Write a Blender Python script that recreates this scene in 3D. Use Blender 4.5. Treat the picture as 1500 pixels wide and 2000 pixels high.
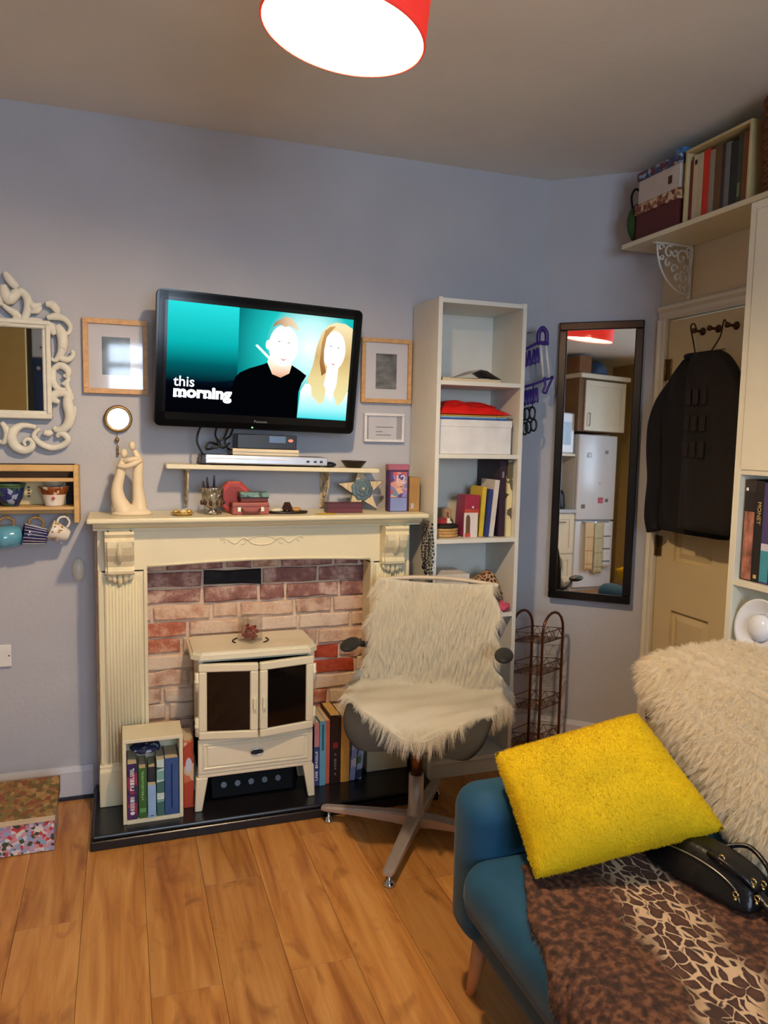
import bpy, bmesh, math, random
from mathutils import Vector, Matrix, Euler

random.seed(7)
PI = math.pi
scene = bpy.context.scene
for o in list(bpy.data.objects):
    bpy.data.objects.remove(o)

# ------------------------------------------------------------------ camera
cam_d = bpy.data.cameras.new('camera')
cam = bpy.data.objects.new('camera', cam_d)
scene.collection.objects.link(cam)
yaw, pitch, roll = math.radians(19.30), math.radians(-5.605), math.radians(-1.125)
fwd = Vector((math.sin(yaw) * math.cos(pitch), math.cos(yaw) * math.cos(pitch), math.sin(pitch)))
rgt = Vector((math.cos(yaw), -math.sin(yaw), 0))
dwn = fwd.cross(rgt)
r_ = math.cos(roll) * rgt + math.sin(roll) * dwn
d_ = -math.sin(roll) * rgt + math.cos(roll) * dwn
cm = Matrix((r_, -d_, -fwd)).transposed().to_4x4()
cm.translation = Vector((0, 0, 1.4514))
cam.matrix_world = cm
cam_d.sensor_fit = 'VERTICAL'
cam_d.sensor_height = 36.0
cam_d.lens = 1472.0 / 2000.0 * 36.0
cam_d.clip_start = 0.02
scene.camera = cam

# ------------------------------------------------------------------ world, daylight, exposure
w = bpy.data.worlds.new('daylight')
scene.world = w
w.use_nodes = True
bg = w.node_tree.nodes['Background']
bg.inputs[0].default_value = (0.70, 0.82, 1.0, 1)
bg.inputs[1].default_value = 1.0
ld = bpy.data.lights.new('window_daylight', 'AREA')
ld.shape = 'RECTANGLE'
ld.size, ld.size_y = 1.5, 1.5
ld.energy = 85
ld.color = (0.67, 0.82, 1.0)
lo = bpy.data.objects.new('window_daylight', ld)
scene.collection.objects.link(lo)
lo.location = (0.62, -2.42, 1.68)
lo.rotation_euler = (math.radians(90), 0, 0)
vs = scene.view_settings
vs.view_transform = 'Standard'
vs.look = 'None'
vs.gamma = 1
vs.use_curve_mapping = False
vs.exposure = 0.22
scene.cycles.max_bounces = 6
scene.cycles.diffuse_bounces = 3
scene.cycles.glossy_bounces = 4
scene.cycles.transmission_bounces = 4
scene.cycles.transparent_max_bounces = 12
scene.cycles.caustics_reflective = False
scene.cycles.caustics_refractive = False
BULB = 900.0          # emission strength of the pendant bulb

# ------------------------------------------------------------------ helpers
COL = scene.collection


def lin(c):
    c = c / 255.0
    return c / 12.92 if c <= 0.04045 else ((c + 0.055) / 1.055) ** 2.4


def C(r, g, b):
    return (lin(r), lin(g), lin(b), 1.0)


MATS = {}


def M(name, rgb, rough=0.5, metal=0.0, var=0.07, scale=14.0, bump=0.0, bscale=60.0, stretch=None, emit=None, es=1.0,
      trans=0.0, coat=0.0, sheen=0.0, ior=1.45, alpha=1.0, spec=0.5):
    if name in MATS:
        return MATS[name]
    m = bpy.data.materials.new(name)
    m.use_nodes = True
    nt = m.node_tree
    b = nt.nodes['Principled BSDF']
    c = C(*rgb)
    b.inputs['Roughness'].default_value = rough
    b.inputs['Metallic'].default_value = metal
    b.inputs['IOR'].default_value = ior
    b.inputs['Specular IOR Level'].default_value = spec
    if trans:
        b.inputs['Transmission Weight'].default_value = trans
    if coat:
        b.inputs['Coat Weight'].default_value = coat
        b.inputs['Coat Roughness'].default_value = 0.08
    if sheen:
        b.inputs['Sheen Weight'].default_value = sheen
        b.inputs['Sheen Roughness'].default_value = 0.4
    if emit:
        b.inputs['Emission Color'].default_value = C(*emit)
        b.inputs['Emission Strength'].default_value = es
        if es < 10:
            m.cycles.emission_sampling = 'NONE'
    tc = nt.nodes.new('ShaderNodeTexCoord')
    mp = nt.nodes.new('ShaderNodeMapping')
    nt.links.new(tc.outputs['Object'], mp.inputs[0])
    if stretch:
        mp.inputs['Scale'].default_value = stretch
    nz = nt.nodes.new('ShaderNodeTexNoise')
    nz.inputs['Scale'].default_value = scale
    nz.inputs['Detail'].default_value = 2
    nt.links.new(mp.outputs[0], nz.inputs['Vector'])
    rp = nt.nodes.new('ShaderNodeValToRGB')
    rp.color_ramp.elements[0].position = 0.3
    rp.color_ramp.elements[1].position = 0.7
    rp.color_ramp.elements[0].color = tuple(max(0, x * (1 - var)) for x in c[:3]) + (1,)
    rp.color_ramp.elements[1].color = tuple(min(1, x * (1 + var)) for x in c[:3]) + (1,)
    nt.links.new(nz.outputs['Fac'], rp.inputs[0])
    nt.links.new(rp.outputs[0], b.inputs['Base Color'])
    if bump:
        n2 = nt.nodes.new('ShaderNodeTexNoise')
        n2.inputs['Scale'].default_value = bscale
        n2.inputs['Detail'].default_value = 2
        nt.links.new(mp.outputs[0], n2.inputs['Vector'])
        bp = nt.nodes.new('ShaderNodeBump')
        bp.inputs['Strength'].default_value = bump
        bp.inputs['Distance'].default_value = 0.01
        nt.links.new(n2.outputs['Fac'], bp.inputs['Height'])
        nt.links.new(bp.outputs[0], b.inputs['Normal'])
    MATS[name] = m
    return m


def FM(name, rgb, tl=.4):
    """fur: diffuse with light passing through the strands"""
    if name in MATS:
        return MATS[name]
    m = bpy.data.materials.new(name)
    m.use_nodes = True
    nt = m.node_tree
    for n in list(nt.nodes):
        if n.type == 'BSDF_PRINCIPLED':
            nt.nodes.remove(n)
    out = [n for n in nt.nodes if n.type == 'OUTPUT_MATERIAL'][0]
    d = nt.nodes.new('ShaderNodeBsdfDiffuse')
    t = nt.nodes.new('ShaderNodeBsdfTranslucent')
    d.inputs[0].default_value = t.inputs[0].default_value = C(*rgb)
    mx = nt.nodes.new('ShaderNodeMixShader')
    mx.inputs[0].default_value = tl
    nt.links.new(d.outputs[0], mx.inputs[1])
    nt.links.new(t.outputs[0], mx.inputs[2])
    nt.links.new(mx.outputs[0], out.inputs[0])
    MATS[name] = m
    return m


def MP(name, cols, scale=40.0, rough=0.55, stretch=None, noise=True):
    """flat print: patches of the listed colours"""
    if name in MATS:
        return MATS[name]
    m = bpy.data.materials.new(name)
    m.use_nodes = True
    nt = m.node_tree
    b = nt.nodes['Principled BSDF']
    b.inputs['Roughness'].default_value = rough
    tc = nt.nodes.new('ShaderNodeTexCoord')
    mp = nt.nodes.new('ShaderNodeMapping')
    if stretch:
        mp.inputs['Scale'].default_value = stretch
    nt.links.new(tc.outputs['Object'], mp.inputs[0])
    nz = nt.nodes.new('ShaderNodeTexNoise')
    nz.inputs['Scale'].default_value = scale * 1.3
    nt.links.new(mp.outputs[0], nz.inputs['Vector'])
    ad = nt.nodes.new('ShaderNodeVectorMath')
    ad.operation = 'MULTIPLY_ADD'
    ad.inputs[1].default_value = (0.6 / scale,) * 3
    nt.links.new(nz.outputs['Color'], ad.inputs[0])
    nt.links.new(mp.outputs[0], ad.inputs[2])
    vo = nt.nodes.new('ShaderNodeTexVoronoi')
    vo.inputs['Scale'].default_value = scale
    nt.links.new(ad.outputs[0], vo.inputs['Vector'])
    sp = nt.nodes.new('ShaderNodeSeparateColor')
    nt.links.new(vo.outputs['Color'], sp.inputs[0])
    rp = nt.nodes.new('ShaderNodeValToRGB')
    rp.color_ramp.interpolation = 'CONSTANT'
    el = rp.color_ramp.elements
    n = len(cols)
    while len(el) < n:
        el.new(0.99)
    for i, c in enumerate(cols):
        el[i].position = i / n
        el[i].color = C(*c)
    nt.links.new(sp.outputs[0], rp.inputs[0])
    nt.links.new(rp.outputs[0], b.inputs['Base Color'])
    MATS[name] = m
    return m


# ---- bmesh shapes
def BM():
    return bmesh.new()


def add(bm, src, Mx=None, smooth=False):
    if Mx is not None:
        bmesh.ops.transform(src, matrix=Mx, verts=src.verts)
    if smooth:
        for f in src.faces:
            f.smooth = True
    me = bpy.data.meshes.new('tmp')
    src.to_mesh(me)
    src.free()
    bm.from_mesh(me)
    bpy.data.meshes.remove(me)
    return bm


def box(bm, x0, x1, y0, y1, z0, z1, bev=0.0, seg=1, Mx=None, smooth=False):
    t = bmesh.new()
    bmesh.ops.create_cube(t, size=1)
    for v in t.verts:
        v.co = Vector(((x0 + x1) / 2 + v.co.x * (x1 - x0), (y0 + y1) / 2 + v.co.y * (y1 - y0), (z0 + z1) / 2 + v.co.z * (z1 - z0)))
    if bev:
        bev = min(bev, 0.49 * min(abs(x1 - x0), abs(y1 - y0), abs(z1 - z0)))
        bmesh.ops.bevel(t, geom=list(t.edges), offset=bev, segments=seg, profile=0.5, affect='EDGES', clamp_overlap=True)
    return add(bm, t, Mx, smooth or (bev > 0 and seg > 2))


def B(x0, x1, y0, y1, z0, z1, bev=0.0, seg=1, Mx=None):
    return box(BM(), x0, x1, y0, y1, z0, z1, bev, seg, Mx)


def smooth_path(pts, n=6, closed=False):
    P = [Vector(p) for p in pts]
    out = []
    m = len(P)
    rng = m if closed else m - 1
    for i in range(rng):
        p0 = P[(i - 1) % m] if (closed or i > 0) else P[i]
        p1, p2 = P[i], P[(i + 1) % m]
        p3 = P[(i + 2) % m] if (closed or i + 2 < m) else P[(i + 1) % m]
        for k in range(n):
            t = k / n
            out.append(0.5 * ((2 * p1) + (-p0 + p2) * t + (2 * p0 - 5 * p1 + 4 * p2 - p3) * t * t + (-p0 + 3 * p1 - 3 * p2 + p3) * t ** 3))
    if not closed:
        out.append(P[-1])
    return out


def lerp_list(vals, n):
    if not isinstance(vals, (list, tuple)):
        return [vals] * n
    out = []
    for i in range(n):
        t = i / max(1, n - 1) * (len(vals) - 1)
        k = min(int(t), len(vals) - 2)
        out.append(vals[k] + (vals[k + 1] - vals[k]) * (t - k))
    return out


def tube(bm, pts, r, seg=8, closed=False, sub=0, flat=None, caps=True, Mx=None):
    P = smooth_path(pts, sub, closed) if sub else [Vector(p) for p in pts]
    R = lerp_list(r, len(P))
    t = bmesh.new()
    rings = []
    prev = None
    n = len(P)
    for i, p in enumerate(P):
        a = P[(i - 1) % n] if (closed or i > 0) else P[i]
        b = P[(i + 1) % n] if (closed or i < n - 1) else P[i]
        d = (b - a)
        d = d.normalized() if d.length > 1e-9 else Vector((0, 0, 1))
        if prev is None:
            up = Vector((0, 0, 1)) if abs(d.z) < 0.9 else Vector((0, 1, 0))
            u = d.cross(up).normalized()
        else:
            u = prev - d * prev.dot(d)
            u = u.normalized() if u.length > 1e-6 else d.orthogonal().normalized()
        prev = u
        v = d.cross(u)
        ring = []
        for k in range(seg):
            an = 2 * PI * k / seg
            off = (u * math.cos(an) + v * math.sin(an)) * R[i]
            if flat:
                off = Vector((off.x * flat[0], off.y * flat[1], off.z * flat[2]))
            ring.append(t.verts.new(p + off))
        rings.append(ring)
    m = n if closed else n - 1
    for i in range(m):
        A, Bq = rings[i], rings[(i + 1) % n]
        for k in range(seg):
            t.faces.new((A[k], A[(k + 1) % seg], Bq[(k + 1) % seg], Bq[k]))
    if caps and not closed:
        t.faces.new(rings[0][::-1])
        t.faces.new(rings[-1])
    bmesh.ops.recalc_face_normals(t, faces=t.faces)
    for f in t.faces:
        f.smooth = len(f.verts) == 4
    return add(bm, t, Mx)


def lathe(bm, prof, c=(0, 0, 0), seg=24, Mx=None, smooth=True):
    t = bmesh.new()
    rings = []
    for r, z in prof:
        if r < 1e-6:
            rings.append([t.verts.new((c[0], c[1], c[2] + z))])
        else:
            rings.append([t.verts.new((c[0] + r * math.cos(2 * PI * k / seg), c[1] + r * math.sin(2 * PI * k / seg), c[2] + z)) for k in range(seg)])
    for A, Bq in zip(rings, rings[1:]):
        for k in range(seg):
            k2 = (k + 1) % seg
            if len(A) == 1 and len(Bq) == 1:
                continue
            if len(A) == 1:
                t.faces.new((A[0], Bq[k2], Bq[k]))
            elif len(Bq) == 1:
                t.faces.new((A[k], A[k2], Bq[0]))
            else:
                t.faces.new((A[k], A[k2], Bq[k2], Bq[k]))
    bmesh.ops.recalc_face_normals(t, faces=t.faces)
    return add(bm, t, Mx, smooth)


def ball(bm, c, r, seg=14, Mx=None):
    rr = r if isinstance(r, (tuple, list)) else (r, r, r)
    t = bmesh.new()
    bmesh.ops.create_uvsphere(t, u_segments=seg, v_segments=max(6, seg * 2 // 3), radius=1)
    for v in t.verts:
        v.co = Vector((c[0] + v.co.x * rr[0], c[1] + v.co.y * rr[1], c[2] + v.co.z * rr[2]))
    return add(bm, t, Mx, True)


def prism(bm, poly, d0, d1, axis='y', Mx=None, bev=0.0):
    """polygon extruded along an axis; poly in the other two axes (x,z) / (y,z) / (x,y)"""
    t = bmesh.new()

    def P(a, b, d):
        return {'y': (a, d, b), 'x': (d, a, b), 'z': (a, b, d)}[axis]
    A = [t.verts.new(P(a, b, d0)) for a, b in poly]
    Bq = [t.verts.new(P(a, b, d1)) for a, b in poly]
    n = len(poly)
    t.faces.new(A)
    t.faces.new(Bq[::-1])
    for k in range(n):
        t.faces.new((A[k], A[(k + 1) % n], Bq[(k + 1) % n], Bq[k]))
    bmesh.ops.recalc_face_normals(t, faces=t.faces)
    if bev:
        bmesh.ops.bevel(t, geom=list(t.edges), offset=bev, segments=2, profile=0.5, affect='EDGES', clamp_overlap=True)
    return add(bm, t, Mx)


def frame4(bm, x0, x1, z0, z1, wd, y0, y1, bev=0.0, Mx=None):
    box(bm, x0, x1, y0, y1, z1 - wd, z1, bev, 1, Mx)
    box(bm, x0, x1, y0, y1, z0, z0 + wd, bev, 1, Mx)
    box(bm, x0, x0 + wd, y0, y1, z0 + wd, z1 - wd, bev, 1, Mx)
    box(bm, x1 - wd, x1, y0, y1, z0 + wd, z1 - wd, bev, 1, Mx)
    return bm


def ell(cx, cz, rx, rz, n=20, a0=0.0, a1=2 * PI):
    full = abs(a1 - a0 - 2 * PI) < 1e-6
    return [(cx + rx * math.cos(a0 + (a1 - a0) * k / (n if full else n - 1)), cz + rz * math.sin(a0 + (a1 - a0) * k / (n if full else n - 1))) for k in range(n)]


# ---- objects
WM = {}


def reg(o, m):
    WM[o.name] = m
    return o


def thing(name, label, cat, loc=(0, 0, 0), rotz=0.0, group=None, rot=None, kind=None):
    o = bpy.data.objects.new(name, None)
    COL.objects.link(o)
    o.empty_display_size = 0.05
    e = Euler(rot) if rot else Euler((0, 0, rotz))
    o.location = loc
    o.rotation_euler = e
    if label:
        o['label'] = label
    if cat:
        o['category'] = cat
    if group:
        o['group'] = group
    if kind:
        o['kind'] = kind
    return reg(o, Matrix.Translation(loc) @ e.to_matrix().to_4x4())


def part(name, bm, mat, parent=None, local=False, label=None, sub=0, kind=None):
    """mesh object; bm in world coordinates unless local"""
    mats = mat if isinstance(mat, (list, tuple)) else [mat]
    if parent is not None and not local:
        bmesh.ops.transform(bm, matrix=WM[parent.name].inverted(), verts=bm.verts)
    me = bpy.data.meshes.new(name)
    bm.to_mesh(me)
    bm.free()
    for m in mats:
        me.materials.append(m)
    o = bpy.data.objects.new(name, me)
    COL.objects.link(o)
    if parent is not None:
        o.parent = parent
        WM[o.name] = WM[parent.name]
    else:
        WM[o.name] = Matrix.Identity(4)
    if label:
        o['label'] = label
    if kind:
        o['kind'] = kind
    if sub:
        s = o.modifiers.new('smooth', 'SUBSURF')
        s.levels = s.render_levels = sub
    return o


def single(name, bm, mat, label, cat, group=None, loc=None, sub=0, kind=None):
    """one-mesh thing"""
    if loc is not None:
        bmesh.ops.translate(bm, vec=-Vector(loc), verts=bm.verts)
    o = part(name, bm, mat, None, True, None, sub)
    if loc is not None:
        o.location = loc
        WM[o.name] = Matrix.Translation(loc)
    o['label'] = label
    if cat:
        o['category'] = cat
    if group:
        o['group'] = group
    if kind:
        o['kind'] = kind
    return o


def struct(name, bm, mat, label=None, parent=None):
    o = part(name, bm, mat, parent)
    if parent is None:
        o['kind'] = 'structure'
    if label:
        o['label'] = label
    return o


def text(name, s, size, mat, parent, Mx, ext=0.0006, bold=0.0, align='CENTER', sx=1.0):
    cu = bpy.data.curves.new('txt', 'FONT')
    cu.body = s
    cu.size = size
    cu.extrude = ext
    cu.offset = bold
    cu.align_x = align
    cu.resolution_u = 3
    to = bpy.data.objects.new('txt', cu)
    COL.objects.link(to)
    dg = bpy.context.evaluated_depsgraph_get()
    me = bpy.data.meshes.new_from_object(to.evaluated_get(dg))
    bpy.data.objects.remove(to)
    bpy.data.curves.remove(cu)
    bm = bmesh.new()
    bm.from_mesh(me)
    bpy.data.meshes.remove(me)
    bmesh.ops.transform(bm, matrix=Mx @ Matrix.Diagonal((sx, 1, 1, 1)), verts=bm.verts)
    return part(name, bm, mat, parent, local=True)


def facing(loc, d='-y', spin=0.0):
    """matrix for text lying in a plane that faces d (local coordinates)"""
    R = Matrix.Rotation(PI / 2, 4, 'X')
    if d == '-x':
        R = Matrix.Rotation(-PI / 2, 4, 'Z') @ R
    if d == 'z':
        R = Matrix.Identity(4)
    return Matrix.Translation(loc) @ R @ Matrix.Rotation(spin, 4, 'Z')


def fur(o, mat, n, length, radius=0.0006, kids=12, rough=0.02, clump=0.2, lean=(0, 0, 0), rnd=0.4, seed=1, shape=0.3):
    o.data.materials.append(mat)
    md = o.modifiers.new('fur', 'PARTICLE_SYSTEM')
    ps = o.particle_systems[-1]
    ps.seed = seed
    s = ps.settings
    s.type = 'HAIR'
    s.use_advanced_hair = True
    s.count = n
    s.hair_length = length
    s.hair_step = 4
    s.render_step = 3
    s.emit_from = 'FACE'
    s.use_modifier_stack = True
    s.object_align_factor = lean
    s.factor_random = rnd * length
    s.brownian_factor = 0.0
    s.child_type = 'INTERPOLATED'
    s.rendered_child_count = kids
    s.child_length = 1.0
    s.clump_factor = clump
    s.roughness_1 = rough * 0.5
    s.roughness_1_size = 0.5
    s.roughness_endpoint = rough
    s.root_radius = 1.0
    s.tip_radius = 0.25
    s.radius_scale = radius
    s.material = len(o.data.materials)
    return o


def copy_thing(root, loc, rot, label):
    r = root.copy()
    COL.objects.link(r)
    r.location = loc
    r.rotation_euler = rot
    r['label'] = label
    for ch in root.children:
        c2 = ch.copy()
        COL.objects.link(c2)
        c2.parent = r
    return r

# ================================================================== SETTING
H = 2.632
YW = 3.125
XR, XL, YN = 2.25, -2.4, -2.3
CA = math.radians(41)
CX = 1.866
CY2 = YW - (XR - CX) * math.tan(CA)

wall_paint = M('lilac_wall_paint', (186, 187, 194), 0.85, var=0.035, scale=3.5, bump=0.12, bscale=55)
cream_paint = M('cream_wall_paint', (214, 200, 170), 0.8, var=0.03, scale=4, bump=0.1)
ceil_paint = M('ceiling_paint', (232, 230, 222), 0.9, var=0.04, scale=2.2, bump=0.1, bscale=30)
trim_paint = M('trim_gloss_paint', (226, 219, 200), 0.35, var=0.03)
skirt_paint = M('skirting_paint', (205, 204, 212), 0.5, var=0.05)


def plank_material():
    m = bpy.data.materials.new('oak_laminate')
    m.use_nodes = True
    nt = m.node_tree
    N, L = nt.nodes.new, nt.links.new
    b = nt.nodes['Principled BSDF']
    b.inputs['Roughness'].default_value = 0.36
    oi = N('ShaderNodeObjectInfo')
    tc = N('ShaderNodeTexCoord')
    off = N('ShaderNodeVectorMath')
    off.operation = 'MULTIPLY'
    off.inputs[1].default_value = (37, 53, 11)
    cmb = N('ShaderNodeCombineXYZ')
    for i in range(3):
        L(oi.outputs['Random'], cmb.inputs[i])
    L(cmb.outputs[0], off.inputs[0])
    ad = N('ShaderNodeVectorMath')
    L(tc.outputs['Object'], ad.inputs[0])
    L(off.outputs[0], ad.inputs[1])
    mp = N('ShaderNodeMapping')
    mp.inputs['Scale'].default_value = (9.0, 0.9, 1)
    L(ad.outputs[0], mp.inputs[0])
    n1 = N('ShaderNodeTexNoise')
    n1.inputs['Scale'].default_value = 2.2
    n1.inputs['Detail'].default_value = 8
    n1.inputs['Distortion'].default_value = 0.9
    L(mp.outputs[0], n1.inputs['Vector'])
    r1 = N('ShaderNodeValToRGB')
    e = r1.color_ramp.elements
    e[0].position, e[0].color = 0.28, C(164, 98, 44)
    e[1].position, e[1].color = 0.70, C(226, 166, 94)
    e.new(0.48).color = C(206, 140, 70)
    L(n1.outputs['Fac'], r1.inputs[0])
    # fine grain
    mp2 = N('ShaderNodeMapping')
    mp2.inputs['Scale'].default_value = (120, 3, 1)
    L(ad.outputs[0], mp2.inputs[0])
    n2 = N('ShaderNodeTexNoise')
    n2.inputs['Scale'].default_value = 1.5
    n2.inputs['Detail'].default_value = 3
    L(mp2.outputs[0], n2.inputs['Vector'])
    mx = N('ShaderNodeMix')
    mx.data_type = 'RGBA'
    mx.blend_type = 'MULTIPLY'
    mx.inputs[0].default_value = 0.30
    L(r1.outputs[0], mx.inputs[6])
    L(n2.outputs['Fac'], mx.inputs[7])
    # knots
    mp3 = N('ShaderNodeMapping')
    mp3.inputs['Scale'].default_value = (7, 3.2, 1)
    L(ad.outputs[0], mp3.inputs[0])
    vo = N('ShaderNodeTexNoise')
    vo.inputs['Scale'].default_value = 1.6
    vo.inputs['Detail'].default_value = 3
    vo.inputs['Distortion'].default_value = 1.2
    L(mp3.outputs[0], vo.inputs['Vector'])
    r3 = N('ShaderNodeValToRGB')
    r3.color_ramp.elements[0].position = 0.57
    r3.color_ramp.elements[1].position = 0.78
    L(vo.outputs['Fac'], r3.inputs[0])
    m3 = N('ShaderNodeMix')
    m3.data_type = 'RGBA'
    m3.inputs[7].default_value = C(128, 70, 30)
    ml = N('ShaderNodeMath')
    ml.operation = 'MULTIPLY'
    ml.inputs[1].default_value = 0.75
    L(r3.outputs[0], ml.inputs[0])
    L(ml.outputs[0], m3.inputs[0])
    L(mx.outputs[2], m3.inputs[6])
    # per plank tone
    hs = N('ShaderNodeHueSaturation')
    mr = N('ShaderNodeMapRange')
    mr.inputs[3].default_value = 0.84
    mr.inputs[4].default_value = 1.16
    L(oi.outputs['Random'], mr.inputs[0])
    L(mr.outputs[0], hs.inputs['Value'])
    L(m3.outputs[2], hs.inputs['Color'])
    L(hs.outputs[0], b.inputs['Base Color'])
    return m


# floor and planks
floor = struct('floor', B(XL - .1, XR + .1, YN - .1, YW + .1, -.05, -.012), M('floor_underlay', (60, 40, 24), 0.9))
pm = plank_material()
pcache = {}
PW, PL = 0.1825, 1.25
ends = {0: .55, 1: 1.90, 2: 2.361, 3: 1.893, 4: 1.32, 5: 2.2}
k0 = int((XL - (-.128)) / PW) - 1
rr = random.Random(3)
for k in range(k0, 40):
    x0, x1 = -.128 + PW * (k - 0), -.128 + PW * (k + 1)
    x0, x1 = max(x0, XL), min(x1, XR)
    if x1 - x0 < 0.01:
        continue
    e = ends.get(k, rr.uniform(0, PL))
    y = e - PL * 6
    while y < YW:
        a, b_ = max(y, YN), min(y + PL, YW)
        y += PL
        if b_ - a < 0.02:
            continue
        key = (round(x1 - x0, 4), round(b_ - a, 4))
        if key not in pcache:
            t = B(-key[0] / 2 + .0004, key[0] / 2 - .0004, -key[1] / 2 + .0004, key[1] / 2 - .0004, -.012, 0, .0007)
            o = part('plank', t, pm, floor, local=True)
            pcache[key] = o.data
        else:
            o = bpy.data.objects.new('plank', pcache[key])
            COL.objects.link(o)
            o.parent = floor
        o.location = ((x0 + x1) / 2, (a + b_) / 2, 0)

struct('ceiling', B(XL - .1, XR + .1, YN - .1, YW + .1, H, H + .08), ceil_paint)
struct('wall_far', B(XL - .1, CX, YW, YW + .1, 0, H), wall_paint)
bm = BM()
prism(bm, [(CX, YW), (XR, CY2), (XR + .1, CY2), (XR + .1, YW + .1), (CX, YW + .1)], 0, H, 'z')
struct('wall_corner', bm, wall_paint)
DY0, DY1, DZ = 1.985, 2.745, 1.985          # door opening
bm = BM()
box(bm, XR, XR + .1, YN, DY0, 0, H)
box(bm, XR, XR + .1, DY1, CY2, 0, H)
box(bm, XR, XR + .1, DY0, DY1, DZ, H)
struct('wall_right', bm, cream_paint)
struct('wall_left', B(XL - .1, XL, YN, YW, 0, H), cream_paint)
WX0, WX1, WZ0, WZ1 = -.16, 1.4, .92, 2.44
bm = BM()
box(bm, XL - .1, WX0, YN - .1, YN, 0, H)
box(bm, WX1, XR + .1, YN - .1, YN, 0, H)
box(bm, WX0, WX1, YN - .1, YN, 0, WZ0)
box(bm, WX0, WX1, YN - .1, YN, WZ1, H)
struct('wall_near', bm, wall_paint)
struct('wall_partition', B(XL, -.80, -1.5, -1.4, 0, H), M('khaki_wall_paint', (196, 164, 98), 0.8, var=.03))

# window behind the camera
win = thing('window_1', 'white framed window in the near wall', None, (0.62, YN - .05, WZ0), kind='structure')
wp = M('window_white', (235, 236, 238), .4)
bm = BM()
frame4(bm, WX0, WX1, WZ0, WZ1, .06, YN - .09, YN - .03, .004)
box(bm, WX0, WX1, YN - .08, YN - .04, 2.14, 2.19)
box(bm, .60, .65, YN - .08, YN - .04, WZ0, WZ1)
part('window_frame', bm, wp, win)


def thin_glass(name, tint=(235, 242, 245), refl=0.08, rough=0.02):
    if name in MATS:
        return MATS[name]
    m = bpy.data.materials.new(name)
    m.use_nodes = True
    nt = m.node_tree
    for n in list(nt.nodes):
        if n.type == 'BSDF_PRINCIPLED':
            nt.nodes.remove(n)
    out = [n for n in nt.nodes if n.type == 'OUTPUT_MATERIAL'][0]
    tr = nt.nodes.new('ShaderNodeBsdfTransparent')
    tr.inputs[0].default_value = C(*tint)
    gs = nt.nodes.new('ShaderNodeBsdfGlossy')
    gs.inputs['Roughness'].default_value = rough
    mx = nt.nodes.new('ShaderNodeMixShader')
    mx.inputs[0].default_value = refl
    nt.links.new(tr.outputs[0], mx.inputs[1])
    nt.links.new(gs.outputs[0], mx.inputs[2])
    nt.links.new(mx.outputs[0], out.inputs[0])
    MATS[name] = m
    return m


gl = thin_glass('window_glass', (248, 250, 252), .05)
for (a, b2, c2, d2) in ((WX0 + .06, .60, WZ0 + .06, 2.14), (.65, WX1 - .06, WZ0 + .06, 2.14), (WX0 + .06, .60, 2.19, WZ1 - .06), (.65, WX1 - .06, 2.19, WZ1 - .06)):
    part('window_pane', B(a, b2, YN - .062, YN - .058, c2, d2), gl, win)
part('window_sill', B(WX0 - .05, WX1 + .05, YN - .06, YN + .12, WZ0 - .03, WZ0 - .002, .004), wp, win)

# skirting boards
def skirt(name, x0, x1, y, d=0.018, h=.13):
    bm = BM()
    box(bm, x0, x1, y - d, y, 0.0, h - .02)
    prism(bm, [(y - d, h - .02), (y - d * .45, h), (y, h), (y, h - .02)], x0, x1, 'x')
    return bm


bb = struct('baseboard_far', skirt('b', XL, -.12, YW), skirt_paint)
part('dark_foot_strip', B(XL, -.12, YW - .03, YW - .018, 0, .012), M('dark_strip', (40, 38, 52), .6), bb)  # thin dark strip along the foot of the skirting
struct('baseboard_alcove', skirt('b', 1.63, CX, YW), skirt_paint)
cu = Vector((math.cos(CA), -math.sin(CA), 0))
cn = Vector((-math.sin(CA), -math.cos(CA), 0))          # towards the room
CLEN = (XR - CX) / math.cos(CA)
CM = Matrix.Translation((CX, YW, 0)) @ Matrix.Rotation(-CA, 4, 'Z')   # local x along the corner wall, -y into the room
struct('baseboard_corner', add(BM(), skirt('b', 0.005, CLEN - .06, 0), CM), skirt_paint)

# door
door_paint = M('cream_door_paint', (222, 203, 158), 0.42, var=0.03, scale=6, bump=0.04)
door = thing('door_1', 'cream panelled door with coat hooks', None, (XR + .01, (DY0 + DY1) / 2, 0), kind='structure')
D0, D1 = DY0 + .005, DY1 - .005
XD = XR + .005        # face of the leaf


def leaf_panels():
    bm = BM()
    st, mid = .105, (D0 + D1) / 2
    cols = [(D0 + st, mid - .045), (mid + .045, D1 - st)]
    rows = [(.22, .73), (.945, 1.50), (1.61, 1.83)]
    # stiles and rails
    xs = (XD, XD + .035)
    box(bm, *xs, D0, D0 + st, 0.008, DZ - .008)
    box(bm, *xs, D1 - st, D1, 0.008, DZ - .008)
    box(bm, *xs, mid - .045, mid + .045, 0.008, DZ - .008)
    zs = [0.008] + [z for r in rows for z in r] + [DZ - .008]
    for i in range(0, len(zs), 2):
        for (a, b2) in cols:
            box(bm, *xs, a, b2, zs[i], zs[i + 1])
    return bm, cols, rows


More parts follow.
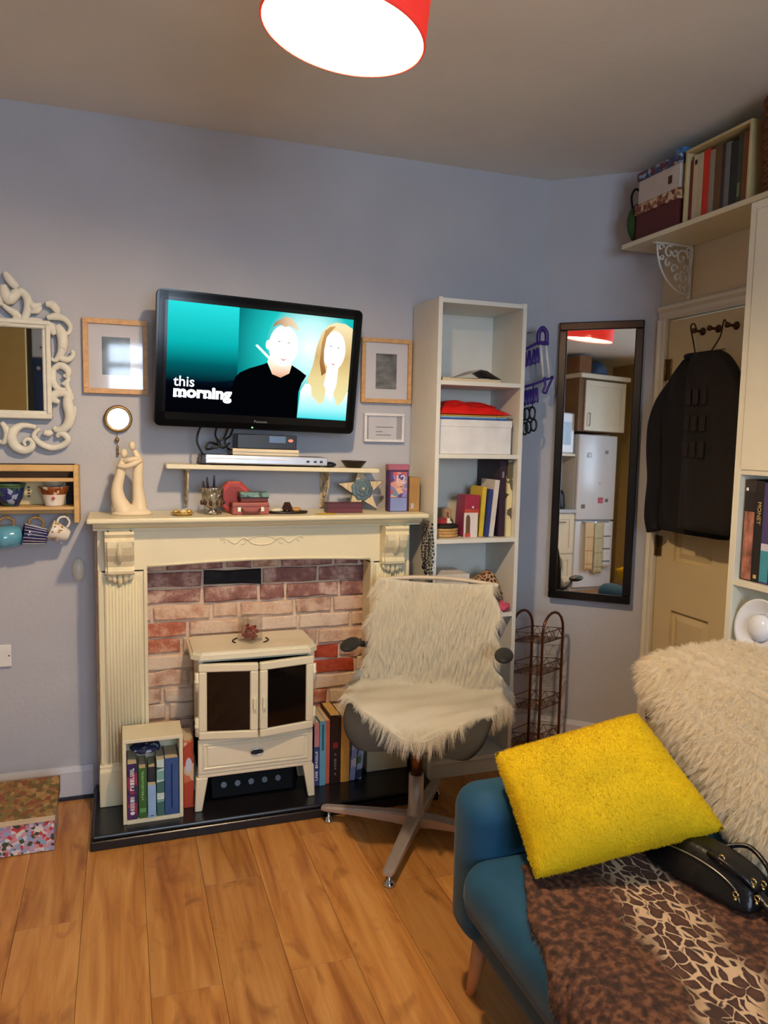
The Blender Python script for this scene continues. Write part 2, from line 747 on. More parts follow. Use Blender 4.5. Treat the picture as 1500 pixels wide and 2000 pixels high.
bm, cols, rows = leaf_panels()
part('door_leaf', bm, door_paint, door)
for (a, b2) in cols:
    for (z0, z1) in rows:
        bm = BM()
        box(bm, XD + .016, XD + .028, a - .002, b2 + .002, z0 - .002, z1 + .002)
        t = bmesh.new()
        # raised field
        bmesh.ops.create_cube(t, size=1)
        for v in t.verts:
            s = 1.0 if v.co.x > 0 else 0.0
            ins = .012 if s else .04
            y = (a + ins) if v.co.y < 0 else (b2 - ins)
            z = (z0 + ins) if v.co.z < 0 else (z1 - ins)
            v.co = Vector((XD + .018 if s else XD + .006, y, z))
        add(bm, t)
        part('door_panel', bm, door_paint, door)
for z in (1.77, .25, 1.0):
    bm = BM()
    box(bm, XD - .006, XD + .0, D1 - .03, D1 - .001, z - .045, z + .045, .002)
    tube(bm, [(XD - .008, D1 + .002, z - .046), (XD - .008, D1 + .002, z + .046)], .006, 8)
    part('door_hinge', bm, M('old_brass', (120, 96, 56), .4, .8), door)
bm = BM()
lathe(bm, [(0, 0), (.026, 0), (.026, .004), (.01, .01), (.01, .03), (.024, .04), (.026, .052), (.015, .062), (0, .064)], seg=16,
      Mx=Matrix.Translation((XD, DY0 + .07, .98)) @ Matrix.Rotation(-PI / 2, 4, 'Y'))
part('door_knob', bm, M('old_brass', (120, 96, 56), .4, .8), door)

trim = thing('trim_1', 'cream moulded architrave around the door', None, (XR, DY1, 0), kind='structure')


def arch(y0, y1, z0, z1, horizontal):
    bm = BM()
    if horizontal:
        prism(bm, [(XR, z0), (XR - .012, z0), (XR - .016, z0 + .012), (XR - .016, z0 + .03), (XR - .026, z0 + .042), (XR - .026, z1 - .006), (XR - .02, z1), (XR, z1)], 0, 1, 'y')
        for v in bm.verts:
            v.co = Vector((v.co.x, y0 + v.co.y * (y1 - y0), v.co.z))
    else:
        s = 1 if y1 > y0 else -1
        y1b = y1
        prof = [(XR, y0), (XR - .012, y0), (XR - .016, y0 + s * .012), (XR - .016, y0 + s * .025), (XR - .026, y0 + s * .034), (XR - .026, y1b - s * .006), (XR - .02, y1b), (XR, y1b)]
        prism(bm, prof, z0, z1, 'z')
    return bm


part('architrave_side', arch(DY1, min(DY1 + .045, CY2 - .002), 0, DZ, False), trim_paint, trim)
part('architrave_side', arch(DY0, DY0 - .055, 0, DZ, False), trim_paint, trim)
part('architrave_head', arch(DY0 - .055, CY2 - .002, DZ, DZ + .06, True), trim_paint, trim)
bm = BM()
for i, yk in enumerate((2.538, 2.452, 2.358)):
    t = BM()
    lathe(t, [(0, 0), (.016, 0), (.016, .004), (.006, .007), (.006, .035), (.011, .042), (.011, .05), (0, .054)], seg=12,
          Mx=Matrix.Translation((XD, yk, 1.91)) @ Matrix.Rotation(-PI / 2, 4, 'Y'))
    part('coat_hook', t, M('dark_bronze', (92, 66, 40), .35, .7), door)
bm.free()

# ================================================================== FIREPLACE
cream = M('cream_gloss_paint', (232, 222, 188), 0.36, var=0.035, scale=7, bump=0.03)
cream2 = M('antique_cream_paint', (226, 214, 178), 0.4, var=0.09, scale=22)

# black hearth slab
hb = BM()
box(hb, -.118, 1.195, 2.675, 3.10, 0, .034, .003)
box(hb, -.112, 1.189, 2.683, 3.10, .034, .05, .006, 2)
single('hearth_slab', hb, M('black_hearth_stone', (24, 23, 27), .28, var=.15, scale=30, bump=.02), 'low black stone hearth slab under the cream fireplace', 'hearth', loc=(.54, 2.9, 0))

# brick lining
bp = thing('brick_fireback', 'worn red brick lining inside the cream fireplace surround', 'brickwork', (.52, 3.05, .05))
mortar = M('lime_mortar', (222, 196, 172), .95, var=.1, scale=25, bump=.5, bscale=90)
part('mortar_bed', B(-.098, 1.145, 3.034, 3.10, .051, 1.095), mortar, bp)


def brick_mat(name, a, b_, c_, lo=.42, hi=.6, sc=11):
    m = bpy.data.materials.new(name)
    m.use_nodes = True
    nt = m.node_tree
    N, L = nt.nodes.new, nt.links.new
    b = nt.nodes['Principled BSDF']
    b.inputs['Roughness'].default_value = .92
    tc = N('ShaderNodeTexCoord')
    oi = N('ShaderNodeObjectInfo')
    ad = N('ShaderNodeVectorMath')
    L(tc.outputs['Object'], ad.inputs[0])
    sc_ = N('ShaderNodeVectorMath')
    sc_.operation = 'SCALE'
    cb = N('ShaderNodeCombineXYZ')
    L(oi.outputs['Random'], cb.inputs[0])
    L(oi.outputs['Random'], cb.inputs[2])
    L(cb.outputs[0], sc_.inputs[0])
    sc_.inputs['Scale'].default_value = 31
    L(sc_.outputs[0], ad.inputs[1])
    n1 = N('ShaderNodeTexNoise')
    n1.inputs['Scale'].default_value = sc
    n1.inputs['Detail'].default_value = 8
    n1.inputs['Roughness'].default_value = .68
    L(ad.outputs[0], n1.inputs['Vector'])
    r = N('ShaderNodeValToRGB')
    e = r.color_ramp.elements
    e[0].position, e[0].color = lo - .1, C(*a)
    e[1].position, e[1].color = hi + .06, C(*c_)
    e.new((lo + hi) / 2).color = C(*b_)
    L(n1.outputs['Fac'], r.inputs[0])
    L(r.outputs[0], b.inputs['Base Color'])
    bp_ = N('ShaderNodeBump')
    bp_.inputs['Strength'].default_value = .5
    bp_.inputs['Distance'].default_value = .006
    n2 = N('ShaderNodeTexNoise')
    n2.inputs['Scale'].default_value = 70
    L(ad.outputs[0], n2.inputs['Vector'])
    L(n2.outputs['Fac'], bp_.inputs['Height'])
    L(bp_.outputs[0], b.inputs['Normal'])
    return m


bmats = [brick_mat('brick_rose', (152, 96, 78), (198, 154, 130), (222, 194, 168), .33, .46),
         brick_mat('brick_washed', (176, 124, 100), (212, 178, 152), (226, 202, 178), .30, .43),
         brick_mat('brick_red', (150, 76, 56), (186, 112, 86), (216, 178, 152), .37, .52),
         brick_mat('brick_brown', (128, 88, 74), (176, 136, 116), (214, 184, 160), .35, .48),
         brick_mat('brick_plum', (104, 68, 66), (146, 102, 96), (202, 172, 158), .40, .56)]
black_brick = brick_mat('brick_black', (20, 20, 26), (44, 42, 50), (160, 140, 132), .56, .8)
hot_brick = brick_mat('brick_orange_red', (158, 56, 30), (182, 80, 50), (206, 130, 100), .5, .75)
br = random.Random(11)
PZ = .0665
zc = .056
row = 0
bcache = {}
while zc < .985:
    x = -.02 - br.uniform(0, .16)
    if row == 12:
        x = .309 - .235 * 2
    while x < 1.06:
        ln = br.choice([.215, .222, .21, .205, .15, .10]) if row != 12 else .222
        a, b2 = max(x, -.03), min(x + ln, 1.07)
        hh = .057 + br.uniform(-.004, .004)
        if b2 - a > .025:
            px = br.uniform(0, .007)
            q = round((b2 - a) * 50) / 50
            key = (q, br.randint(0, 2))
            mt = br.choice([bmats[0], bmats[0], bmats[1], bmats[1], bmats[1], bmats[2], bmats[3], bmats[0]])
            if row >= 11:
                mt = bmats[4] if br.random() < .7 else bmats[3]
            if row == 12 and abs(x - .309) < .02:
                mt = black_brick
            if (row in (6, 7)) and .70 < x < .86:
                mt = hot_brick
            if (row, mt.name, key) not in bcache:
                t = bmesh.new()
                bmesh.ops.create_cube(t, size=1)
                bmesh.ops.subdivide_edges(t, edges=[e for e in t.edges if abs((e.verts[0].co - e.verts[1].co).x) > .5], cuts=2)
                for v in t.verts:
                    v.co = Vector((v.co.x * q, v.co.y * .03, v.co.z * .057))
                    if v.co.y < 0:
                        v.co += Vector((br.uniform(-.004, .004), br.uniform(-.001, .003), br.uniform(-.004, .004)))
                bmesh.ops.bevel(t, geom=[e for e in t.edges if all(v.co.y < 0 for v in e.verts)], offset=.005, segments=1, affect='EDGES')
                o = part('brick', t, mt, bp, local=True)
                bcache[(row, mt.name, key)] = o.data
            else:
                o = bpy.data.objects.new('brick', bcache[(row, mt.name, key)])
                COL.objects.link(o)
                o.parent = bp
            o.scale = ((b2 - a) / q, 1, hh / .057)
            o.location = Vector(((a + b2) / 2, 3.036 - px * .6, zc + hh / 2)) - Vector((.52, 3.05, .05))
        x += ln + .013
    zc += PZ
    row += 1

# surround
fs = thing('fireplace_surround', 'cream painted wooden fireplace surround with mantel shelf and corbels', 'fireplace', (.535, 2.95, .05))
bm = BM()
box(bm, -.118, 1.192, 2.838, 3.118, 1.127, 1.146, .006, 2)
part('mantel_shelf', bm, cream, fs)
bm = BM()
prism(bm, [(2.862, 1.127), (2.858, 1.120), (2.872, 1.108), (2.884, 1.104), (2.884, 1.098), (3.10, 1.098), (3.10, 1.127)], -.098, 1.170, 'x')
part('mantel_moulding', bm, cream, fs)
# header with a gently arched lower edge
arc = [(.088 + (.965 - .088) * k / 16, .952 + .013 * math.sin(PI * k / 16)) for k in range(17)]
bm = BM()
prism(bm, [(-.085, .94), (.088, .94)] + arc + [(.965, .94), (1.135, .94), (1.135, 1.10), (-.085, 1.10)], 2.915, 3.012, 'y')
part('header', bm, cream, fs)
bm = BM()
tube(bm, [(x, 2.914, z + .006) for x, z in arc], .005, 6)
part('arch_bead', bm, cream, fs)
for x0, x1 in ((-.085, .088), (.965, 1.135)):
    bm = BM()
    box(bm, x0, x1, 2.915, 3.012, .05, .945)
    box(bm, x0, x0 + .014, 2.905, 2.915, .2, .945, .003)
    box(bm, x1 - .014, x1, 2.905, 2.915, .2, .945, .003)
    leg = part('pilaster', bm, cream, fs)
    bm = BM()
    xa, xb = x0 + .022, x1 - .022
    box(bm, xa, xb, 2.906, 2.915, .205, .93, .002)
    n = 11
    for i in range(n):
        xx = xa + .008 + (xb - xa - .016) * i / (n - 1)
        tube(bm, [(xx, 2.906, .215), (xx, 2.906, .92)], .0042, 6)
    part('fluted_panel', bm, cream, leg)
    bm = BM()
    box(bm, x0 - .006, x1 + .006, 2.893, 3.012, .05, .185, .003)
    prism(bm, [(2.893, .185), (2.90, .195), (2.90, .203), (2.908, .21), (3.012, .21), (3.012, .185)], x0 - .004, x1 + .004, 'x')
    part('plinth_block', bm, cream, leg)
for x0 in (-.058, 1.005):
    x1 = x0 + .1
    prof = [(2.914, 1.098), (2.842, 1.098), (2.838, 1.088), (2.846, 1.075), (2.838, 1.062), (2.838, 1.04), (2.85, 1.01), (2.868, .985), (2.874, .965), (2.866, .95), (2.868, .94), (2.88, .933), (2.914, .93)]
    bm = BM()
    prism(bm, prof, x0 + .008, x1 - .008, 'x')
    for xs in (x0, x1 - .014):
        prism(bm, [(y + (.012 if y < 2.9 else 0) * (1 if z < 1.05 else .2), z) for y, z in prof], xs, xs + .014, 'x')
    tube(bm, [((x0 + x1) / 2, 2.842, 1.06), ((x0 + x1) / 2, 2.847, 1.02), ((x0 + x1) / 2, 2.87, .98)], [.010, .014, .006], 8, sub=4)
    cb = part('corbel', bm, cream2, fs)
    bm = BM()
    xm = (x0 + x1) / 2
    for dx, ln in ((-.036, .018), (-.02, .03), (0, .042), (.02, .03), (.036, .018)):
        tube(bm, [(xm + dx * 1.05, 2.896, .936), (xm + dx, 2.892, .93 - ln * .5), (xm + dx * .75, 2.906, .93 - ln)], [.011, .010, .004], 8, sub=3)
    part('acanthus_drop', bm, cream2, cb)
bm = BM()
xc, zc0 = .518, 1.045
tube(bm, [(xc + .05 * math.cos(t * PI / 10), 2.914, zc0 + .018 * math.sin(t * PI / 10)) for t in range(20)], .0028, 6, closed=True)
for s in (-1, 1):
    tube(bm, [(xc + s * (.055 + .1 * t), 2.914, zc0 + .012 * math.sin(t * 9) * (1 - t * .3)) for t in [i / 18 for i in range(19)]], [.003, .003, .0018], 6)
    tube(bm, [(xc + s * (.15 + .012 * math.cos(t)), 2.914, zc0 + .004 + .010 * math.sin(t)) for t in [i * .5 for i in range(10)]], .002, 6)
    tube(bm, [(xc + s * (.078 + .014 * math.cos(t)), 2.914, zc0 - .004 + .010 * math.sin(t)) for t in [i * .5 for i in range(11)]], .002, 6)
part('carved_swag', bm, cream, fs)

# ------------------------------------------------------------------ stove
stv = thing('electric_stove', 'cream freestanding stove heater with two glazed doors on the hearth', 'stove', (.47, 2.86, .05))
sc_ = M('cream_enamel', (238, 228, 198), 0.22, var=0.02, coat=.5)
dk = M('stove_black', (16, 15, 16), .5)
bm = BM()
poly = [(.248, 2.985), (.232, 2.965), (.232, 2.76), (.262, 2.732), (.672, 2.732), (.703, 2.76), (.703, 2.965), (.69, 2.985)]
prism(bm, poly, .634, .652, 'z')
prism(bm, [(x + (.468 - x) * .035, y + (2.86 - y) * .06) for x, y in poly], .652, .662, 'z')
top = part('top_plate', bm, sc_, stv)
bm = BM()
for a0 in (2.3, 5.4):
    tube(bm, [(.465 + .068 * math.cos(a0 + t * .16), 2.86 + .055 * math.sin(a0 + t * .16), .6625) for t in range(9)], .0035, 6)
part('vent_slot', bm, dk, top)
bm = BM()
box(bm, .258, .274, 2.765, 2.97, .19, .634)
box(bm, .669, .686, 2.765, 2.97, .19, .634)
box(bm, .258, .686, 2.95, 2.97, .19, .634)
box(bm, .258, .686, 2.765, 2.97, .19, .33)
box(bm, .258, .686, 2.775, 2.97, .615, .634)
part('body', bm, sc_, stv)
bm = BM()
box(bm, .275, .668, 2.90, 2.948, .331, .614)
part('firebox_back', bm, dk, stv)
bm = BM()
rs = random.Random(5)
for i in range(26):
    ball(bm, (rs.uniform(.30, .645), rs.uniform(2.80, 2.88), .345 + rs.uniform(0, .05)), (rs.uniform(.016, .03), .018, rs.uniform(.012, .022)), 7)
part('coal_bed', bm, M('coals', (52, 46, 42), .9, var=.4), stv)
glass_dk = M('smoked_door_glass', (26, 20, 18), .06, trans=.55, var=0)
for side in (-1, 1):
    # each door swings a little outwards at the middle
    hx = .259 if side < 0 else .685
    Mx = Matrix.Translation((hx, 2.757, 0)) @ Matrix.Rotation(math.radians(-10.5) * (1 if side < 0 else -1), 4, 'Z')
    Wd = .2155
    X0, X1 = (0, Wd) if side < 0 else (-Wd, 0)
    bm = BM()
    frame4(bm, X0, X1, .333, .618, .03, -.018, .004, .004, Mx)
    dr = part('door', bm, sc_, stv)
    part('door_glass', B(X0 + .028, X1 - .028, -.008, -.004, .36, .59, Mx=Mx), glass_dk, dr)
    bm = BM()
    xe = X1 - .012 if side < 0 else X0 + .012
    box(bm, xe - .006, xe + .006, -.03, -.018, .445, .49, .003, 2, Mx)
    part('handle', bm, sc_, dr)
    xo = hx + side * .006
    for z in (.38, .55):
        bm = BM()
        tube(bm, [(xo, 2.752, z - .035), (xo, 2.752, z + .035)], .009, 8)
        tube(bm, [(xo, 2.752, z - .007), (xo, 2.752, z + .007)], .0105, 8)
        box(bm, min(xo, xo - side * .03), max(xo, xo - side * .03), 2.744, 2.752, z - .02, z + .02, .002)
        part('hinge', bm, sc_, dr)
bm = BM()
box(bm, .255, .689, 2.752, 2.764, .195, .327, .003)
dw = part('drawer_front', bm, sc_, stv)
bm = BM()
frame4(bm, .272, .672, .212, .312, .008, 2.747, 2.753, .002)
box(bm, .288, .656, 2.748, 2.753, .224, .300, .003)
part('raised_panel', bm, sc_, dw)
bm = BM()
prism(bm, ell(.472, .262, .024, .011), 2.744, 2.749, 'y')
bd = part('badge', bm, M('badge_dark', (44, 44, 52), .3, .5), dw)
bm = BM()
tube(bm, [(.472 + .024 * math.cos(t * PI / 12), 2.744, .262 + .011 * math.sin(t * PI / 12)) for t in range(24)], .0016, 5, closed=True)
part('badge_rim', bm, M('chrome', (205, 205, 208), .15, 1.0), bd)
bm = BM()
box(bm, .254, .69, 2.755, 2.97, .178, .197, .004)
part('plinth_rail', bm, sc_, stv)
for x, s in ((.27, -1), (.674, 1)):
    for y in (2.768, 2.95):
        bm = BM()
        t = bmesh.new()
        bmesh.ops.create_cube(t, size=1)
        for v in t.verts:
            top_ = v.co.z > 0
            hw = .022 if top_ else .013
            cx = x if top_ else x + s * .014
            v.co = Vector((cx + math.copysign(hw, v.co.x), y + math.copysign(.012, v.co.y), .18 if top_ else .05))
        bmesh.ops.bevel(t, geom=list(t.edges), offset=.003, segments=1, affect='EDGES')
        add(bm, t)
        part('leg', bm, sc_, stv)
bm = BM()
prism(bm, [(2.835, .058), (2.862, .125), (2.872, .177), (2.95, .177), (2.95, .058)], .315, .63, 'x')
cp = part('heater_unit', bm, M('heater_plastic', (7, 7, 9), .6, spec=.15), stv)
for i in range(5):
    bm = BM()
    zz = .10
    tube(bm, [(.36 + .053 * i, 2.853, zz - .002), (.36 + .053 * i, 2.843, zz + .002)], .0115, 10)
    part('control_dial', bm, M('dial_grey', (34, 35, 42), .35), cp)

# glass votive on the stove
vt = thing('votive_jar', 'square glass jar of red potpourri on the stove top', 'jar', (.463, 2.855, .662))
vR = Matrix.Translation((.463, 2.855, .6622)) @ Matrix.Rotation(math.radians(38), 4, 'Z')
gj = thin_glass('jar_glass', (250, 250, 250), .07, .03)
bm = BM()
frame_pts = [(-.032, -.032), (.032, -.032), (.032, .032), (-.032, .032)]
for i in range(4):
    a, b2 = frame_pts[i], frame_pts[(i + 1) % 4]
    t = BM()
    if a[1] == b2[1]:
        box(bm, -.033, .033, a[1] - .0015, a[1] + .0015, 0, .095, Mx=vR)
    else:
        box(bm, a[0] - .0015, a[0] + .0015, -.031, .031, 0, .095, Mx=vR)
    t.free()
box(bm, -.031, .031, -.031, .031, 0, .006, Mx=vR)
part('glass', bm, gj, vt)
bm = BM()
for i in range(90):
    a = rs.uniform(0, 6.3)
    ball(bm, (rs.uniform(-.023, .023), rs.uniform(-.023, .023), .012 + rs.uniform(0, .045)), (.0075, .0065, .005), 5, vR)
part('potpourri', bm, MP('potpourri_red', [(142, 38, 34), (170, 60, 52), (110, 26, 26), (200, 120, 104)], 90), vt, kind='stuff')

# ================================================================== BOOKS
paper = M('book_pages', (214, 196, 160), .9, var=.08, scale=60, stretch=(40, 1, 1))
WHITE_INK = M('white_print', (236, 234, 238), .6)
GOLD_INK = M('gold_print', (206, 178, 104), .5)
DARK_INK = M('dark_print', (40, 36, 44), .6)


def cloth(name, rgb, **k):
    return M('cover_' + name, rgb, .5, var=.1, scale=18, **k)


def book(label, loc, wd, h, d, cov, rotz=0.0, lean=0.0, group=None, marks=(), hard=True, pages=None, flat=False, name='book'):
    if lean > 0:
        loc = (loc[0], loc[1], loc[2] + wd * math.sin(lean))
    t = thing(name, label, 'book', loc, group=group, rot=(0, lean, rotz) if not flat else (flat, lean, rotz))
    e = .002
    bm = BM()
    box(bm, 0, wd, 0, e * 1.3, 0, h, .0006)
    box(bm, 0, e, e, d, 0, h)
    box(bm, wd - e, wd, e, d, 0, h)
    cv = part('cover', bm, cov, t, local=True)
    g = .004 if hard else .0008
    part('page_block', B(e, wd - e, e * 1.3, d - g, g, h - g), pages or paper, t, local=True)
    for (a, b2, f, m) in marks:
        part('spine_band', B(wd * (.5 - f / 2), wd * (.5 + f / 2), -.0006, 0.0004, h * a, h * b2), m, cv, local=True)
    return t


def dashes(t, wd, h, a, b2, m, n=9, f=.34, seed=1):
    """illegible line of lettering running down a spine"""
    q = random.Random(seed)
    bm = BM()
    L = h * (b2 - a) / n
    for i in range(n):
        if q.random() < .12:
            continue
        z = h * a + i * L
        x0 = wd * (.5 - f / 2)
        x1 = wd * (.5 + f / 2)
        box(bm, x0, x1, -.0012, 0, z + L * .12, z + L * .34)
        box(bm, x0 if q.random() < .5 else x0 + (x1 - x0) * .7, x0 + (x1 - x0) * (.3 if q.random() < .5 else 1), -.0012, 0, z + L * .3, z + L * .85)
        if q.random() < .6:
            box(bm, x0, x1, -.0012, 0, z + L * .66, z + L * .86)
    return part('spine_lettering', bm, m, [c for c in t.children if c.name.startswith('cover')][0], local=True)


# open-fronted box on the hearth
cbx = thing('crate_box', 'small cream open-fronted box standing on the hearth with books in it', 'box', (.095, 2.81, .05))
X0, X1, Y0, Y1, Z0, Z1, th = -.009, .2, 2.737, 2.885, .05, .350, .013
cbm = M('cream_box_paint', (236, 226, 196), .5, var=.03)
part('side_panel', B(X0, X0 + th, Y0, Y1, Z0, Z1, .0015), cbm, cbx)
part('side_panel', B(X1 - th, X1, Y0, Y1, Z0, Z1, .0015), cbm, cbx)
part('top_panel', B(X0, X1, Y0, Y1, Z1, Z1 + th, .0015), cbm, cbx)
part('bottom_panel', B(X0 + th, X1 - th, Y0, Y1, Z0, Z0 + th), cbm, cbx)
part('back_panel', B(X0 + th, X1 - th, Y1 - .006, Y1, Z0 + th, Z1), cbm, cbx)
zb = Z0 + th + .001
G = 'books in the cream box'
b = book('purple and navy paperback with white lettering in the cream box', (.006, 2.742, zb), .034, .208, .125, MP('cover_purple', [(54, 34, 84), (40, 40, 96), (90, 40, 96), (150, 44, 80)], 45), group=G, hard=False)
dashes(b, .034, .208, .16, .93, WHITE_INK, 15, .42, 2)
bm = BM()
prism(bm, ell(.017, .024, .0075, .0065), -.0013, 0, 'y')
part('spine_emblem', bm, WHITE_INK, [c for c in b.children if c.name.startswith('cover')][0], local=True)
b = book('green hardback book in the cream box', (.045, 2.742, zb), .027, .188, .12, cloth('green', (58, 104, 50)), group=G, marks=[(.12, .2, .8, cloth('light_green', (104, 160, 96)))])
dashes(b, .027, .188, .36, .95, M('pale_green_print', (150, 200, 130), .6), 13, .3, 3)
book('pale blue slim paperback in the cream box', (.076, 2.738, zb), .028, .122, .03, cloth('pale_blue', (150, 186, 226)), group=G, hard=False, marks=[(.05, .07, .4, DARK_INK)])
book('dark paperback with tan page edges behind the pale blue book', (.078, 2.771, zb), .028, .176, .09, cloth('charcoal', (48, 46, 54)), group=G, hard=False)
book('teal and white spined book in the cream box', (.1075, 2.742, zb), .026, .212, .12, MP('cover_teal', [(92, 150, 140), (120, 176, 168), (60, 108, 104), (200, 222, 216)], 30, stretch=(.2, 1, 1)), group=G, marks=[(.30, .33, .9, WHITE_INK)])
book('thick royal blue hardback in the cream box', (.1355, 2.742, zb), .049, .214, .125, cloth('royal_blue', (52, 84, 142)), group=G, marks=[(.12, .9, .12, cloth('navy', (26, 40, 88)))])
bm = BM()
ball(bm, (.07, 2.80, .307), (.055, .05, .016), 16)
bmesh.ops.translate(bm, vec=(0, 0, 0), verts=bm.verts)
for v in bm.verts:
    v.co.z += .006 * math.sin(v.co.x * 90) * math.cos(v.co.y * 70)
single('starry_pouch', bm, MP('starry_cloth', [(34, 46, 84), (30, 40, 72), (44, 60, 104), (28, 34, 60), (30, 40, 76), (38, 52, 92), (150, 170, 200)], 90, .8), 'navy blue spotted cloth pouch lying on the books in the cream box', 'pouch', loc=(.07, 2.80, .29))

# orange box/book behind the crate
b = book('tall orange and cream paperback beside the cream box', (.207, 2.80, .051), .036, .262, .13, MP('cover_orange', [(196, 92, 56), (214, 120, 76), (186, 70, 44), (226, 190, 150)], 16), hard=False)
bm = BM()
prism(bm, ell(.018, .165, .012, .03), -.0012, 0, 'y')
part('spine_emblem', bm, M('pale_print', (210, 205, 220), .6), [c for c in b.children if c.name.startswith('cover')][0], local=True)

# books right of the stove
G = 'books standing right of the stove'
zb = .051
b = book('pink and navy paperback, first of the row beside the stove', (.716, 2.835, zb), .021, .262, .17, cloth('navy_blue', (62, 72, 130)), group=G, hard=False, marks=[(.62, 1, .98, cloth('dusty_pink', (206, 136, 140)))])
dashes(b, .021, .262, .08, .55, WHITE_INK, 12, .5, 5)
book('light blue paperback in the row beside the stove', (.738, 2.83, zb), .025, .268, .17, cloth('sky_blue', (110, 168, 200)), group=G, hard=False, marks=[(.55, .95, .35, cloth('teal_deep', (40, 110, 130)))])
book('thin coral red paperback in the row beside the stove', (.764, 2.84, zb), .018, .265, .16, cloth('coral', (206, 108, 86)), group=G, hard=False)
b = book('thick black hardback with tan page edges beside the stove', (.783, 2.835, zb), .043, .285, .165, cloth('black_brown', (40, 24, 20)), group=G, pages=M('tan_pages', (216, 176, 104), .85), marks=[(.52, .6, .5, cloth('dull_red', (140, 44, 36)))])
dashes(b, .043, .285, .12, .45, M('grey_print', (130, 130, 130), .6), 8, .2, 8)
book('orange yellow hardback beside the stove', (.828, 2.835, zb), .036, .278, .165, cloth('amber', (222, 160, 72)), group=G)
book('lilac and white paperback leaning beside the stove', (.868, 2.84, zb), .022, .235, .16, MP('cover_lilac', [(172, 176, 214), (190, 192, 224), (150, 158, 204), (224, 214, 220)], 30), group=G, hard=False, lean=math.radians(4))
book('pale blue illustrated paperback leaning under the chair seat', (.894, 2.84, zb), .024, .23, .16, MP('cover_mist', [(168, 186, 220), (150, 170, 210), (90, 130, 84), (60, 70, 90), (180, 196, 226)], 40), group=G, hard=False, lean=math.radians(5))

# decoupage box on the floor
db = thing('keepsake_box', 'flower-papered storage box with a brown mottled lid on the floor', 'box', (-.40, 2.82, 0))
fl = MP('flower_paper', [(206, 170, 196), (196, 150, 176), (224, 214, 224), (150, 176, 214), (204, 70, 76), (226, 150, 146), (70, 80, 60), (190, 170, 200), (232, 226, 214)], 85)
part('body', B(-.565, -.236, 2.725, 2.905, .002, .125, .002), fl, db)
bm = BM()
box(bm, -.57, -.231, 2.718, 2.915, .112, .125, .002)
box(bm, -.57, -.231, 2.718, 2.915, .1252, .130, .001)
part('lid_rim', bm, M('cream_card_edge', (214, 192, 160), .7), db)
bm = BM()
t = bmesh.new()
bmesh.ops.create_grid(t, x_segments=2, y_segments=2, size=1)
t.free()
prism(bm, [(2.722, .13), (2.728, .134), (2.905, .19), (2.915, .188), (2.915, .13)], -.568, -.228, 'x')
part('lid', bm, MP('brown_mottle', [(150, 112, 66), (134, 96, 54), (118, 104, 62), (160, 128, 80), (128, 72, 46), (104, 84, 44)], 60, .7), db)
bm = BM()
box(bm, -.52, -.44, 2.7235, 2.7255, .01, .058)
part('pasted_card', bm, MP('card_blue', [(150, 176, 220), (110, 150, 190), (200, 204, 232), (80, 130, 150)], 30), db)

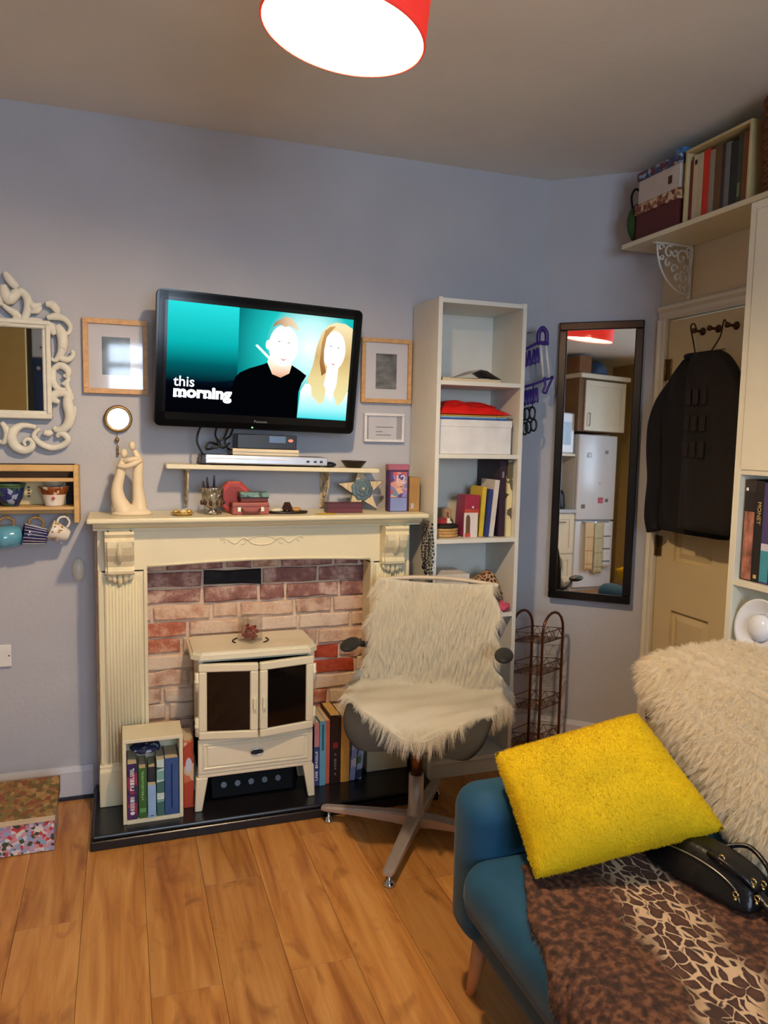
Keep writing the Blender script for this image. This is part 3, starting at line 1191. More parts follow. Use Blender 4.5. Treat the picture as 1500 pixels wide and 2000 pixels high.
# ================================================================== ORNATE MIRROR
om = thing('ornate_mirror', 'white carved rococo wall mirror with scrolled frame', 'mirror', (-.47, 3.12, 1.67))
white_carve = M('chalk_white_paint', (222, 219, 206), .6, var=.05, scale=30)
XC = -.47
GX, GZ0, GZ1 = -.272, 1.517, 1.823
bm = BM()
for wd, y0, inset in ((.035, 3.090, 0), (.018, 3.083, .006)):
    frame4(bm, 2 * XC - GX - .033 + inset * 0, GX + .033, GZ0 - .02, GZ1 + .035, wd if wd < .03 else .03, y0, 3.118, .004)
part('inner_frame', bm, white_carve, om)
mirror_glass = M('mirror_silver', (244, 246, 247), .015, 1.0, var=0)
part('mirror_glass', B(2 * XC - GX - .01, GX + .01, 3.105, 3.112, GZ0 - .006, GZ1 + .012), mirror_glass, om)
SCR = [
    ([(470, 350), (540, 350), (590, 400), (600, 440)], [22, 38, 34, 16]),
    ([(480, 490), (570, 470), (650, 480), (710, 520), (738, 580), (705, 640), (665, 625)], [20, 34, 28, 24, 20, 18, 12]),
    ([(450, 555), (520, 590), (570, 660)], [20, 52, 22]),
    ([(590, 560), (640, 650), (650, 760), (620, 860), (560, 925), (508, 905)], [30, 46, 44, 32, 20, 12]),
    ([(600, 890), (690, 915), (748, 880), (762, 830), (735, 820)], [26, 26, 22, 15, 10]),
    ([(540, 1020), (600, 980), (660, 990), (703, 1040), (685, 1090), (650, 1075)], [24, 30, 32, 28, 20, 12]),
    ([(545, 1000), (530, 1100), (545, 1180), (600, 1230), (670, 1240)], [22, 30, 30, 26, 24]),
    ([(690, 1120), (688, 1200), (720, 1290), (735, 1340)], [14, 22, 28, 20]),
    ([(600, 1365), (545, 1345), (535, 1300), (580, 1272), (650, 1268), (710, 1290)], [14, 34, 36, 36, 34, 30]),
    ([(700, 1270), (690, 1390), (715, 1500), (690, 1590), (630, 1650), (560, 1660), (530, 1630)], [34, 44, 46, 42, 34, 28, 18]),
    ([(765, 1400), (758, 1490), (735, 1580)], [8, 18, 10]),
    ([(560, 1740), (600, 1700), (660, 1720), (682, 1775), (610, 1830), (500, 1855), (390, 1815), (318, 1745), (335, 1690), (385, 1655)], [16, 28, 28, 26, 28, 28, 26, 22, 18, 14]),
    ([(345, 1640), (200, 1625), (110, 1680), (80, 1760), (120, 1850), (210, 1890), (290, 1855), (295, 1790), (245, 1768), (205, 1800), (228, 1838)], [18, 26, 40, 44, 42, 36, 30, 22, 18, 14, 10]),
    ([(-20, 1600), (30, 1680), (32, 1760), (-10, 1810), (-60, 1790)], [18, 30, 30, 24, 12]),
    ([(55, 60), (90, 110), (140, 170), (185, 205)], [18, 34, 36, 26]),
    ([(40, 190), (55, 270), (95, 330), (145, 290), (200, 235)], [24, 46, 52, 46, 34]),
    ([(190, 225), (262, 270), (292, 350), (275, 450), (225, 545)], [28, 36, 36, 34, 26]),
    ([(295, 320), (350, 385), (430, 350)], [18, 36, 12]),
    ([(305, 440), (390, 425), (430, 380)], [18, 26, 10]),
    ([(15, 380), (80, 430), (150, 470), (178, 505), (130, 525)], [12, 24, 34, 30, 16]),
    ([(-60, 590), (60, 575), (150, 545), (250, 540), (330, 520), (440, 530)], [20, 26, 26, 24, 20, 14]),
    ([(-10, 200), (12, 320), (-10, 400)], [20, 34, 16]),
    ([(640, 1180), (700, 1130), (705, 1090)], [20, 18, 10]),
    ([(420, 1690), (470, 1700), (510, 1680)], [20, 30, 22]),
]
bm = BM()
for pts, rad in SCR:
    for s in (1, -1):
        P = []
        for u, v in pts:
            x = -.4055 + (u / 5.263) * .001683
            z = 2.034 - ((v / 5.263 + 520) - 525) * .001848 - .0004 * (u / 5.263) * .05
            if s < 0:
                x = 2 * XC - x
            P.append((x, 3.098 - .004 * math.sin(u * .02), z))
        tube(bm, P, [r / 5.263 * .0017 * 1.38 for r in rad], 10, sub=4, flat=(1, .8, 1))
        part('scroll', bm, white_carve, om)
        bm = BM()
# veined ridges on the larger leaves
for (u, v, du, dv) in ((70, 250, 14, 60), (100, 260, 14, 60), (130, 240, 14, 50), (600, 700, 50, 40), (610, 740, 50, 40), (610, 780, 45, 40)):
    x = -.4055 + (u / 5.263) * .001683
    z = 2.034 - (v / 5.263 - 5) * .001848
    tube(bm, [(x, 3.086, z), (x + du / 5.263 * .0017, 3.084, z - dv / 5.263 * .0009), (x + du / 5.263 * .0026, 3.088, z - dv / 5.263 * .0018)], [.002, .004, .002], 6, sub=3)
part('leaf_veins', bm, white_carve, om, kind='stuff')

# ================================================================== CUP RACK
ck = thing('cup_rack', 'pine wall rack with cups on its shelf and mugs hanging below', 'rack', (-.42, 3.12, 1.12))
pine = M('pine_wood', (206, 168, 108), .5, var=.12, scale=8, stretch=(1, 6, 6))
RX0, RX1, RY0, RY1 = -.70, -.148, 3.0, 3.122
for x in (RX0, RX1 - .018):
    part('side_post', B(x, x + .018, RY0, RY1, 1.115, 1.330, .002), pine, ck)
part('top_rail', B(RX0 + .018, RX1 - .018, RY0, RY0 + .016, 1.306, 1.330, .002), pine, ck)
part('front_rail', B(RX0 + .018, RX1 - .018, RY0, RY0 + .014, 1.268, 1.282, .002), pine, ck)
part('shelf', B(RX0 + .018, RX1 - .018, RY0, RY1, 1.164, 1.176, .002), pine, ck)
part('back_board', B(RX0 + .018, RX1 - .018, RY1 - .006, RY1, 1.176, 1.33), M('rack_back_dark', (46, 34, 26), .8), ck)
part('mug_rail', B(RX0 + .018, RX1 - .018, RY0 + .05, RY0 + .068, 1.146, 1.164, .002), pine, ck)
for x in (-.398, -.292, -.195, -.47, -.55):
    bm = BM()
    tube(bm, [(x, RY0 + .055, 1.147), (x, RY0 + .055, 1.138), (x, RY0 + .047, 1.132), (x, RY0 + .036, 1.134), (x, RY0 + .033, 1.142)], .0022, 6, sub=3)
    part('cup_hook', bm, M('brass', (180, 150, 80), .3, 1.0), ck)

china = M('white_china', (236, 228, 214), .18, var=.03, coat=.4)


def cup_prof(r, h, foot=.6, t=.003):
    return [(0, 0), (r * foot, 0), (r * foot, .004), (r * (foot + .06), h * .12), (r * .86, h * .5), (r, h), (r - t, h), (r * .84 - t, h * .5), (r * foot, h * .16), (0, h * .13)]


# bowl + teacup on the shelf
bw = thing('china_bowl', 'blue and green patterned china bowl on the pine rack shelf', 'bowl', (-.385, 3.062, 1.1765))
bm = BM()
lathe(bm, [(0, 0), (.028, 0), (.028, .006), (.031, .008), (.044, .032), (.050, .072), (.052, .084), (.049, .084), (.041, .032), (0, .014)], seg=28)
part('bowl', bm, MP('blue_green_china', [(34, 52, 108), (44, 60, 118), (60, 96, 74), (48, 84, 60), (150, 166, 190), (30, 44, 92)], 60, .2), bw, local=True)
bm = BM()
lathe(bm, [(.0505, .068), (.0526, .084), (.0532, .077)], seg=28)
part('rim_band', bm, M('green_glaze', (70, 104, 70), .2), bw, local=True)
tc_ = thing('teacup', 'white teacup with brown and gold rim band on the pine rack shelf', 'cup', (-.236, 3.05, 1.1765))
bm = BM()
lathe(bm, [(0, 0), (.032, 0), (.033, .006), (.036, .02), (.043, .045), (.052, .066), (.055, .072), (.052, .072), (.04, .045), (.03, .012), (0, .01)], seg=28)
cup_b = part('bowl', bm, china, tc_, local=True)
bm = BM()
lathe(bm, [(.0405, .038), (.0438, .0465), (.0527, .0665), (.0556, .0722), (.0545, .0722)], seg=28)
part('rim_band', bm, MP('brown_gilt_band', [(120, 62, 30), (146, 84, 44), (214, 196, 168), (132, 70, 36)], 70, .25), cup_b, local=True)
bm = BM()
for i in range(6):
    ball(bm, (.0 + .004 * math.cos(i), -.041 - .001, .03 + .004 * math.sin(i)), (.003, .0015, .003), 6)
part('painted_flower', bm, M('flower_red', (176, 90, 84), .4), cup_b, local=True)
bm = BM()
lathe(bm, [(0, 0), (.028, 0), (.032, .006), (.05, .018), (.052, .02), (.0495, .02), (.03, .008), (0, .006)], seg=24)
single('saucer_bowl', bm, M('grey_china', (170, 166, 156), .3), 'small grey dish stacked in the teacup on the rack', 'dish', loc=None).location = (-.236, 3.05, 1.2495)
# cream card box behind the cups
cdb = thing('tea_box', 'cream card box with dark marks behind the cups on the rack', 'box', (-.30, 3.10, 1.1765))
part('carton', B(-.36, -.20, 3.1075, 3.1145, 1.1765, 1.262, .001), M('cream_card', (214, 196, 150), .7), cdb)
bm = BM()
for i in range(4):
    box(bm, -.332, -.324, 3.1067, 3.1075, 1.205 + i * .011, 1.211 + i * .011)
part('printed_marks', bm, DARK_INK, cdb)
# plates standing behind the front rail
for i in range(5):
    bm = BM()
    lathe(bm, [(0, 0), (.04, 0), (.055, .006), (.056, .008), (.038, .003), (0, .003)], seg=20,
          Mx=Matrix.Translation((-.62 + .0 * i, 0, 0)))
    bm.free()


def mug(name, label, loc, rot, prof, mat, handle, hm, extra=None):
    t = thing(name, label, 'mug', loc, rot=rot, group='mugs hanging under the pine rack')
    bm = BM()
    lathe(bm, prof, seg=32)
    bdy = part('mug_body', bm, mat, t, local=True)
    bm = BM()
    tube(bm, handle, [.0042, .0045, .0042], 8, sub=5)
    part('mug_handle', bm, hm, t, local=True)
    if extra:
        extra(t, bdy)
    return t


# mugs hang by the handle: the cup axis lies roughly level, mouth to the left
def mug_at(hx, hz, r, h, roll):
    """axis along local z; handle on +x; hang so that the handle is on top"""
    return (0, 0, 0)


blue_glaze = M('sky_blue_glaze', (92, 160, 186), .12, var=.04, coat=.6)
mp_ = cup_prof(.042, .085, .8)
rot = (0, math.radians(-78), math.radians(-25))


def hang(hook, r, h, rot):
    Rm = Euler(rot).to_matrix()
    hp = Rm @ Vector((r + .028, 0, h * .5))
    return Vector(hook) - hp


hd = lambda r, h: [(r * .93, 0, h * .80), (r + .018, 0, h * .80), (r + .030, 0, h * .52), (r + .016, 0, h * .24), (r * .86, 0, h * .26)]
R1 = (0, math.radians(-96), math.radians(14))
mug('mug', 'plain sky blue mug hanging under the pine rack', hang((-.398, RY0 + .037, 1.134), .043, .085, R1), R1,
    [(0, 0), (.03, 0), (.037, .004), (.042, .03), (.043, .06), (.040, .085), (.0375, .085), (.04, .06), (.038, .03), (.02, .006), (0, .006)], blue_glaze, hd(.043, .085), M('brown_gold_glaze', (150, 116, 66), .25))
R2 = (0, math.radians(-80), math.radians(10))


def stripes(t, bdy):
    bm = BM()
    for i in range(18):
        a = 2 * PI * i / 18
        P = [(r * math.cos(a), r * math.sin(a), z) for r, z in ((.0296, .003), (.0335, .03), (.0375, .06), (.0402, .081))]
        tube(bm, P, .0010, 5, flat=None)
    part('white_stripes', bm, WHITE_INK, bdy, local=True)


mug('mug', 'navy mug with white stripes hanging under the pine rack', hang((-.292, RY0 + .037, 1.134), .04, .082, R2), R2,
    [(0, 0), (.027, 0), (.029, .003), (.033, .03), (.037, .06), (.04, .082), (.0372, .082), (.034, .06), (.028, .01), (0, .008)], M('navy_glaze', (34, 36, 84), .2, coat=.4), hd(.038, .082), M('brown_gold_glaze', (150, 116, 66), .25), stripes)
R3 = (0, math.radians(-66), math.radians(8))


def flowers(t, bdy):
    bm = BM()
    q = random.Random(4)
    for i in range(34):
        a = q.uniform(0, 2 * PI)
        z = q.uniform(.034, .066)
        r = .024 + (.036 - .024) * (z - .01) / .06
        ball(bm, (r * math.cos(a), r * math.sin(a), z), (.0035, .0035, .0045), 6)
    part('gilt_flowers', bm, M('gilt', (190, 140, 60), .25, .6), bdy, local=True)


mug('mug', 'white teacup-shaped mug with gilt flowers hanging under the pine rack', hang((-.195, RY0 + .037, 1.134), .034, .07, R3), R3,
    [(0, 0), (.02, 0), (.022, .004), (.027, .02), (.033, .05), (.0365, .07), (.034, .07), (.03, .05), (.02, .01), (0, .008)], china, hd(.032, .07), china, flowers)

# ================================================================== WALL BITS
oak = M('light_oak_frame', (204, 158, 104), .45, var=.12, scale=9, stretch=(6, 1, 6))
pic_glass = thin_glass('picture_glass', (250, 250, 250), .06, .05)


def picture(label, x0, x1, z0, z1, fw, fmat, mount, art, art_rect, name='picture_frame', ymax=3.122, glass=True):
    t = thing(name, label, 'picture', ((x0 + x1) / 2, ymax, z0))
    bm = BM()
    frame4(bm, x0, x1, z0, z1, fw, ymax - .02, ymax, .0015)
    part('frame', bm, fmat, t)
    mt = part('mount', B(x0 + fw, x1 - fw, ymax - .010, ymax - .004, z0 + fw, z1 - fw), mount, t)
    a = art_rect
    part('print', B(a[0], a[1], ymax - .0106, ymax - .0102, a[2], a[3]), art, mt)
    if glass:
        part('glass', B(x0 + fw * .9, x1 - fw * .9, ymax - .0135, ymax - .0118, z0 + fw * .9, z1 - fw * .9), pic_glass, t)
    return t


mount_w = M('white_mount_card', (232, 230, 236), .85, var=.02)
picture('oak framed print with reflections, left of the television', -.130, .106, 1.600, 1.882, .020, oak, mount_w,
        M('grey_green_print', (120, 128, 132), .8, var=.5, scale=14), (-.062, .04, 1.672, 1.815))
picture('oak framed black and white photograph between television and bookcase', .974, 1.203, 1.602, 1.876, .018, oak, mount_w,
        M('mono_landscape_print', (112, 110, 112), .8, var=.75, scale=16, stretch=(1, 1, 2)), (1.040, 1.135, 1.662, 1.812))
wf = M('white_frame', (226, 224, 226), .4)
p3 = picture('small white frame holding a printed card, right of the television', .990, 1.174, 1.434, 1.558, .012, wf, M('grey_mount_card', (176, 174, 180), .85),
             M('white_print_card', (228, 226, 234), .85, var=.01), (1.012, 1.14, 1.447, 1.546))
bm = BM()
for i, (x0, x1) in enumerate(((1.045, 1.125), (1.045, 1.075), (1.045, 1.115))):
    box(bm, x0, x1, 3.1108, 3.1114, 1.497 - i * .014 - (.006 if i else 0), 1.500 - i * .014 - (.006 if i else 0))
part('printed_lines', bm, M('grey_ink', (110, 108, 116), .7), p3)

# capiz disc with tassel
dc = thing('hanging_disc', 'round brass-rimmed mirrored disc with bead tassel on the wall', 'ornament', (-.007, 3.12, 1.505))
Rf = Matrix.Translation((-.007, 3.112, 1.505)) @ Matrix.Rotation(math.radians(4), 4, 'Z') @ Matrix.Rotation(PI / 2, 4, 'X')
bm = BM()
lathe(bm, [(.040, -.004), (.050, -.004), (.053, .002), (.050, .008), (.042, .010), (.040, .004)], seg=28, Mx=Rf)
part('brass_rim', bm, M('antique_brass', (150, 122, 78), .4, .6, var=.3), dc)
bm = BM()
lathe(bm, [(0, .004), (.0415, .004), (.0415, -.003), (0, -.003)], seg=28, Mx=Rf, smooth=False)
part('shell_disc', bm, M('mirrored_shell', (250, 250, 250), .12, 1.0, var=.02), dc)
bm = BM()
tube(bm, [(-.012, 3.112, 1.452), (-.012, 3.112, 1.432)], .0012, 5)
ball(bm, (-.012, 3.112, 1.424), .009, 10)
tube(bm, [(-.012, 3.112, 1.416), (-.010, 3.112, 1.40)], .0012, 5)
ball(bm, (-.010, 3.112, 1.394), (.005, .005, .009), 8)
tube(bm, [(-.010, 3.112, 1.386), (-.009, 3.112, 1.366)], [.003, .005], 6)
part('bead_tassel', bm, M('antique_brass', (150, 122, 78), .4, .6, var=.3), dc)

# oval bell push and socket
bm = BM()
ball(bm, (-.160, 3.125, .918), (.025, .024, .047), 18)
bmesh.ops.bisect_plane(bm, geom=bm.verts[:] + bm.edges[:] + bm.faces[:], plane_co=(0, 3.1245, 0), plane_no=(0, 1, 0), clear_outer=True)
single('bell_push', bm, M('ivory_plastic', (226, 220, 204), .3), 'white oval bell push on the wall beside the fireplace', 'bell push', loc=(-.16, 3.12, .87))
sk = thing('wall_socket', 'white electrical socket plate at the edge of the wall', 'socket', (-.475, 3.124, .56))
part('plate', B(-.55, -.404, 3.114, 3.1245, .555, .641, .003, 2), M('socket_white', (232, 230, 226), .35), sk)
bm = BM()
for x in (-.412, -.542):
    tube(bm, [(x, 3.1145, .598), (x, 3.1125, .598)], .003, 8)
part('screw', bm, M('dark_bronze', (92, 66, 40), .35, .7), sk)

# ================================================================== TELEVISION
def ME(name, stops, axis='z', strength=1.0, centre=(0, 0), lo=0.0, hi=1.0):
    """self-lit screen picture: colour ramp along local z / x or by distance from a centre"""
    m = bpy.data.materials.new(name)
    m.use_nodes = True
    nt = m.node_tree
    N, L = nt.nodes.new, nt.links.new
    out = [n for n in nt.nodes if n.type == 'OUTPUT_MATERIAL'][0]
    for n in list(nt.nodes):
        if n.type == 'BSDF_PRINCIPLED':
            nt.nodes.remove(n)
    em = N('ShaderNodeEmission')
    em.inputs[1].default_value = strength
    m.cycles.emission_sampling = 'NONE'
    tc = N('ShaderNodeTexCoord')
    sp = N('ShaderNodeSeparateXYZ')
    L(tc.outputs['Object'], sp.inputs[0])
    mr = N('ShaderNodeMapRange')
    mr.inputs[1].default_value = lo
    mr.inputs[2].default_value = hi
    if axis == 'r':
        vm = N('ShaderNodeVectorMath')
        vm.operation = 'DISTANCE'
        cb = N('ShaderNodeCombineXYZ')
        L(sp.outputs[0], cb.inputs[0])
        L(sp.outputs[2], cb.inputs[2])
        L(cb.outputs[0], vm.inputs[0])
        vm.inputs[1].default_value = (centre[0], 0, centre[1])
        L(vm.outputs['Value'], mr.inputs[0])
    else:
        L(sp.outputs['xyz'.index(axis)], mr.inputs[0])
    rp = N('ShaderNodeValToRGB')
    e = rp.color_ramp.elements
    while len(e) < len(stops):
        e.new(.5)
    for i, (p, c) in enumerate(stops):
        e[i].position = p
        e[i].color = C(*c)
    L(mr.outputs[0], rp.inputs[0])
    L(rp.outputs[0], em.inputs[0])
    L(em.outputs[0], out.inputs[0])
    return m


tvm = Matrix.Rotation(.0668, 4, 'Z') @ Matrix.Rotation(.1350, 4, 'X') @ Matrix.Rotation(.0218, 4, 'Y')
tv = thing('television', 'black flat-screen television showing two presenters, above the mantel shelf', 'television', (.519, 2.933, 1.718), rot=tuple(tvm.to_euler('XYZ')))
piano = M('piano_black', (8, 9, 12), .14, var=0, spec=.35)


def rrect(x0, x1, z0, z1, r, n=5):
    pts = []
    for cx, cz, a in ((x1 - r, z1 - r, 0), (x0 + r, z1 - r, PI / 2), (x0 + r, z0 + r, PI), (x1 - r, z0 + r, 1.5 * PI)):
        pts += [(cx + r * math.cos(a + PI / 2 * k / n), cz + r * math.sin(a + PI / 2 * k / n)) for k in range(n + 1)]
    return pts


bm = BM()
prism(bm, rrect(-.395, .395, -.247, .247, .022), .004, .05, 'y')
part('cabinet', bm, M('tv_back_plastic', (18, 18, 20), .5), tv, local=True)
bm = BM()
frame4(bm, -.395 + .008, .395 - .008, -.247 + .006, .247 - .006, .02, -.006, .004)
box(bm, -.387, -.357, -.006, .004, -.241, .241)
box(bm, .357, .387, -.006, .004, -.241, .241)
box(bm, -.387, .387, -.006, .004, .208, .241)
box(bm, -.387, .387, -.006, .004, -.241, -.193)
prism(bm, rrect(-.395, .395, -.247, .247, .022), -.001, .005, 'y')
part('bezel', bm, piano, tv, local=True)
bm = BM()
box(bm, -.12, .12, .05, .075, -.12, .12, .004)
box(bm, -.05, .05, .07, .13, -.06, .06, .004)
part('wall_mount', bm, M('tv_back_plastic', (18, 18, 20), .5), tv, local=True)
S = .92
scr = part('screen', B(-.3575, .3575, -.0030, -.0012, -.1935, .2085), ME('screen_black', [(0, (4, 5, 8)), (1, (6, 10, 14))], strength=.5), tv, local=True)


def lay(name, poly, depth, mat):
    bm = BM()
    prism(bm, poly, -.0030 - depth * .00022 - .0002, -.0030 - depth * .00022, 'y')
    return part(name, bm, mat, scr, local=True)


bgL = ME('screen_teal_panel', [(0, (4, 6, 16)), (.22, (4, 12, 30)), (.40, (0, 92, 98)), (.62, (10, 178, 178)), (1, (40, 222, 222))], 'z', S, lo=-.16, hi=.21)
bgR = ME('screen_teal_glow', [(0, (250, 255, 255)), (.30, (190, 246, 246)), (.52, (30, 196, 192)), (.85, (8, 128, 130)), (1, (4, 96, 100))], 'r', S, centre=(.185, .085), lo=0, hi=.34)
lay('backdrop_panel', [(-.357, -.135), (-.093, -.135), (-.0985, .208), (-.357, .208)], 1, bgL)
lay('backdrop_glow', [(-.093, -.193), (.357, -.193), (.357, .208), (-.0985, .208)], 1, bgR)
navy = ME('screen_navy', [(0, (3, 4, 8)), (1, (5, 8, 16))], strength=.8)
white = ME('screen_white', [(0, (255, 252, 248)), (1, (255, 255, 255))], strength=1.35)
lay('dark_corner', [(-.357, -.193), (-.09, -.193), (-.09, -.10), (-.10, -.06), (-.14, -.068), (-.2, -.075), (-.357, -.075)], 2, ME('screen_dark_fade', [(0, (3, 4, 8)), (.75, (3, 6, 14)), (1, (4, 22, 36))], 'z', .9, lo=-.193, hi=-.06))
lay('light_beam', [(-.032, .075), (-.024, .080), (.028, .036), (.022, .028)], 2, ME('screen_beam', [(0, (220, 255, 255)), (1, (240, 255, 255))], strength=1.2))
man = [(-.125, -.193), (-.118, -.11), (-.103, -.05), (-.085, -.03), (-.05, -.012), (.0, .006), (.018, .014), (.04, -.028), (.074, -.039), (.108, -.02), (.116, .012), (.15, -.006), (.178, -.024), (.16, -.055), (.15, -.09), (.15, -.193)]
lay('presenter_jumper', man, 3, navy)
skin = ME('screen_skin', [(0, (206, 150, 116)), (.5, (250, 220, 196)), (1, (255, 246, 236))], 'z', 1.1, lo=-.04, hi=.05)
lay('presenter_neck', [(.018, .018), (.04, -.028), (.074, -.039), (.108, -.02), (.116, .016), (.11, .05), (.03, .05)], 4, skin)
lay('presenter_face', ell(.078, .082, .058, .078, 24), 5, white)
lay('presenter_ear', ell(.018, .082, .010, .018, 12), 4, white)
lay('presenter_hair', [(.03, .148), (.04, .168), (.078, .193), (.105, .188), (.125, .168), (.138, .145), (.12, .15), (.10, .16), (.08, .153), (.06, .162), (.045, .158)], 6, ME('screen_hair_fair', [(0, (150, 104, 70)), (.5, (214, 186, 150)), (1, (240, 220, 190))], 'x', 1.0, lo=.03, hi=.14))
blonde = ME('screen_blonde', [(0, (232, 226, 170)), (.35, (226, 206, 146)), (.6, (206, 172, 112)), (1, (244, 226, 180))], 'z', 1.0, lo=-.15, hi=.19)
lay('presenter_blouse', [(.175, -.056), (.158, -.084), (.150, -.19), (.3565, -.193), (.3565, -.076), (.32, -.05), (.24, -.05)], 4, ME('screen_blouse', [(0, (60, 206, 214)), (.4, (170, 232, 236)), (1, (246, 255, 255))], 'z', 1.1, lo=-.193, hi=-.06))
lay('presenter_hair', [(.183, -.045), (.203, .026), (.212, .09), (.228, .144), (.255, .178), (.286, .19), (.325, .188), (.3565, .172), (.3565, -.07), (.335, -.12), (.314, -.135), (.30, -.10), (.285, -.06), (.262, -.06), (.258, -.12), (.238, -.133), (.205, -.10), (.2, -.065)], 5, blonde)
lay('presenter_face', ell(.285, .082, .047, .076, 24), 6, white)
lay('presenter_neck', [(.262, .02), (.252, -.055), (.285, -.12), (.305, -.05), (.308, .02)], 5.6, white)
lay('presenter_hair_lock', [(.232, .11), (.242, .155), (.262, .172), (.285, .176), (.268, .156), (.25, .13), (.243, .08), (.246, .03), (.258, -.005), (.24, -.02), (.228, .03)], 7, ME('screen_brown_lock', [(0, (150, 96, 50)), (1, (206, 160, 100))], 'z', .9, lo=-.02, hi=.17))
lay('presenter_hair_lock', [(.285, .176), (.318, .16), (.335, .12), (.34, .07), (.334, .02), (.318, -.01), (.335, -.02), (.352, .03), (.3565, .12), (.34, .17), (.31, .185)], 7, blonde)
lips = ME('screen_lips', [(0, (214, 120, 110)), (1, (226, 150, 136))], strength=.9)
lay('presenter_smile', [(.272, .034), (.285, .029), (.298, .034), (.285, .024)], 8, lips)
lay('presenter_smile', [(.062, .038), (.08, .031), (.10, .036), (.08, .026)], 8, lips)
for ex, ez in ((.06, .098), (.098, .096), (.270, .098), (.302, .094)):
    lay('presenter_eye', ell(ex, ez, .006, .0022, 10), 8, ME('screen_eye', [(0, (170, 160, 160)), (1, (190, 180, 178))], strength=.9))
tx = ME('screen_caption', [(0, (245, 248, 252)), (1, (255, 255, 255))], strength=1.2)
yt = -.0030 - 9 * .00022
text('caption_text', 'this', .054, tx, scr, facing((-.330, yt, -.0955)), ext=.0001, bold=.0006, align='LEFT', sx=1.0)
text('caption_text', 'morning', .058, tx, scr, facing((-.330, yt, -.1345)), ext=.0001, bold=.0030, align='LEFT', sx=1.10)
# slab serifs that make the second word heavy
bm = BM()
for x in (-.327, -.30, -.273, -.214, -.196):
    box(bm, x - .003, x + .016, yt - .0001, yt + .0001, -.1350, -.1305)
part('caption_serif', bm, tx, scr, local=True)
text('maker_name', 'Panasonic', .0135, M('dim_grey_print', (120, 124, 130), .4), tv, facing((.005, -.0063, -.2185)), ext=.0002)
bm = BM()
ball(bm, (-.027, -.0062, -.238), (.0035, .0012, .0028), 8)
part('power_light', bm, ME('green_led', [(0, (120, 255, 140)), (1, (140, 255, 160))], strength=2.5), tv, local=True)

# cables
bm = BM()
cab_m = M('black_cable', (14, 14, 16), .45)
for i, P in enumerate(([(.30, 2.99, 1.50), (.283, 3.0, 1.455), (.280, 3.0, 1.42), (.298, 3.0, 1.38), (.312, 3.02, 1.365)],
                       [(.36, 3.0, 1.50), (.35, 3.01, 1.45), (.37, 3.02, 1.41), (.345, 3.02, 1.40), (.318, 3.03, 1.395), (.33, 3.04, 1.42), (.37, 3.05, 1.41)],
                       [(.40, 3.0, 1.49), (.385, 3.02, 1.44), (.36, 3.02, 1.425), (.38, 3.02, 1.40), (.41, 3.04, 1.42)],
                       [(.42, 3.0, 1.49), (.41, 3.02, 1.45), (.39, 3.03, 1.43), (.40, 3.03, 1.40), (.425, 3.05, 1.39)])):
    single('tv_cable', tube(BM(), P, .0042, 7, sub=6), cab_m, ['black cable looping down from the left end of the television', 'black cable curling behind the silver player', 'short black cable bunched beside the set-top box', 'black cable dropping behind the set-top box'][i], 'cable', 'cables under the television', loc=P[-1])
bm.free()

# ================================================================== WALL SHELF AND WHAT STANDS ON IT
TL = .0165
shf = thing('wall_shelf', 'cream wall shelf on scrolled brackets below the television', 'shelf', (.592, 3.12, 1.315))
RS = Matrix.Translation((.592, 3.05, 1.330)) @ Matrix.Rotation(TL, 4, 'Y')
part('shelf_board', B(-.428, .428, -.07, .07, -.018, 0, .002, Mx=RS), cream, shf)


def shelf_z(x):
    return 1.330 - (x - .592) * TL + .0005


def scroll_bracket(parent, M4, ln, ht, mat, thick=.006):
    """iron bracket: local -y along the arm, -z down the wall; origin at the corner"""
    bm = BM()
    box(bm, -.009, .009, -thick, 0, -ht, 0, .001, Mx=M4)
    box(bm, -.009, .009, -ln, 0, -thick, 0, .001, Mx=M4)
    n = 24
    tube(bm, [(0, -ln * .92 * math.cos(t / n * PI / 2) - .0 * ln, -ht * .92 * math.sin(t / n * PI / 2)) for t in range(n + 1)], .0040, 6, Mx=M4)
    for (cy, cz, r0, a0, tw) in ((-.26, -.24, .17, 0, 9), (-.60, -.16, .13, 1, 8), (-.17, -.60, .13, 2, 8), (-.46, -.46, .10, 0, 7), (-.82, -.09, .08, 0, 7), (-.09, -.82, .08, 1, 7), (-.44, -.15, .09, 3, 8), (-.15, -.42, .09, 4, 8), (-.62, -.36, .08, 2, 7), (-.36, -.62, .08, 1, 7), (-.10, -.10, .08, 0, 7), (-.78, -.26, .06, 3, 7), (-.26, -.78, .06, 5, 7)):
        tube(bm, [(0, (cy + r0 * (1 - t / 26) * math.cos(a0 + t * tw / 26)) * ln, (cz + r0 * (1 - t / 26) * math.sin(a0 + t * tw / 26)) * ht) for t in range(22)], .0046, 6, Mx=M4)
    return part('bracket', bm, mat, parent)


br_m = M('distressed_bracket', (196, 182, 156), .6, var=.35, scale=40)
for x in (.246, .811):
    scroll_bracket(shf, Matrix.Translation((x, 3.122, shelf_z(x) - .0195)), .125, .155, br_m)


def tilted(name, label, cat, x, y, z=None):
    return thing(name, label, cat, (x, y, shelf_z(x) if z is None else z), rot=(0, TL, 0))


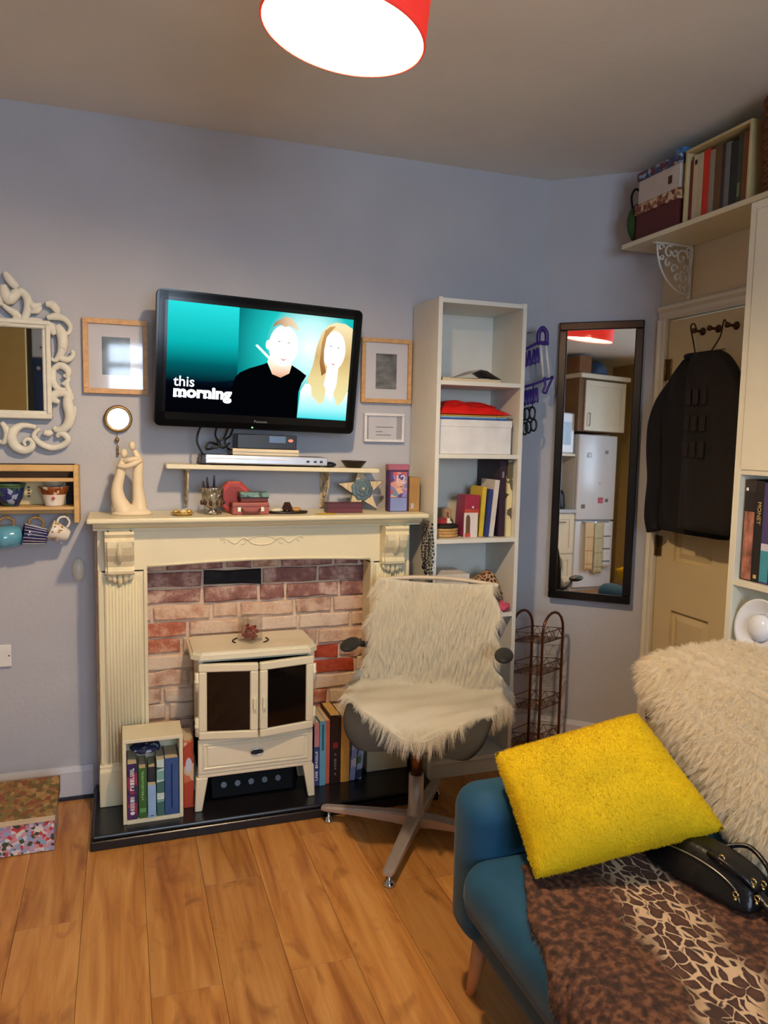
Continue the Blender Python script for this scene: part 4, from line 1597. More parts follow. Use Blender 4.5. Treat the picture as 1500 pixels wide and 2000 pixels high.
silver = M('silver_plastic', (196, 198, 204), .3, .5)
dv = tilted('dvd_player', 'slim silver disc player on the wall shelf', 'player', .543, 3.035)
part('chassis', B(-.250, .250, -.05, .075, .003, .040, .003), M('player_black', (30, 30, 34), .4), dv, local=True)
bm = BM()
box(bm, -.235, .252, -.058, -.05, .006, .040, .004, 2)
part('front_panel', bm, silver, dv, local=True)
bm = BM()
box(bm, -.235, .10, -.0595, -.058, .024, .029)
part('disc_slot', bm, M('white_trim', (230, 230, 232), .3), dv, local=True)
for x in (.17, .20, .225):
    part('button', B(x - .006, x + .006, -.061, -.058, .018, .026, .001), M('dark_button', (50, 52, 56), .3), dv, local=True)
for x in (-.22, .22):
    part('foot', B(x - .01, x + .01, -.03, .05, 0, .003), M('player_black', (30, 30, 34), .4), dv, local=True)
cb2 = tilted('router_box', 'thin cream box between silver player and black set-top box', 'box', .547, 3.04, shelf_z(.547) + .0405)
part('case', B(-.133, .133, -.05, .06, 0, .026, .003, 2), M('cream_plastic', (222, 208, 176), .4), cb2, local=True)
part('front_seam', B(-.13, .13, -.0508, -.05, .012, .0135), M('dark_button', (50, 52, 56), .3), cb2, local=True)
sb = tilted('set_top_box', 'black set-top box with red light under the television', 'box', .551, 3.045, shelf_z(.551) + .067)
part('case', B(-.119, .119, -.05, .06, 0, .057, .003, 2), M('stb_black', (22, 22, 25), .35), sb, local=True)
part('display', B(.008, .074, -.0512, -.05, .026, .052), M('stb_display', (92, 120, 160), .15), sb, local=True)
bm = BM()
prism(bm, ell(.094, .036, .010, .006, 12), -.0515, -.05, 'y')
part('red_light', bm, ME('red_led', [(0, (255, 120, 96)), (1, (255, 140, 110))], strength=1.6), sb, local=True)
bm = BM()
ball(bm, (.812, 3.02, shelf_z(.812) + .011), (.030, .045, .0125), 16)
bmesh.ops.bisect_plane(bm, geom=bm.verts[:] + bm.edges[:] + bm.faces[:], plane_co=(0, 0, shelf_z(.812) + .001), plane_no=(0, 0, -1), clear_outer=True)
single('black_mouse', bm, M('dark_blue_plastic', (24, 30, 44), .2), 'small dark rounded remote beside the silver player on the shelf', 'remote', loc=(.812, 3.02, shelf_z(.812)))
bm = BM()
lathe(bm, [(0, 0), (.03, 0), (.034, .003), (.053, .026), (.055, .029), (.051, .029), (.03, .006), (0, .005)], seg=24)
o = single('wooden_bowl', bm, M('dark_wood_bowl', (38, 26, 22), .4), 'small dark wooden bowl at the end of the wall shelf', 'bowl')
o.location = (.922, 3.03, shelf_z(.922))
o.rotation_euler = (0, TL, 0)

# ================================================================== ON THE MANTEL
MZ = 1.1465
# sculpture
sl = thing('couple_sculpture', 'cream sculpture of two embracing figures on the mantel', 'sculpture', (.035, 2.975, MZ))
stone = M('cream_resin', (232, 214, 182), .55, var=.03)
bm = BM()
lathe(bm, [(0, 0), (.074, 0), (.073, .008), (.055, .02), (.03, .035), (0, .04)], seg=32, Mx=Matrix.Translation((.038, 2.975, MZ)) @ Matrix.Diagonal((1, .6, 1, 1)))
part('base', bm, stone, sl)
bm = BM()
tube(bm, [(.012, 2.975, 1.155), (-.008, 2.975, 1.20), (-.014, 2.975, 1.245), (-.003, 2.975, 1.295), (.006, 2.975, 1.335), (.008, 2.975, 1.358)], [.038, .027, .021, .018, .017, .007], 14, sub=5)
ball(bm, (.012, 2.972, 1.376), (.0125, .013, .017), 14)
part('figure', bm, stone, sl)
bm = BM()
tube(bm, [(.062, 2.98, 1.155), (.064, 2.98, 1.20), (.060, 2.98, 1.245), (.060, 2.98, 1.30), (.064, 2.98, 1.345), (.055, 2.98, 1.372), (.048, 2.98, 1.388)], [.036, .024, .020, .019, .017, .012, .007], 14, sub=5)
ball(bm, (.041, 2.977, 1.404), (.0125, .013, .017), 14)
tube(bm, [(.068, 2.968, 1.352), (.045, 2.952, 1.338), (.015, 2.952, 1.328), (-.010, 2.96, 1.330)], [.012, .0105, .0095, .006], 10, sub=5)
part('figure', bm, stone, sl)
bm = BM()
tube(bm, [(.008, 2.975, 1.345), (.03, 2.955, 1.352), (.055, 2.955, 1.356), (.074, 2.97, 1.352)], [.011, .010, .009, .006], 10, sub=5)
part('arm', bm, stone, sl)

# gilt shell dish
gs = thing('shell_dish', 'small gilt dish of shells near the sculpture on the mantel', 'dish', (.218, 2.93, MZ))
gold = M('gilt_shell', (206, 172, 96), .35, .4, var=.2)
bm = BM()
lathe(bm, [(0, 0), (.03, 0), (.042, .008), (.043, .010), (.03, .003), (0, .003)], seg=20, Mx=Matrix.Translation((.218, 2.93, MZ)))
part('dish', bm, gold, gs)
for i, (dx, dy, r) in enumerate(((-.025, -.005, .013), (.002, -.012, .015), (.024, -.004, .014), (.008, .012, .014))):
    bm = BM()
    t_ = []
    for k in range(40):
        a = k * .5
        rr_ = r * (1 - k / 44)
        t_.append((.218 + dx + rr_ * math.cos(a) * .55, 2.93 + dy + rr_ * math.sin(a) * .5, MZ + .011 + k * .0003))
    tube(bm, t_, [r * .5, r * .35, r * .1], 6)
    part('shell', bm, M('pale_shell', (226, 204, 150), .4, var=.15) if i % 2 else gold, gs)

# goblet with pens
gb = thing('silver_goblet', 'ornate tarnished silver cup holding pens on the mantel', 'cup', (.332, 2.945, MZ))
bm = BM()
lathe(bm, [(0, 0), (.033, 0), (.034, .006), (.016, .014), (.014, .022), (.034, .034), (.041, .05), (.041, .098), (.044, .103), (.041, .104), (.038, .098), (.038, .05), (.03, .04), (0, .038)], seg=28)
part('bowl', bm, M('tarnished_silver', (176, 170, 156), .25, .9, var=.5, scale=55, bump=.9, bscale=90), gb, local=True)
bm = BM()
for i in range(10):
    a = 2 * PI * i / 10
    ball(bm, (.041 * math.cos(a), .041 * math.sin(a), .046), (.0065, .0065, .010), 8)
part('relief_band', bm, M('tarnished_dark', (92, 62, 56), .35, .6, var=.4), gb, local=True)
for (dx, dy, tx_, h_, c_) in ((-.01, .01, -.018, .142, (28, 26, 34)), (.004, -.005, .002, .150, (26, 28, 56)), (-.02, -.01, -.03, .128, (20, 20, 24))):
    bm = BM()
    tube(bm, [(dx, dy, .04), (dx + tx_ * .5, dy, h_ - .02), (dx + tx_ * .55, dy, h_)], [.0045, .0045, .002], 8)
    part('pen', bm, M('pen_%d' % c_[2], c_, .3), gb, local=True)

# little suitcase box, tin and red octagonal box
sc2 = thing('suitcase_box', 'little dusty red suitcase box with handle on the mantel', 'box', (.472, 2.94, MZ))
leather = M('dusty_red_leather', (158, 84, 74), .5, var=.1, bump=.1)
part('case', B(.401, .544, 2.905, 2.985, MZ, MZ + .047, .005, 2), leather, sc2)
bm = BM()
box(bm, .400, .545, 2.904, 2.986, MZ + .030, MZ + .033)
part('lid_seam', bm, M('dark_leather', (96, 44, 38), .5), sc2)
bm = BM()
tube(bm, [(.437, 2.902, MZ + .022), (.445, 2.892, MZ + .013), (.472, 2.890, MZ + .009), (.50, 2.892, MZ + .013), (.508, 2.902, MZ + .022)], .0042, 8, sub=5)
part('handle', bm, M('dark_leather', (96, 44, 38), .5), sc2)
for x in (.428, .517):
    part('clasp', B(x - .007, x + .007, 2.9015, 2.905, MZ + .012, MZ + .03, .001), M('pale_brass', (222, 206, 160), .3, .6), sc2)
tn = thing('small_tin', 'dark book-shaped tin with green marbled top on the little suitcase', 'tin', (.487, 2.945, MZ + .0475))
part('lower_case', B(.434, .540, 2.91, 2.975, MZ + .0475, MZ + .066, .002), M('oxblood', (104, 40, 30), .5), tn)
part('marbled_lid', B(.432, .542, 2.908, 2.977, MZ + .066, MZ + .086, .002), MP('green_marble', [(104, 138, 128), (70, 92, 88), (132, 160, 148), (60, 72, 66)], 60, .4), tn)
part('dark_edge', B(.431, .543, 2.907, 2.978, MZ + .0635, MZ + .067), M('near_black', (26, 24, 26), .5), tn)
bm = BM()
Mo = Matrix.Translation((.421, 2.998, MZ + .0005 + .062)) @ Matrix.Rotation(PI / 2, 4, 'X') @ Matrix.Rotation(PI / 8, 4, 'Z')
lathe(bm, [(0, -.012), (.066, -.012), (.066, .010), (.060, .013), (0, .013)], seg=8, Mx=Mo, smooth=False)
ob = thing('octagonal_box', 'orange-red octagonal box standing on edge behind the little suitcase', 'box', (.421, 2.998, MZ))
part('box_body', bm, M('orange_red_lacquer', (170, 52, 32), .4, var=.12), ob)
bm = BM()
lathe(bm, [(.0, .013), (.045, .013), (.045, .0155), (0, .0155)], seg=8, Mx=Mo, smooth=False)
part('lid_field', bm, M('orange_red_dark', (140, 40, 26), .45), ob)

# leaf dish with pine cone and stones
ld2 = thing('leaf_dish', 'dark leaf-shaped dish on the mantel holding a pine cone', 'dish', (.625, 2.935, MZ))
bm = BM()
P = []
for k in range(24):
    a = 2 * PI * k / 24
    P.append((.625 + .076 * math.cos(a) * (1 if math.cos(a) < .6 else 1.0), 2.935 + .03 * math.sin(a)))
prism(bm, P, MZ, MZ + .004, 'z')
tube(bm, [(p[0], p[1], MZ + .006) for p in P], .004, 6, closed=True)
part('dish', bm, M('dark_wood_bowl', (38, 26, 22), .4), ld2)
bm = BM()
ball(bm, (.578, 2.93, MZ + .014), (.026, .014, .0085), 14)
single('white_pebble', bm, M('cream_pebble', (226, 214, 184), .4), 'smooth cream pebble lying in the dark leaf dish', 'pebble', loc=(.578, 2.93, MZ + .005))
bm = BM()
for lv in range(6):
    for k in range(7):
        a = 2 * PI * (k + lv * .5) / 7
        r = .021 * (1 - lv / 7)
        ball(bm, (.622 + r * math.cos(a), 2.94 + r * .8 * math.sin(a), MZ + .010 + lv * .0062), (.0075, .0075, .0035), 6)
single('pine_cone', bm, M('pine_cone_brown', (66, 36, 26), .7), 'dark brown pine cone in the leaf dish on the mantel', 'pine cone', loc=(.622, 2.94, MZ + .005))
bm = BM()
ball(bm, (.656, 2.925, MZ + .016), (.018, .012, .0105), 12)
single('gold_nut', bm, M('golden_nut', (190, 140, 70), .4, var=.2), 'golden brown nut in the leaf dish beside the pine cone', 'nut', loc=(.656, 2.925, MZ + .005))
single('yellow_note', B(-.038, .038, -.022, .022, 0, .0012, Mx=Matrix.Translation((.768, 2.89, MZ)) @ Matrix.Rotation(.2, 4, 'Z')), M('yellow_paper', (214, 172, 34), .7), 'yellow paper note lying at the front of the mantel', 'note', loc=(.768, 2.89, MZ))
mb = thing('maroon_box', 'flat maroon box on the mantel in front of the right bracket', 'box', (.855, 2.945, MZ))
mar = M('maroon_card', (92, 40, 50), .55)
Mb = Matrix.Translation((.855, 2.945, MZ)) @ Matrix.Rotation(-.06, 4, 'Z')
part('tray', B(-.073, .073, -.032, .032, 0, .026, .001, Mx=Mb), mar, mb)
part('lid', B(-.0745, .0745, -.0335, .0335, .020, .040, .0015, Mx=Mb), M('maroon_card_lid', (84, 36, 46), .5), mb)
# wooden star with felt rose
st = thing('wooden_star', 'pale wooden star with a blue-grey rose leaning on the mantel', 'ornament', (.957, 3.0, MZ + .003), rot=(math.radians(-10), math.radians(-3), 0))
star = []
for k in range(10):
    a = PI / 2 + PI * k / 5
    r = .103 if k % 2 == 0 else .043
    star.append((r * math.cos(a), .0835 + r * math.sin(a)))
bm = BM()
prism(bm, star, -.008, .008, 'y', bev=.001)
sp_ = part('star_board', bm, M('limed_pine', (206, 186, 148), .6, var=.18, scale=10, stretch=(8, 1, 1)), st, local=True)
bm = BM()
for k in range(10):
    a, b2 = star[k], star[(k + 1) % 10]
    tube(bm, [(a[0] * 1.01, .004, .0835 + (a[1] - .0835) * 1.01), (b2[0] * 1.01, .004, .0835 + (b2[1] - .0835) * 1.01)], .003, 5)
part('blue_grey_edge', bm, M('blue_grey_paint', (88, 104, 116), .6), sp_, local=True)
bm = BM()
for ring, (r, n, s, z) in enumerate(((.030, 9, .018, 0), (.019, 7, .015, .006), (.008, 4, .011, .011))):
    for k in range(n):
        a = 2 * PI * k / n + ring
        ball(bm, (r * math.cos(a), -.012 - z, .086 + r * math.sin(a)), (s, .006, s), 8)
rose = part('felt_rose', bm, M('blue_grey_felt', (96, 116, 126), .95, var=.25, scale=40), st, local=True)
bm = BM()
ball(bm, (0, -.031, .086), (.006, .004, .006), 8)
part('rose_bead', bm, M('pale_shell', (226, 204, 150), .4, var=.15), rose, local=True)

# printed tin
pt = thing('printed_tin', 'tall purple printed tin with number 12 beside the wooden star', 'tin', (1.093, 2.96, MZ))
part('tin_body', B(1.049, 1.139, 2.945, 2.985, MZ, MZ + .186, .003), M('purple_tin', (82, 52, 92), .35, .3), pt)
part('printed_front', B(1.058, 1.131, 2.9438, 2.945, MZ + .06, MZ + .165), MP('tin_picture', [(126, 128, 176), (150, 130, 190), (214, 150, 140), (226, 176, 140), (200, 90, 90), (110, 140, 170), (90, 70, 130)], 45, .3), pt)
part('printed_base', B(1.058, 1.131, 2.9437, 2.945, MZ + .002, MZ + .058), M('tin_blue', (130, 144, 196), .35), pt)
part('lid', B(1.047, 1.141, 2.943, 2.987, MZ + .172, MZ + .197, .003), M('tin_pink_lid', (176, 104, 124), .35, .2), pt)
text('tin_number', '12', .05, M('pale_lilac_print', (206, 200, 232), .4), pt, facing((1.100 - 1.093, 2.9432 - 2.96, .118)), ext=.0003, bold=.001)
kb = thing('kraft_box', 'brown card box beside the printed tin at the end of the mantel', 'box', (1.165, 2.97, MZ))
kraft = M('kraft_card', (168, 128, 76), .8, var=.1)
part('carton', B(1.143, 1.19, 2.945, 3.04, MZ, MZ + .142, .002), kraft, kb)
bm = BM()
box(bm, 1.150, 1.163, 2.944, 2.945, MZ + .012, MZ + .034)
part('tab_label', bm, M('pale_card', (176, 178, 190), .7), kb)

# necklaces on the mantel end
nk = thing('necklaces', 'tangle of dark bead necklaces hanging from the mantel end', 'necklace', (1.17, 2.84, 1.12))
bm = BM()
tube(bm, [(1.178, 2.83, 1.118 + 0), (1.185, 2.826, 1.11), (1.178, 2.822, 1.10), (1.170, 2.826, 1.106), (1.172, 2.832, 1.118)], .0018, 6, sub=4)
part('hanging_ring', bm, M('dark_bronze', (92, 66, 40), .35, .7), nk)
q = random.Random(9)
cols_ = [(40, 34, 36), (60, 52, 50), (150, 140, 120), (44, 60, 66)]
for i in range(4):
    bm = BM()
    x0 = 1.168 + .008 * i
    ln = .17 + .02 * i
    for s in (-1, 1):
        for k in range(16):
            t_ = k / 15
            x = x0 + s * .010 * math.sin(PI * t_) + q.uniform(-.003, .003)
            ball(bm, (x, 2.83 - .006 * i + q.uniform(-.003, .003), 1.105 - ln * t_), (.0038, .0038, .0055), 6)
    ball(bm, (x0, 2.828 - .006 * i, 1.10 - ln), (.010, .006, .012), 8)
    part('bead_strand', bm, M('beads_%d' % i, cols_[i], .25, .3, var=.5, scale=80), nk)

# ================================================================== BOOKCASE
wl = M('white_laminate', (228, 226, 216), .42, var=.02)
bc = thing('bookcase', 'tall narrow white bookcase beside the fireplace', 'bookcase', (1.41, 2.98, 0))
bx0, bx1, by0, by1, t_ = 1.21, 1.61, 2.839, 3.117, .018
part('side_panel', B(bx0, bx0 + t_, by0, by1, 0, 2.02, .001), wl, bc)
part('side_panel', B(bx1 - t_, bx1, by0, by1, 0, 2.02, .001), wl, bc)
part('top_panel', B(bx0 + t_, bx1 - t_, by0, by1, 1.998, 2.016, .001), wl, bc)
part('back_panel', B(bx0 + t_, bx1 - t_, by1 - .006, by1, .08, 1.998), wl, bc)
part('plinth', B(bx0 + t_, bx1 - t_, by0 + .012, by0 + .026, 0, .08), wl, bc)
SH = [.082 + .0, .385, .712, 1.037, 1.391, 1.690]        # upper faces of the shelves
for z in SH:
    part('shelf', B(bx0 + t_, bx1 - t_, by0 + .002, by1 - .006, z - t_, z, .001), wl, bc)

# magazines on the upper shelf
mgp = MP('magazine_cover', [(72, 54, 48), (96, 76, 70), (150, 140, 132), (110, 76, 66), (190, 180, 172)], 24, .5)
mg = thing('magazine', 'glossy brown brochure lying flat on the top bookcase shelf', 'magazine', (1.37, 2.95, SH[5] + .001), group='brochures in the bookcase')
part('page_block', B(-.125, .14, -.085, .08, 0, .012), paper, mg, local=True)
part('cover', B(-.127, .142, -.087, .082, .012, .014), mgp, mg, local=True)
mg2 = thing('magazine', 'grey brochure tented open on the brown one in the bookcase', 'magazine', (1.42, 2.95, SH[5] + .0155), group='brochures in the bookcase')
bm = BM()
prof = [(-.115, .0), (-.06, .012), (0, .036), (.03, .032), (.06, .016), (.095, .0)]
prism(bm, prof + [(x, z + .002) for x, z in prof[::-1]], -.08, .07, 'y')
part('cover', bm, MP('magazine_cover_grey', [(150, 142, 138), (176, 168, 162), (130, 114, 108), (100, 84, 78)], 16, .5), mg2, local=True)

# white box, folders and red bag on the second shelf
wb = thing('storage_box', 'white lidded storage box under the red bag in the bookcase', 'box', (1.405, 2.97, SH[4] + .0005))
part('box_body', B(-.168, .165, -.105, .11, 0, .125, .002), M('white_card', (226, 226, 226), .6), wb, local=True)
part('lid', B(-.170, .167, -.107, .112, .112, .142, .002), M('white_card', (226, 226, 226), .6), wb, local=True)
for i, (c, h, n) in enumerate((((56, 96, 164), .007, 'blue plastic folder lying on the white storage box'), ((150, 186, 206), .006, 'pale blue plastic folder on the blue folder in the bookcase'), ((196, 140, 40), .006, 'ochre folder directly under the red bag in the bookcase'))):
    f_ = thing('document_folder', n, 'folder', (1.40, 2.97, SH[4] + .143 + (0, .0075, .014)[i]), group='folders on the storage box')
    part('covers', B(-.165, .158 - i * .01, -.1, .09, 0, h, .001), M('folder_%d' % i, c, .35), f_, local=True)
    part('tab', B(.10, .14, -.106, -.1, .001, h - .001), M('folder_%d' % i, c, .35), f_, local=True)
bm = BM()
t = bmesh.new()
bmesh.ops.create_grid(t, x_segments=22, y_segments=12, size=.5)
vs_ = list(t.verts)
me = {}
for v in vs_:
    u, w_ = v.co.x * 2, v.co.y * 2
    e = max(0, 1 - abs(u) ** 3.0) ** .6 * max(0, 1 - abs(w_) ** 3.0) ** .6
    v.co = Vector((1.405 + v.co.x * .335, 2.965 + v.co.y * .2, SH[4] + .166 + e * (.048 - .012 * u + .010 * math.sin(9 * u + 3 * w_)) + .001))
r = bmesh.ops.extrude_face_region(t, geom=list(t.faces))
for g in r['geom']:
    if isinstance(g, bmesh.types.BMVert):
        g.co.z = SH[4] + .166
bmesh.ops.recalc_face_normals(t, faces=t.faces)
add(bm, t, None, True)
rb = thing('red_bag', 'shiny red zipped pouch lying on folders in the bookcase', 'bag', (1.405, 2.965, SH[4] + .166))
part('pouch', bm, M('red_nylon', (214, 30, 26), .35, var=.08), rb)
bm = BM()
tube(bm, [(1.30, 2.875, SH[4] + .205), (1.38, 2.87, SH[4] + .214), (1.46, 2.875, SH[4] + .205), (1.50, 2.88, SH[4] + .198)], .003, 6, sub=4)
part('zip', bm, M('dark_red', (150, 18, 18), .4), rb)

# third shelf
Z3 = SH[3] + .0005
book('floral cream folder against the right side of the bookcase', (1.566, 2.875, Z3), .024, .328, .23, MP('floral_cream', [(222, 210, 160), (216, 202, 150), (226, 214, 168), (220, 206, 154), (210, 198, 150), (90, 82, 60)], 22), name='document_folder')
book('tall dark purple album in the bookcase', (1.534, 2.885, Z3), .030, .326, .215, cloth('aubergine', (48, 28, 48)), name='photo_album', marks=[(.78, .86, .3, M('grey_print', (130, 130, 130), .6))])
book('white spined hardback leaning on the purple album', (1.487, 2.88, Z3), .022, .245, .13, cloth('off_white', (214, 206, 198)), lean=math.radians(5.5))
book('dark blue slim book leaning beside the yellow one in the bookcase', (1.471, 2.88, Z3), .014, .205, .13, cloth('deep_blue', (42, 58, 128)), lean=math.radians(4.5), hard=False)
book('yellow paperback with pale cover in the bookcase', (1.449, 2.90, Z3), .020, .214, .12, cloth('yellow', (214, 184, 56)), lean=math.radians(3.5), hard=False)
pw = thing('purple_wallet', 'plum and red document wallet with a popper in the bookcase', 'wallet', (1.427, 2.90, Z3 + .001), rot=(0, math.radians(3), 0))
part('wallet_body', B(-.054, .014, 0, .09, 0, .175, .003), M('plum_plastic', (142, 52, 92), .3), pw, local=True)
part('flap', B(-.055, .015, -.003, .05, .095, .178, .003), M('wine_plastic', (158, 48, 72), .3), pw, local=True)
part('flap_edge', B(-.054, .014, -.0035, 0, .095, .118, .001), M('brick_red_plastic', (190, 76, 60), .35), pw, local=True)
bm = BM()
tube(bm, [(-.018, -.002, .126), (-.018, -.006, .126)], .005, 10)
part('popper', bm, M('pale_print', (210, 205, 220), .6), pw, local=True)
cd = thing('greeting_card', 'white card with a brown arched door shape standing in the bookcase', 'card', (1.405, 2.885, Z3))
part('card_sheet', B(-.034, .030, 0, .004, 0, .105, .0005), M('white_card2', (226, 214, 210), .7), cd, local=True)
bm = BM()
prism(bm, [(-.026, .002), (-.006, .002), (-.006, .075)] + ell(-.016, .075, .010, .022, 9, 0, PI) + [(-.026, .075)], -.001, 0, 'y')
part('arched_door_print', bm, M('brown_print', (104, 74, 52), .7), cd, local=True)
part('red_base_print', B(-.030, -.004, -.0012, -.0008, .002, .018), M('red_print', (196, 70, 50), .6), cd, local=True)
wx = thing('wooden_block', 'small tan wooden block behind the card in the bookcase', 'block', (1.352, 3.045, Z3))
part('block_body', B(-.022, .022, -.02, .02, 0, .112, .003), M('tan_wood', (196, 156, 112), .6, var=.12), wx, local=True)
part('inlay', B(-.002, .009, -.0212, -.02, .075, .095), M('rust_inlay', (150, 84, 56), .6), wx, local=True)
bk = thing('coiled_basket', 'round woven basket with dark rim on the bookcase shelf', 'basket', (1.300, 2.95, Z3))
for i in range(4):
    bm = BM()
    tube(bm, [(.061 * math.cos(a * PI / 16), .061 * math.sin(a * PI / 16), .0075 + i * .0125) for a in range(32)], .0075, 8, closed=True)
    part('coil', bm, M('straw_coil', (190, 148, 90), .7, var=.2, scale=60) if i < 3 else M('black_straw', (30, 24, 22), .8), bk, local=True)
bm = BM()
lathe(bm, [(0, 0), (.06, 0), (.06, .008), (0, .008)], seg=24)
lathe(bm, [(0, .046), (.056, .046), (.06, .05), (.045, .056), (0, .056)], seg=24)
part('dark_lid', bm, M('black_straw', (30, 24, 22), .8), bk, local=True)
rt = thing('red_trinket_box', 'tiny red box on the dark basket lid in the bookcase', 'box', (1.284, 2.935, Z3 + .0563))
part('base', B(-.022, .022, -.014, .014, 0, .017, .001), M('red_lacquer', (176, 44, 44), .4), rt, local=True)
part('lid', B(-.023, .023, -.015, .015, .017, .026, .001), M('red_lacquer_dark', (150, 60, 56), .4), rt, local=True)
wt = thing('white_figurine', 'tiny white figurine with green top on the basket lid', 'ornament', (1.325, 2.945, Z3 + .0563))
bm = BM()
lathe(bm, [(0, 0), (.018, 0), (.018, .005), (.007, .012), (.006, .02), (0, .022)], seg=12)
part('body', bm, china, wt, local=True)
bm = BM()
ball(bm, (0, 0, .0245), .004, 8)
part('bead', bm, M('green_glaze', (70, 104, 70), .2), wt, local=True)

# fourth shelf
Z4 = SH[2] + .0005
for i, (z, h, n) in enumerate(((0, .085, 'white shoebox-sized box at the bottom of a stack of two in the bookcase'), (.0855, .085, 'white lidded box on top of the stack of two in the bookcase'))):
    q_ = thing('white_box', n, 'box', (1.315, 2.95, Z4 + z), group='stack of white boxes')
    part('box_body', B(-.078, .08, -.08, .09, 0, h - .015, .001), M('white_card', (226, 226, 226), .6), q_, local=True)
    part('lid', B(-.08, .082, -.082, .092, h - .028, h, .0015), M('white_card_lid', (224, 218, 212), .6), q_, local=True)


def leopard_material(name, base, spot, scale, rough=.9):
    m = bpy.data.materials.new(name)
    m.use_nodes = True
    nt = m.node_tree
    N, L = nt.nodes.new, nt.links.new
    b = nt.nodes['Principled BSDF']
    b.inputs['Roughness'].default_value = rough
    tc = N('ShaderNodeTexCoord')
    nz = N('ShaderNodeTexNoise')
    nz.inputs['Scale'].default_value = scale * .8
    L(tc.outputs['Object'], nz.inputs['Vector'])
    ad = N('ShaderNodeVectorMath')
    ad.operation = 'MULTIPLY_ADD'
    ad.inputs[1].default_value = (.5 / scale,) * 3
    L(nz.outputs['Color'], ad.inputs[0])
    L(tc.outputs['Object'], ad.inputs[2])
    vo = N('ShaderNodeTexVoronoi')
    vo.feature = 'DISTANCE_TO_EDGE'
    vo.inputs['Scale'].default_value = scale
    L(ad.outputs[0], vo.inputs['Vector'])
    rp = N('ShaderNodeValToRGB')
    e = rp.color_ramp.elements
    e[0].position, e[0].color = .10, C(*base)
    e[1].position, e[1].color = .17, C(*spot)
    L(vo.outputs['Distance'], rp.inputs[0])
    L(rp.outputs[0], b.inputs['Base Color'])
    return m


bm = BM()
t = bmesh.new()
bmesh.ops.create_uvsphere(t, u_segments=20, v_segments=12, radius=1)
for v in t.verts:
    s = .8 if v.co.z > 0 else .5
    v.co = Vector((1.505 + v.co.x * .082, 2.95 + v.co.y * .09, Z4 + .056 + (max(v.co.z, -.9) * .055 if v.co.z < 0 else v.co.z * .105) + .012 * math.sin(v.co.x * 5)))
add(bm, t, None, True)
lp = thing('leopard_bag', 'leopard print soft bag bulging from the bookcase shelf', 'bag', (1.505, 2.95, Z4))
part('soft_body', bm, leopard_material('leopard_plush', (190, 150, 110), (58, 36, 30), 55), lp)
bm = BM()
tube(bm, [(1.46, 2.87, Z4 + .08), (1.50, 2.845, Z4 + .10), (1.55, 2.86, Z4 + .08)], .004, 6, sub=5)
part('strap', bm, M('dark_leather', (96, 44, 38), .5), lp)
bm = BM()
ball(bm, (1.556, 2.868, Z4 + .020), (.030, .038, .020), 18)
for v in bm.verts:
    v.co.z = max(Z4 + .0005, v.co.z + .010 * math.sin(v.co.x * 170) * math.cos(v.co.y * 120))
single('pink_cloth', bm, M('pink_fabric', (206, 84, 112), .85, var=.25), 'bundled pink cloth at the right of the bookcase shelf', 'cloth', loc=(1.565, 2.875, Z4))

# ================================================================== SOCK HANGER, RINGS
purple = M('purple_plastic', (62, 44, 128), .35)
sh = thing('peg_hanger', 'purple plastic peg airer hanging in the corner beside the bookcase', 'hanger', (1.775, 3.0, 1.95))
yy = 2.99
bm = BM()
tube(bm, [(1.757, yy, 1.885), (1.757, yy, 1.925), (1.775, yy, 1.951), (1.796, yy, 1.93), (1.799, yy, 1.885)], .010, 8, sub=5)
box(bm, 1.750, 1.806, yy - .012, yy + .012, 1.876, 1.893, .003)
part('hook_loop', bm, purple, sh)
part('wall_hook', tube(BM(), [(1.776, yy - .004, 1.934), (1.776, yy, 1.938), (1.776, 3.06, 1.945), (1.776, 3.124, 1.945)], .0035, 7), M('chrome', (205, 205, 208), .15, 1.0), sh)
for x in (1.767, 1.796):
    bm = BM()
    tube(bm, [(x, yy, 1.88), (x + .022, yy, 1.735)], .0062, 8)
    part('white_bar', bm, M('white_plastic', (232, 228, 226), .35), sh)
bm = BM()
tube(bm, [(1.757, yy, 1.886), (1.72, yy, 1.868), (1.69, yy, 1.852), (1.622, yy + .01, 1.84)], .006, 8)
tube(bm, [(1.838, yy, 1.74), (1.794, yy, 1.723), (1.74, yy, 1.702), (1.689, yy, 1.687), (1.622, yy + .01, 1.676)], .006, 8)
tube(bm, [(1.794, yy, 1.738), (1.80, yy, 1.70), (1.79, yy, 1.672), (1.806, yy, 1.668), (1.815, yy, 1.69), (1.838, yy, 1.738)], .006, 8, sub=3)
part('arm_rail', bm, purple, sh)
for (x, z) in ((1.752, 1.862), (1.735, 1.855), (1.712, 1.848), (1.69, 1.842), (1.754, 1.688), (1.738, 1.684), (1.722, 1.68), (1.706, 1.676), (1.69, 1.672)):
    bm = BM()
    for s in (-1, 1):
        tube(bm, [(x + s * .002, yy - .004, z), (x + s * .007, yy - .006, z - .05), (x + s * .006, yy - .006, z - .066)], [.005, .0055, .005], 6)
    part('peg', bm, purple, sh)
rg = thing('black_rings', 'chain of black plastic rings hanging under the purple airer', 'rings', (1.73, 2.99, 1.59))
for i, (x, z) in enumerate(((1.735, 1.575), (1.712, 1.57), (1.744, 1.522), (1.722, 1.512), (1.70, 1.505), (1.69, 1.565))):
    bm = BM()
    tube(bm, [(x + .014 * math.cos(a * PI / 10), 2.985 + (.004 if i % 2 else -.004), z + .026 * math.sin(a * PI / 10)) for a in range(20)], .0045, 7, closed=True)
    part('ring', bm, M('black_plastic', (16, 15, 18), .35), rg)

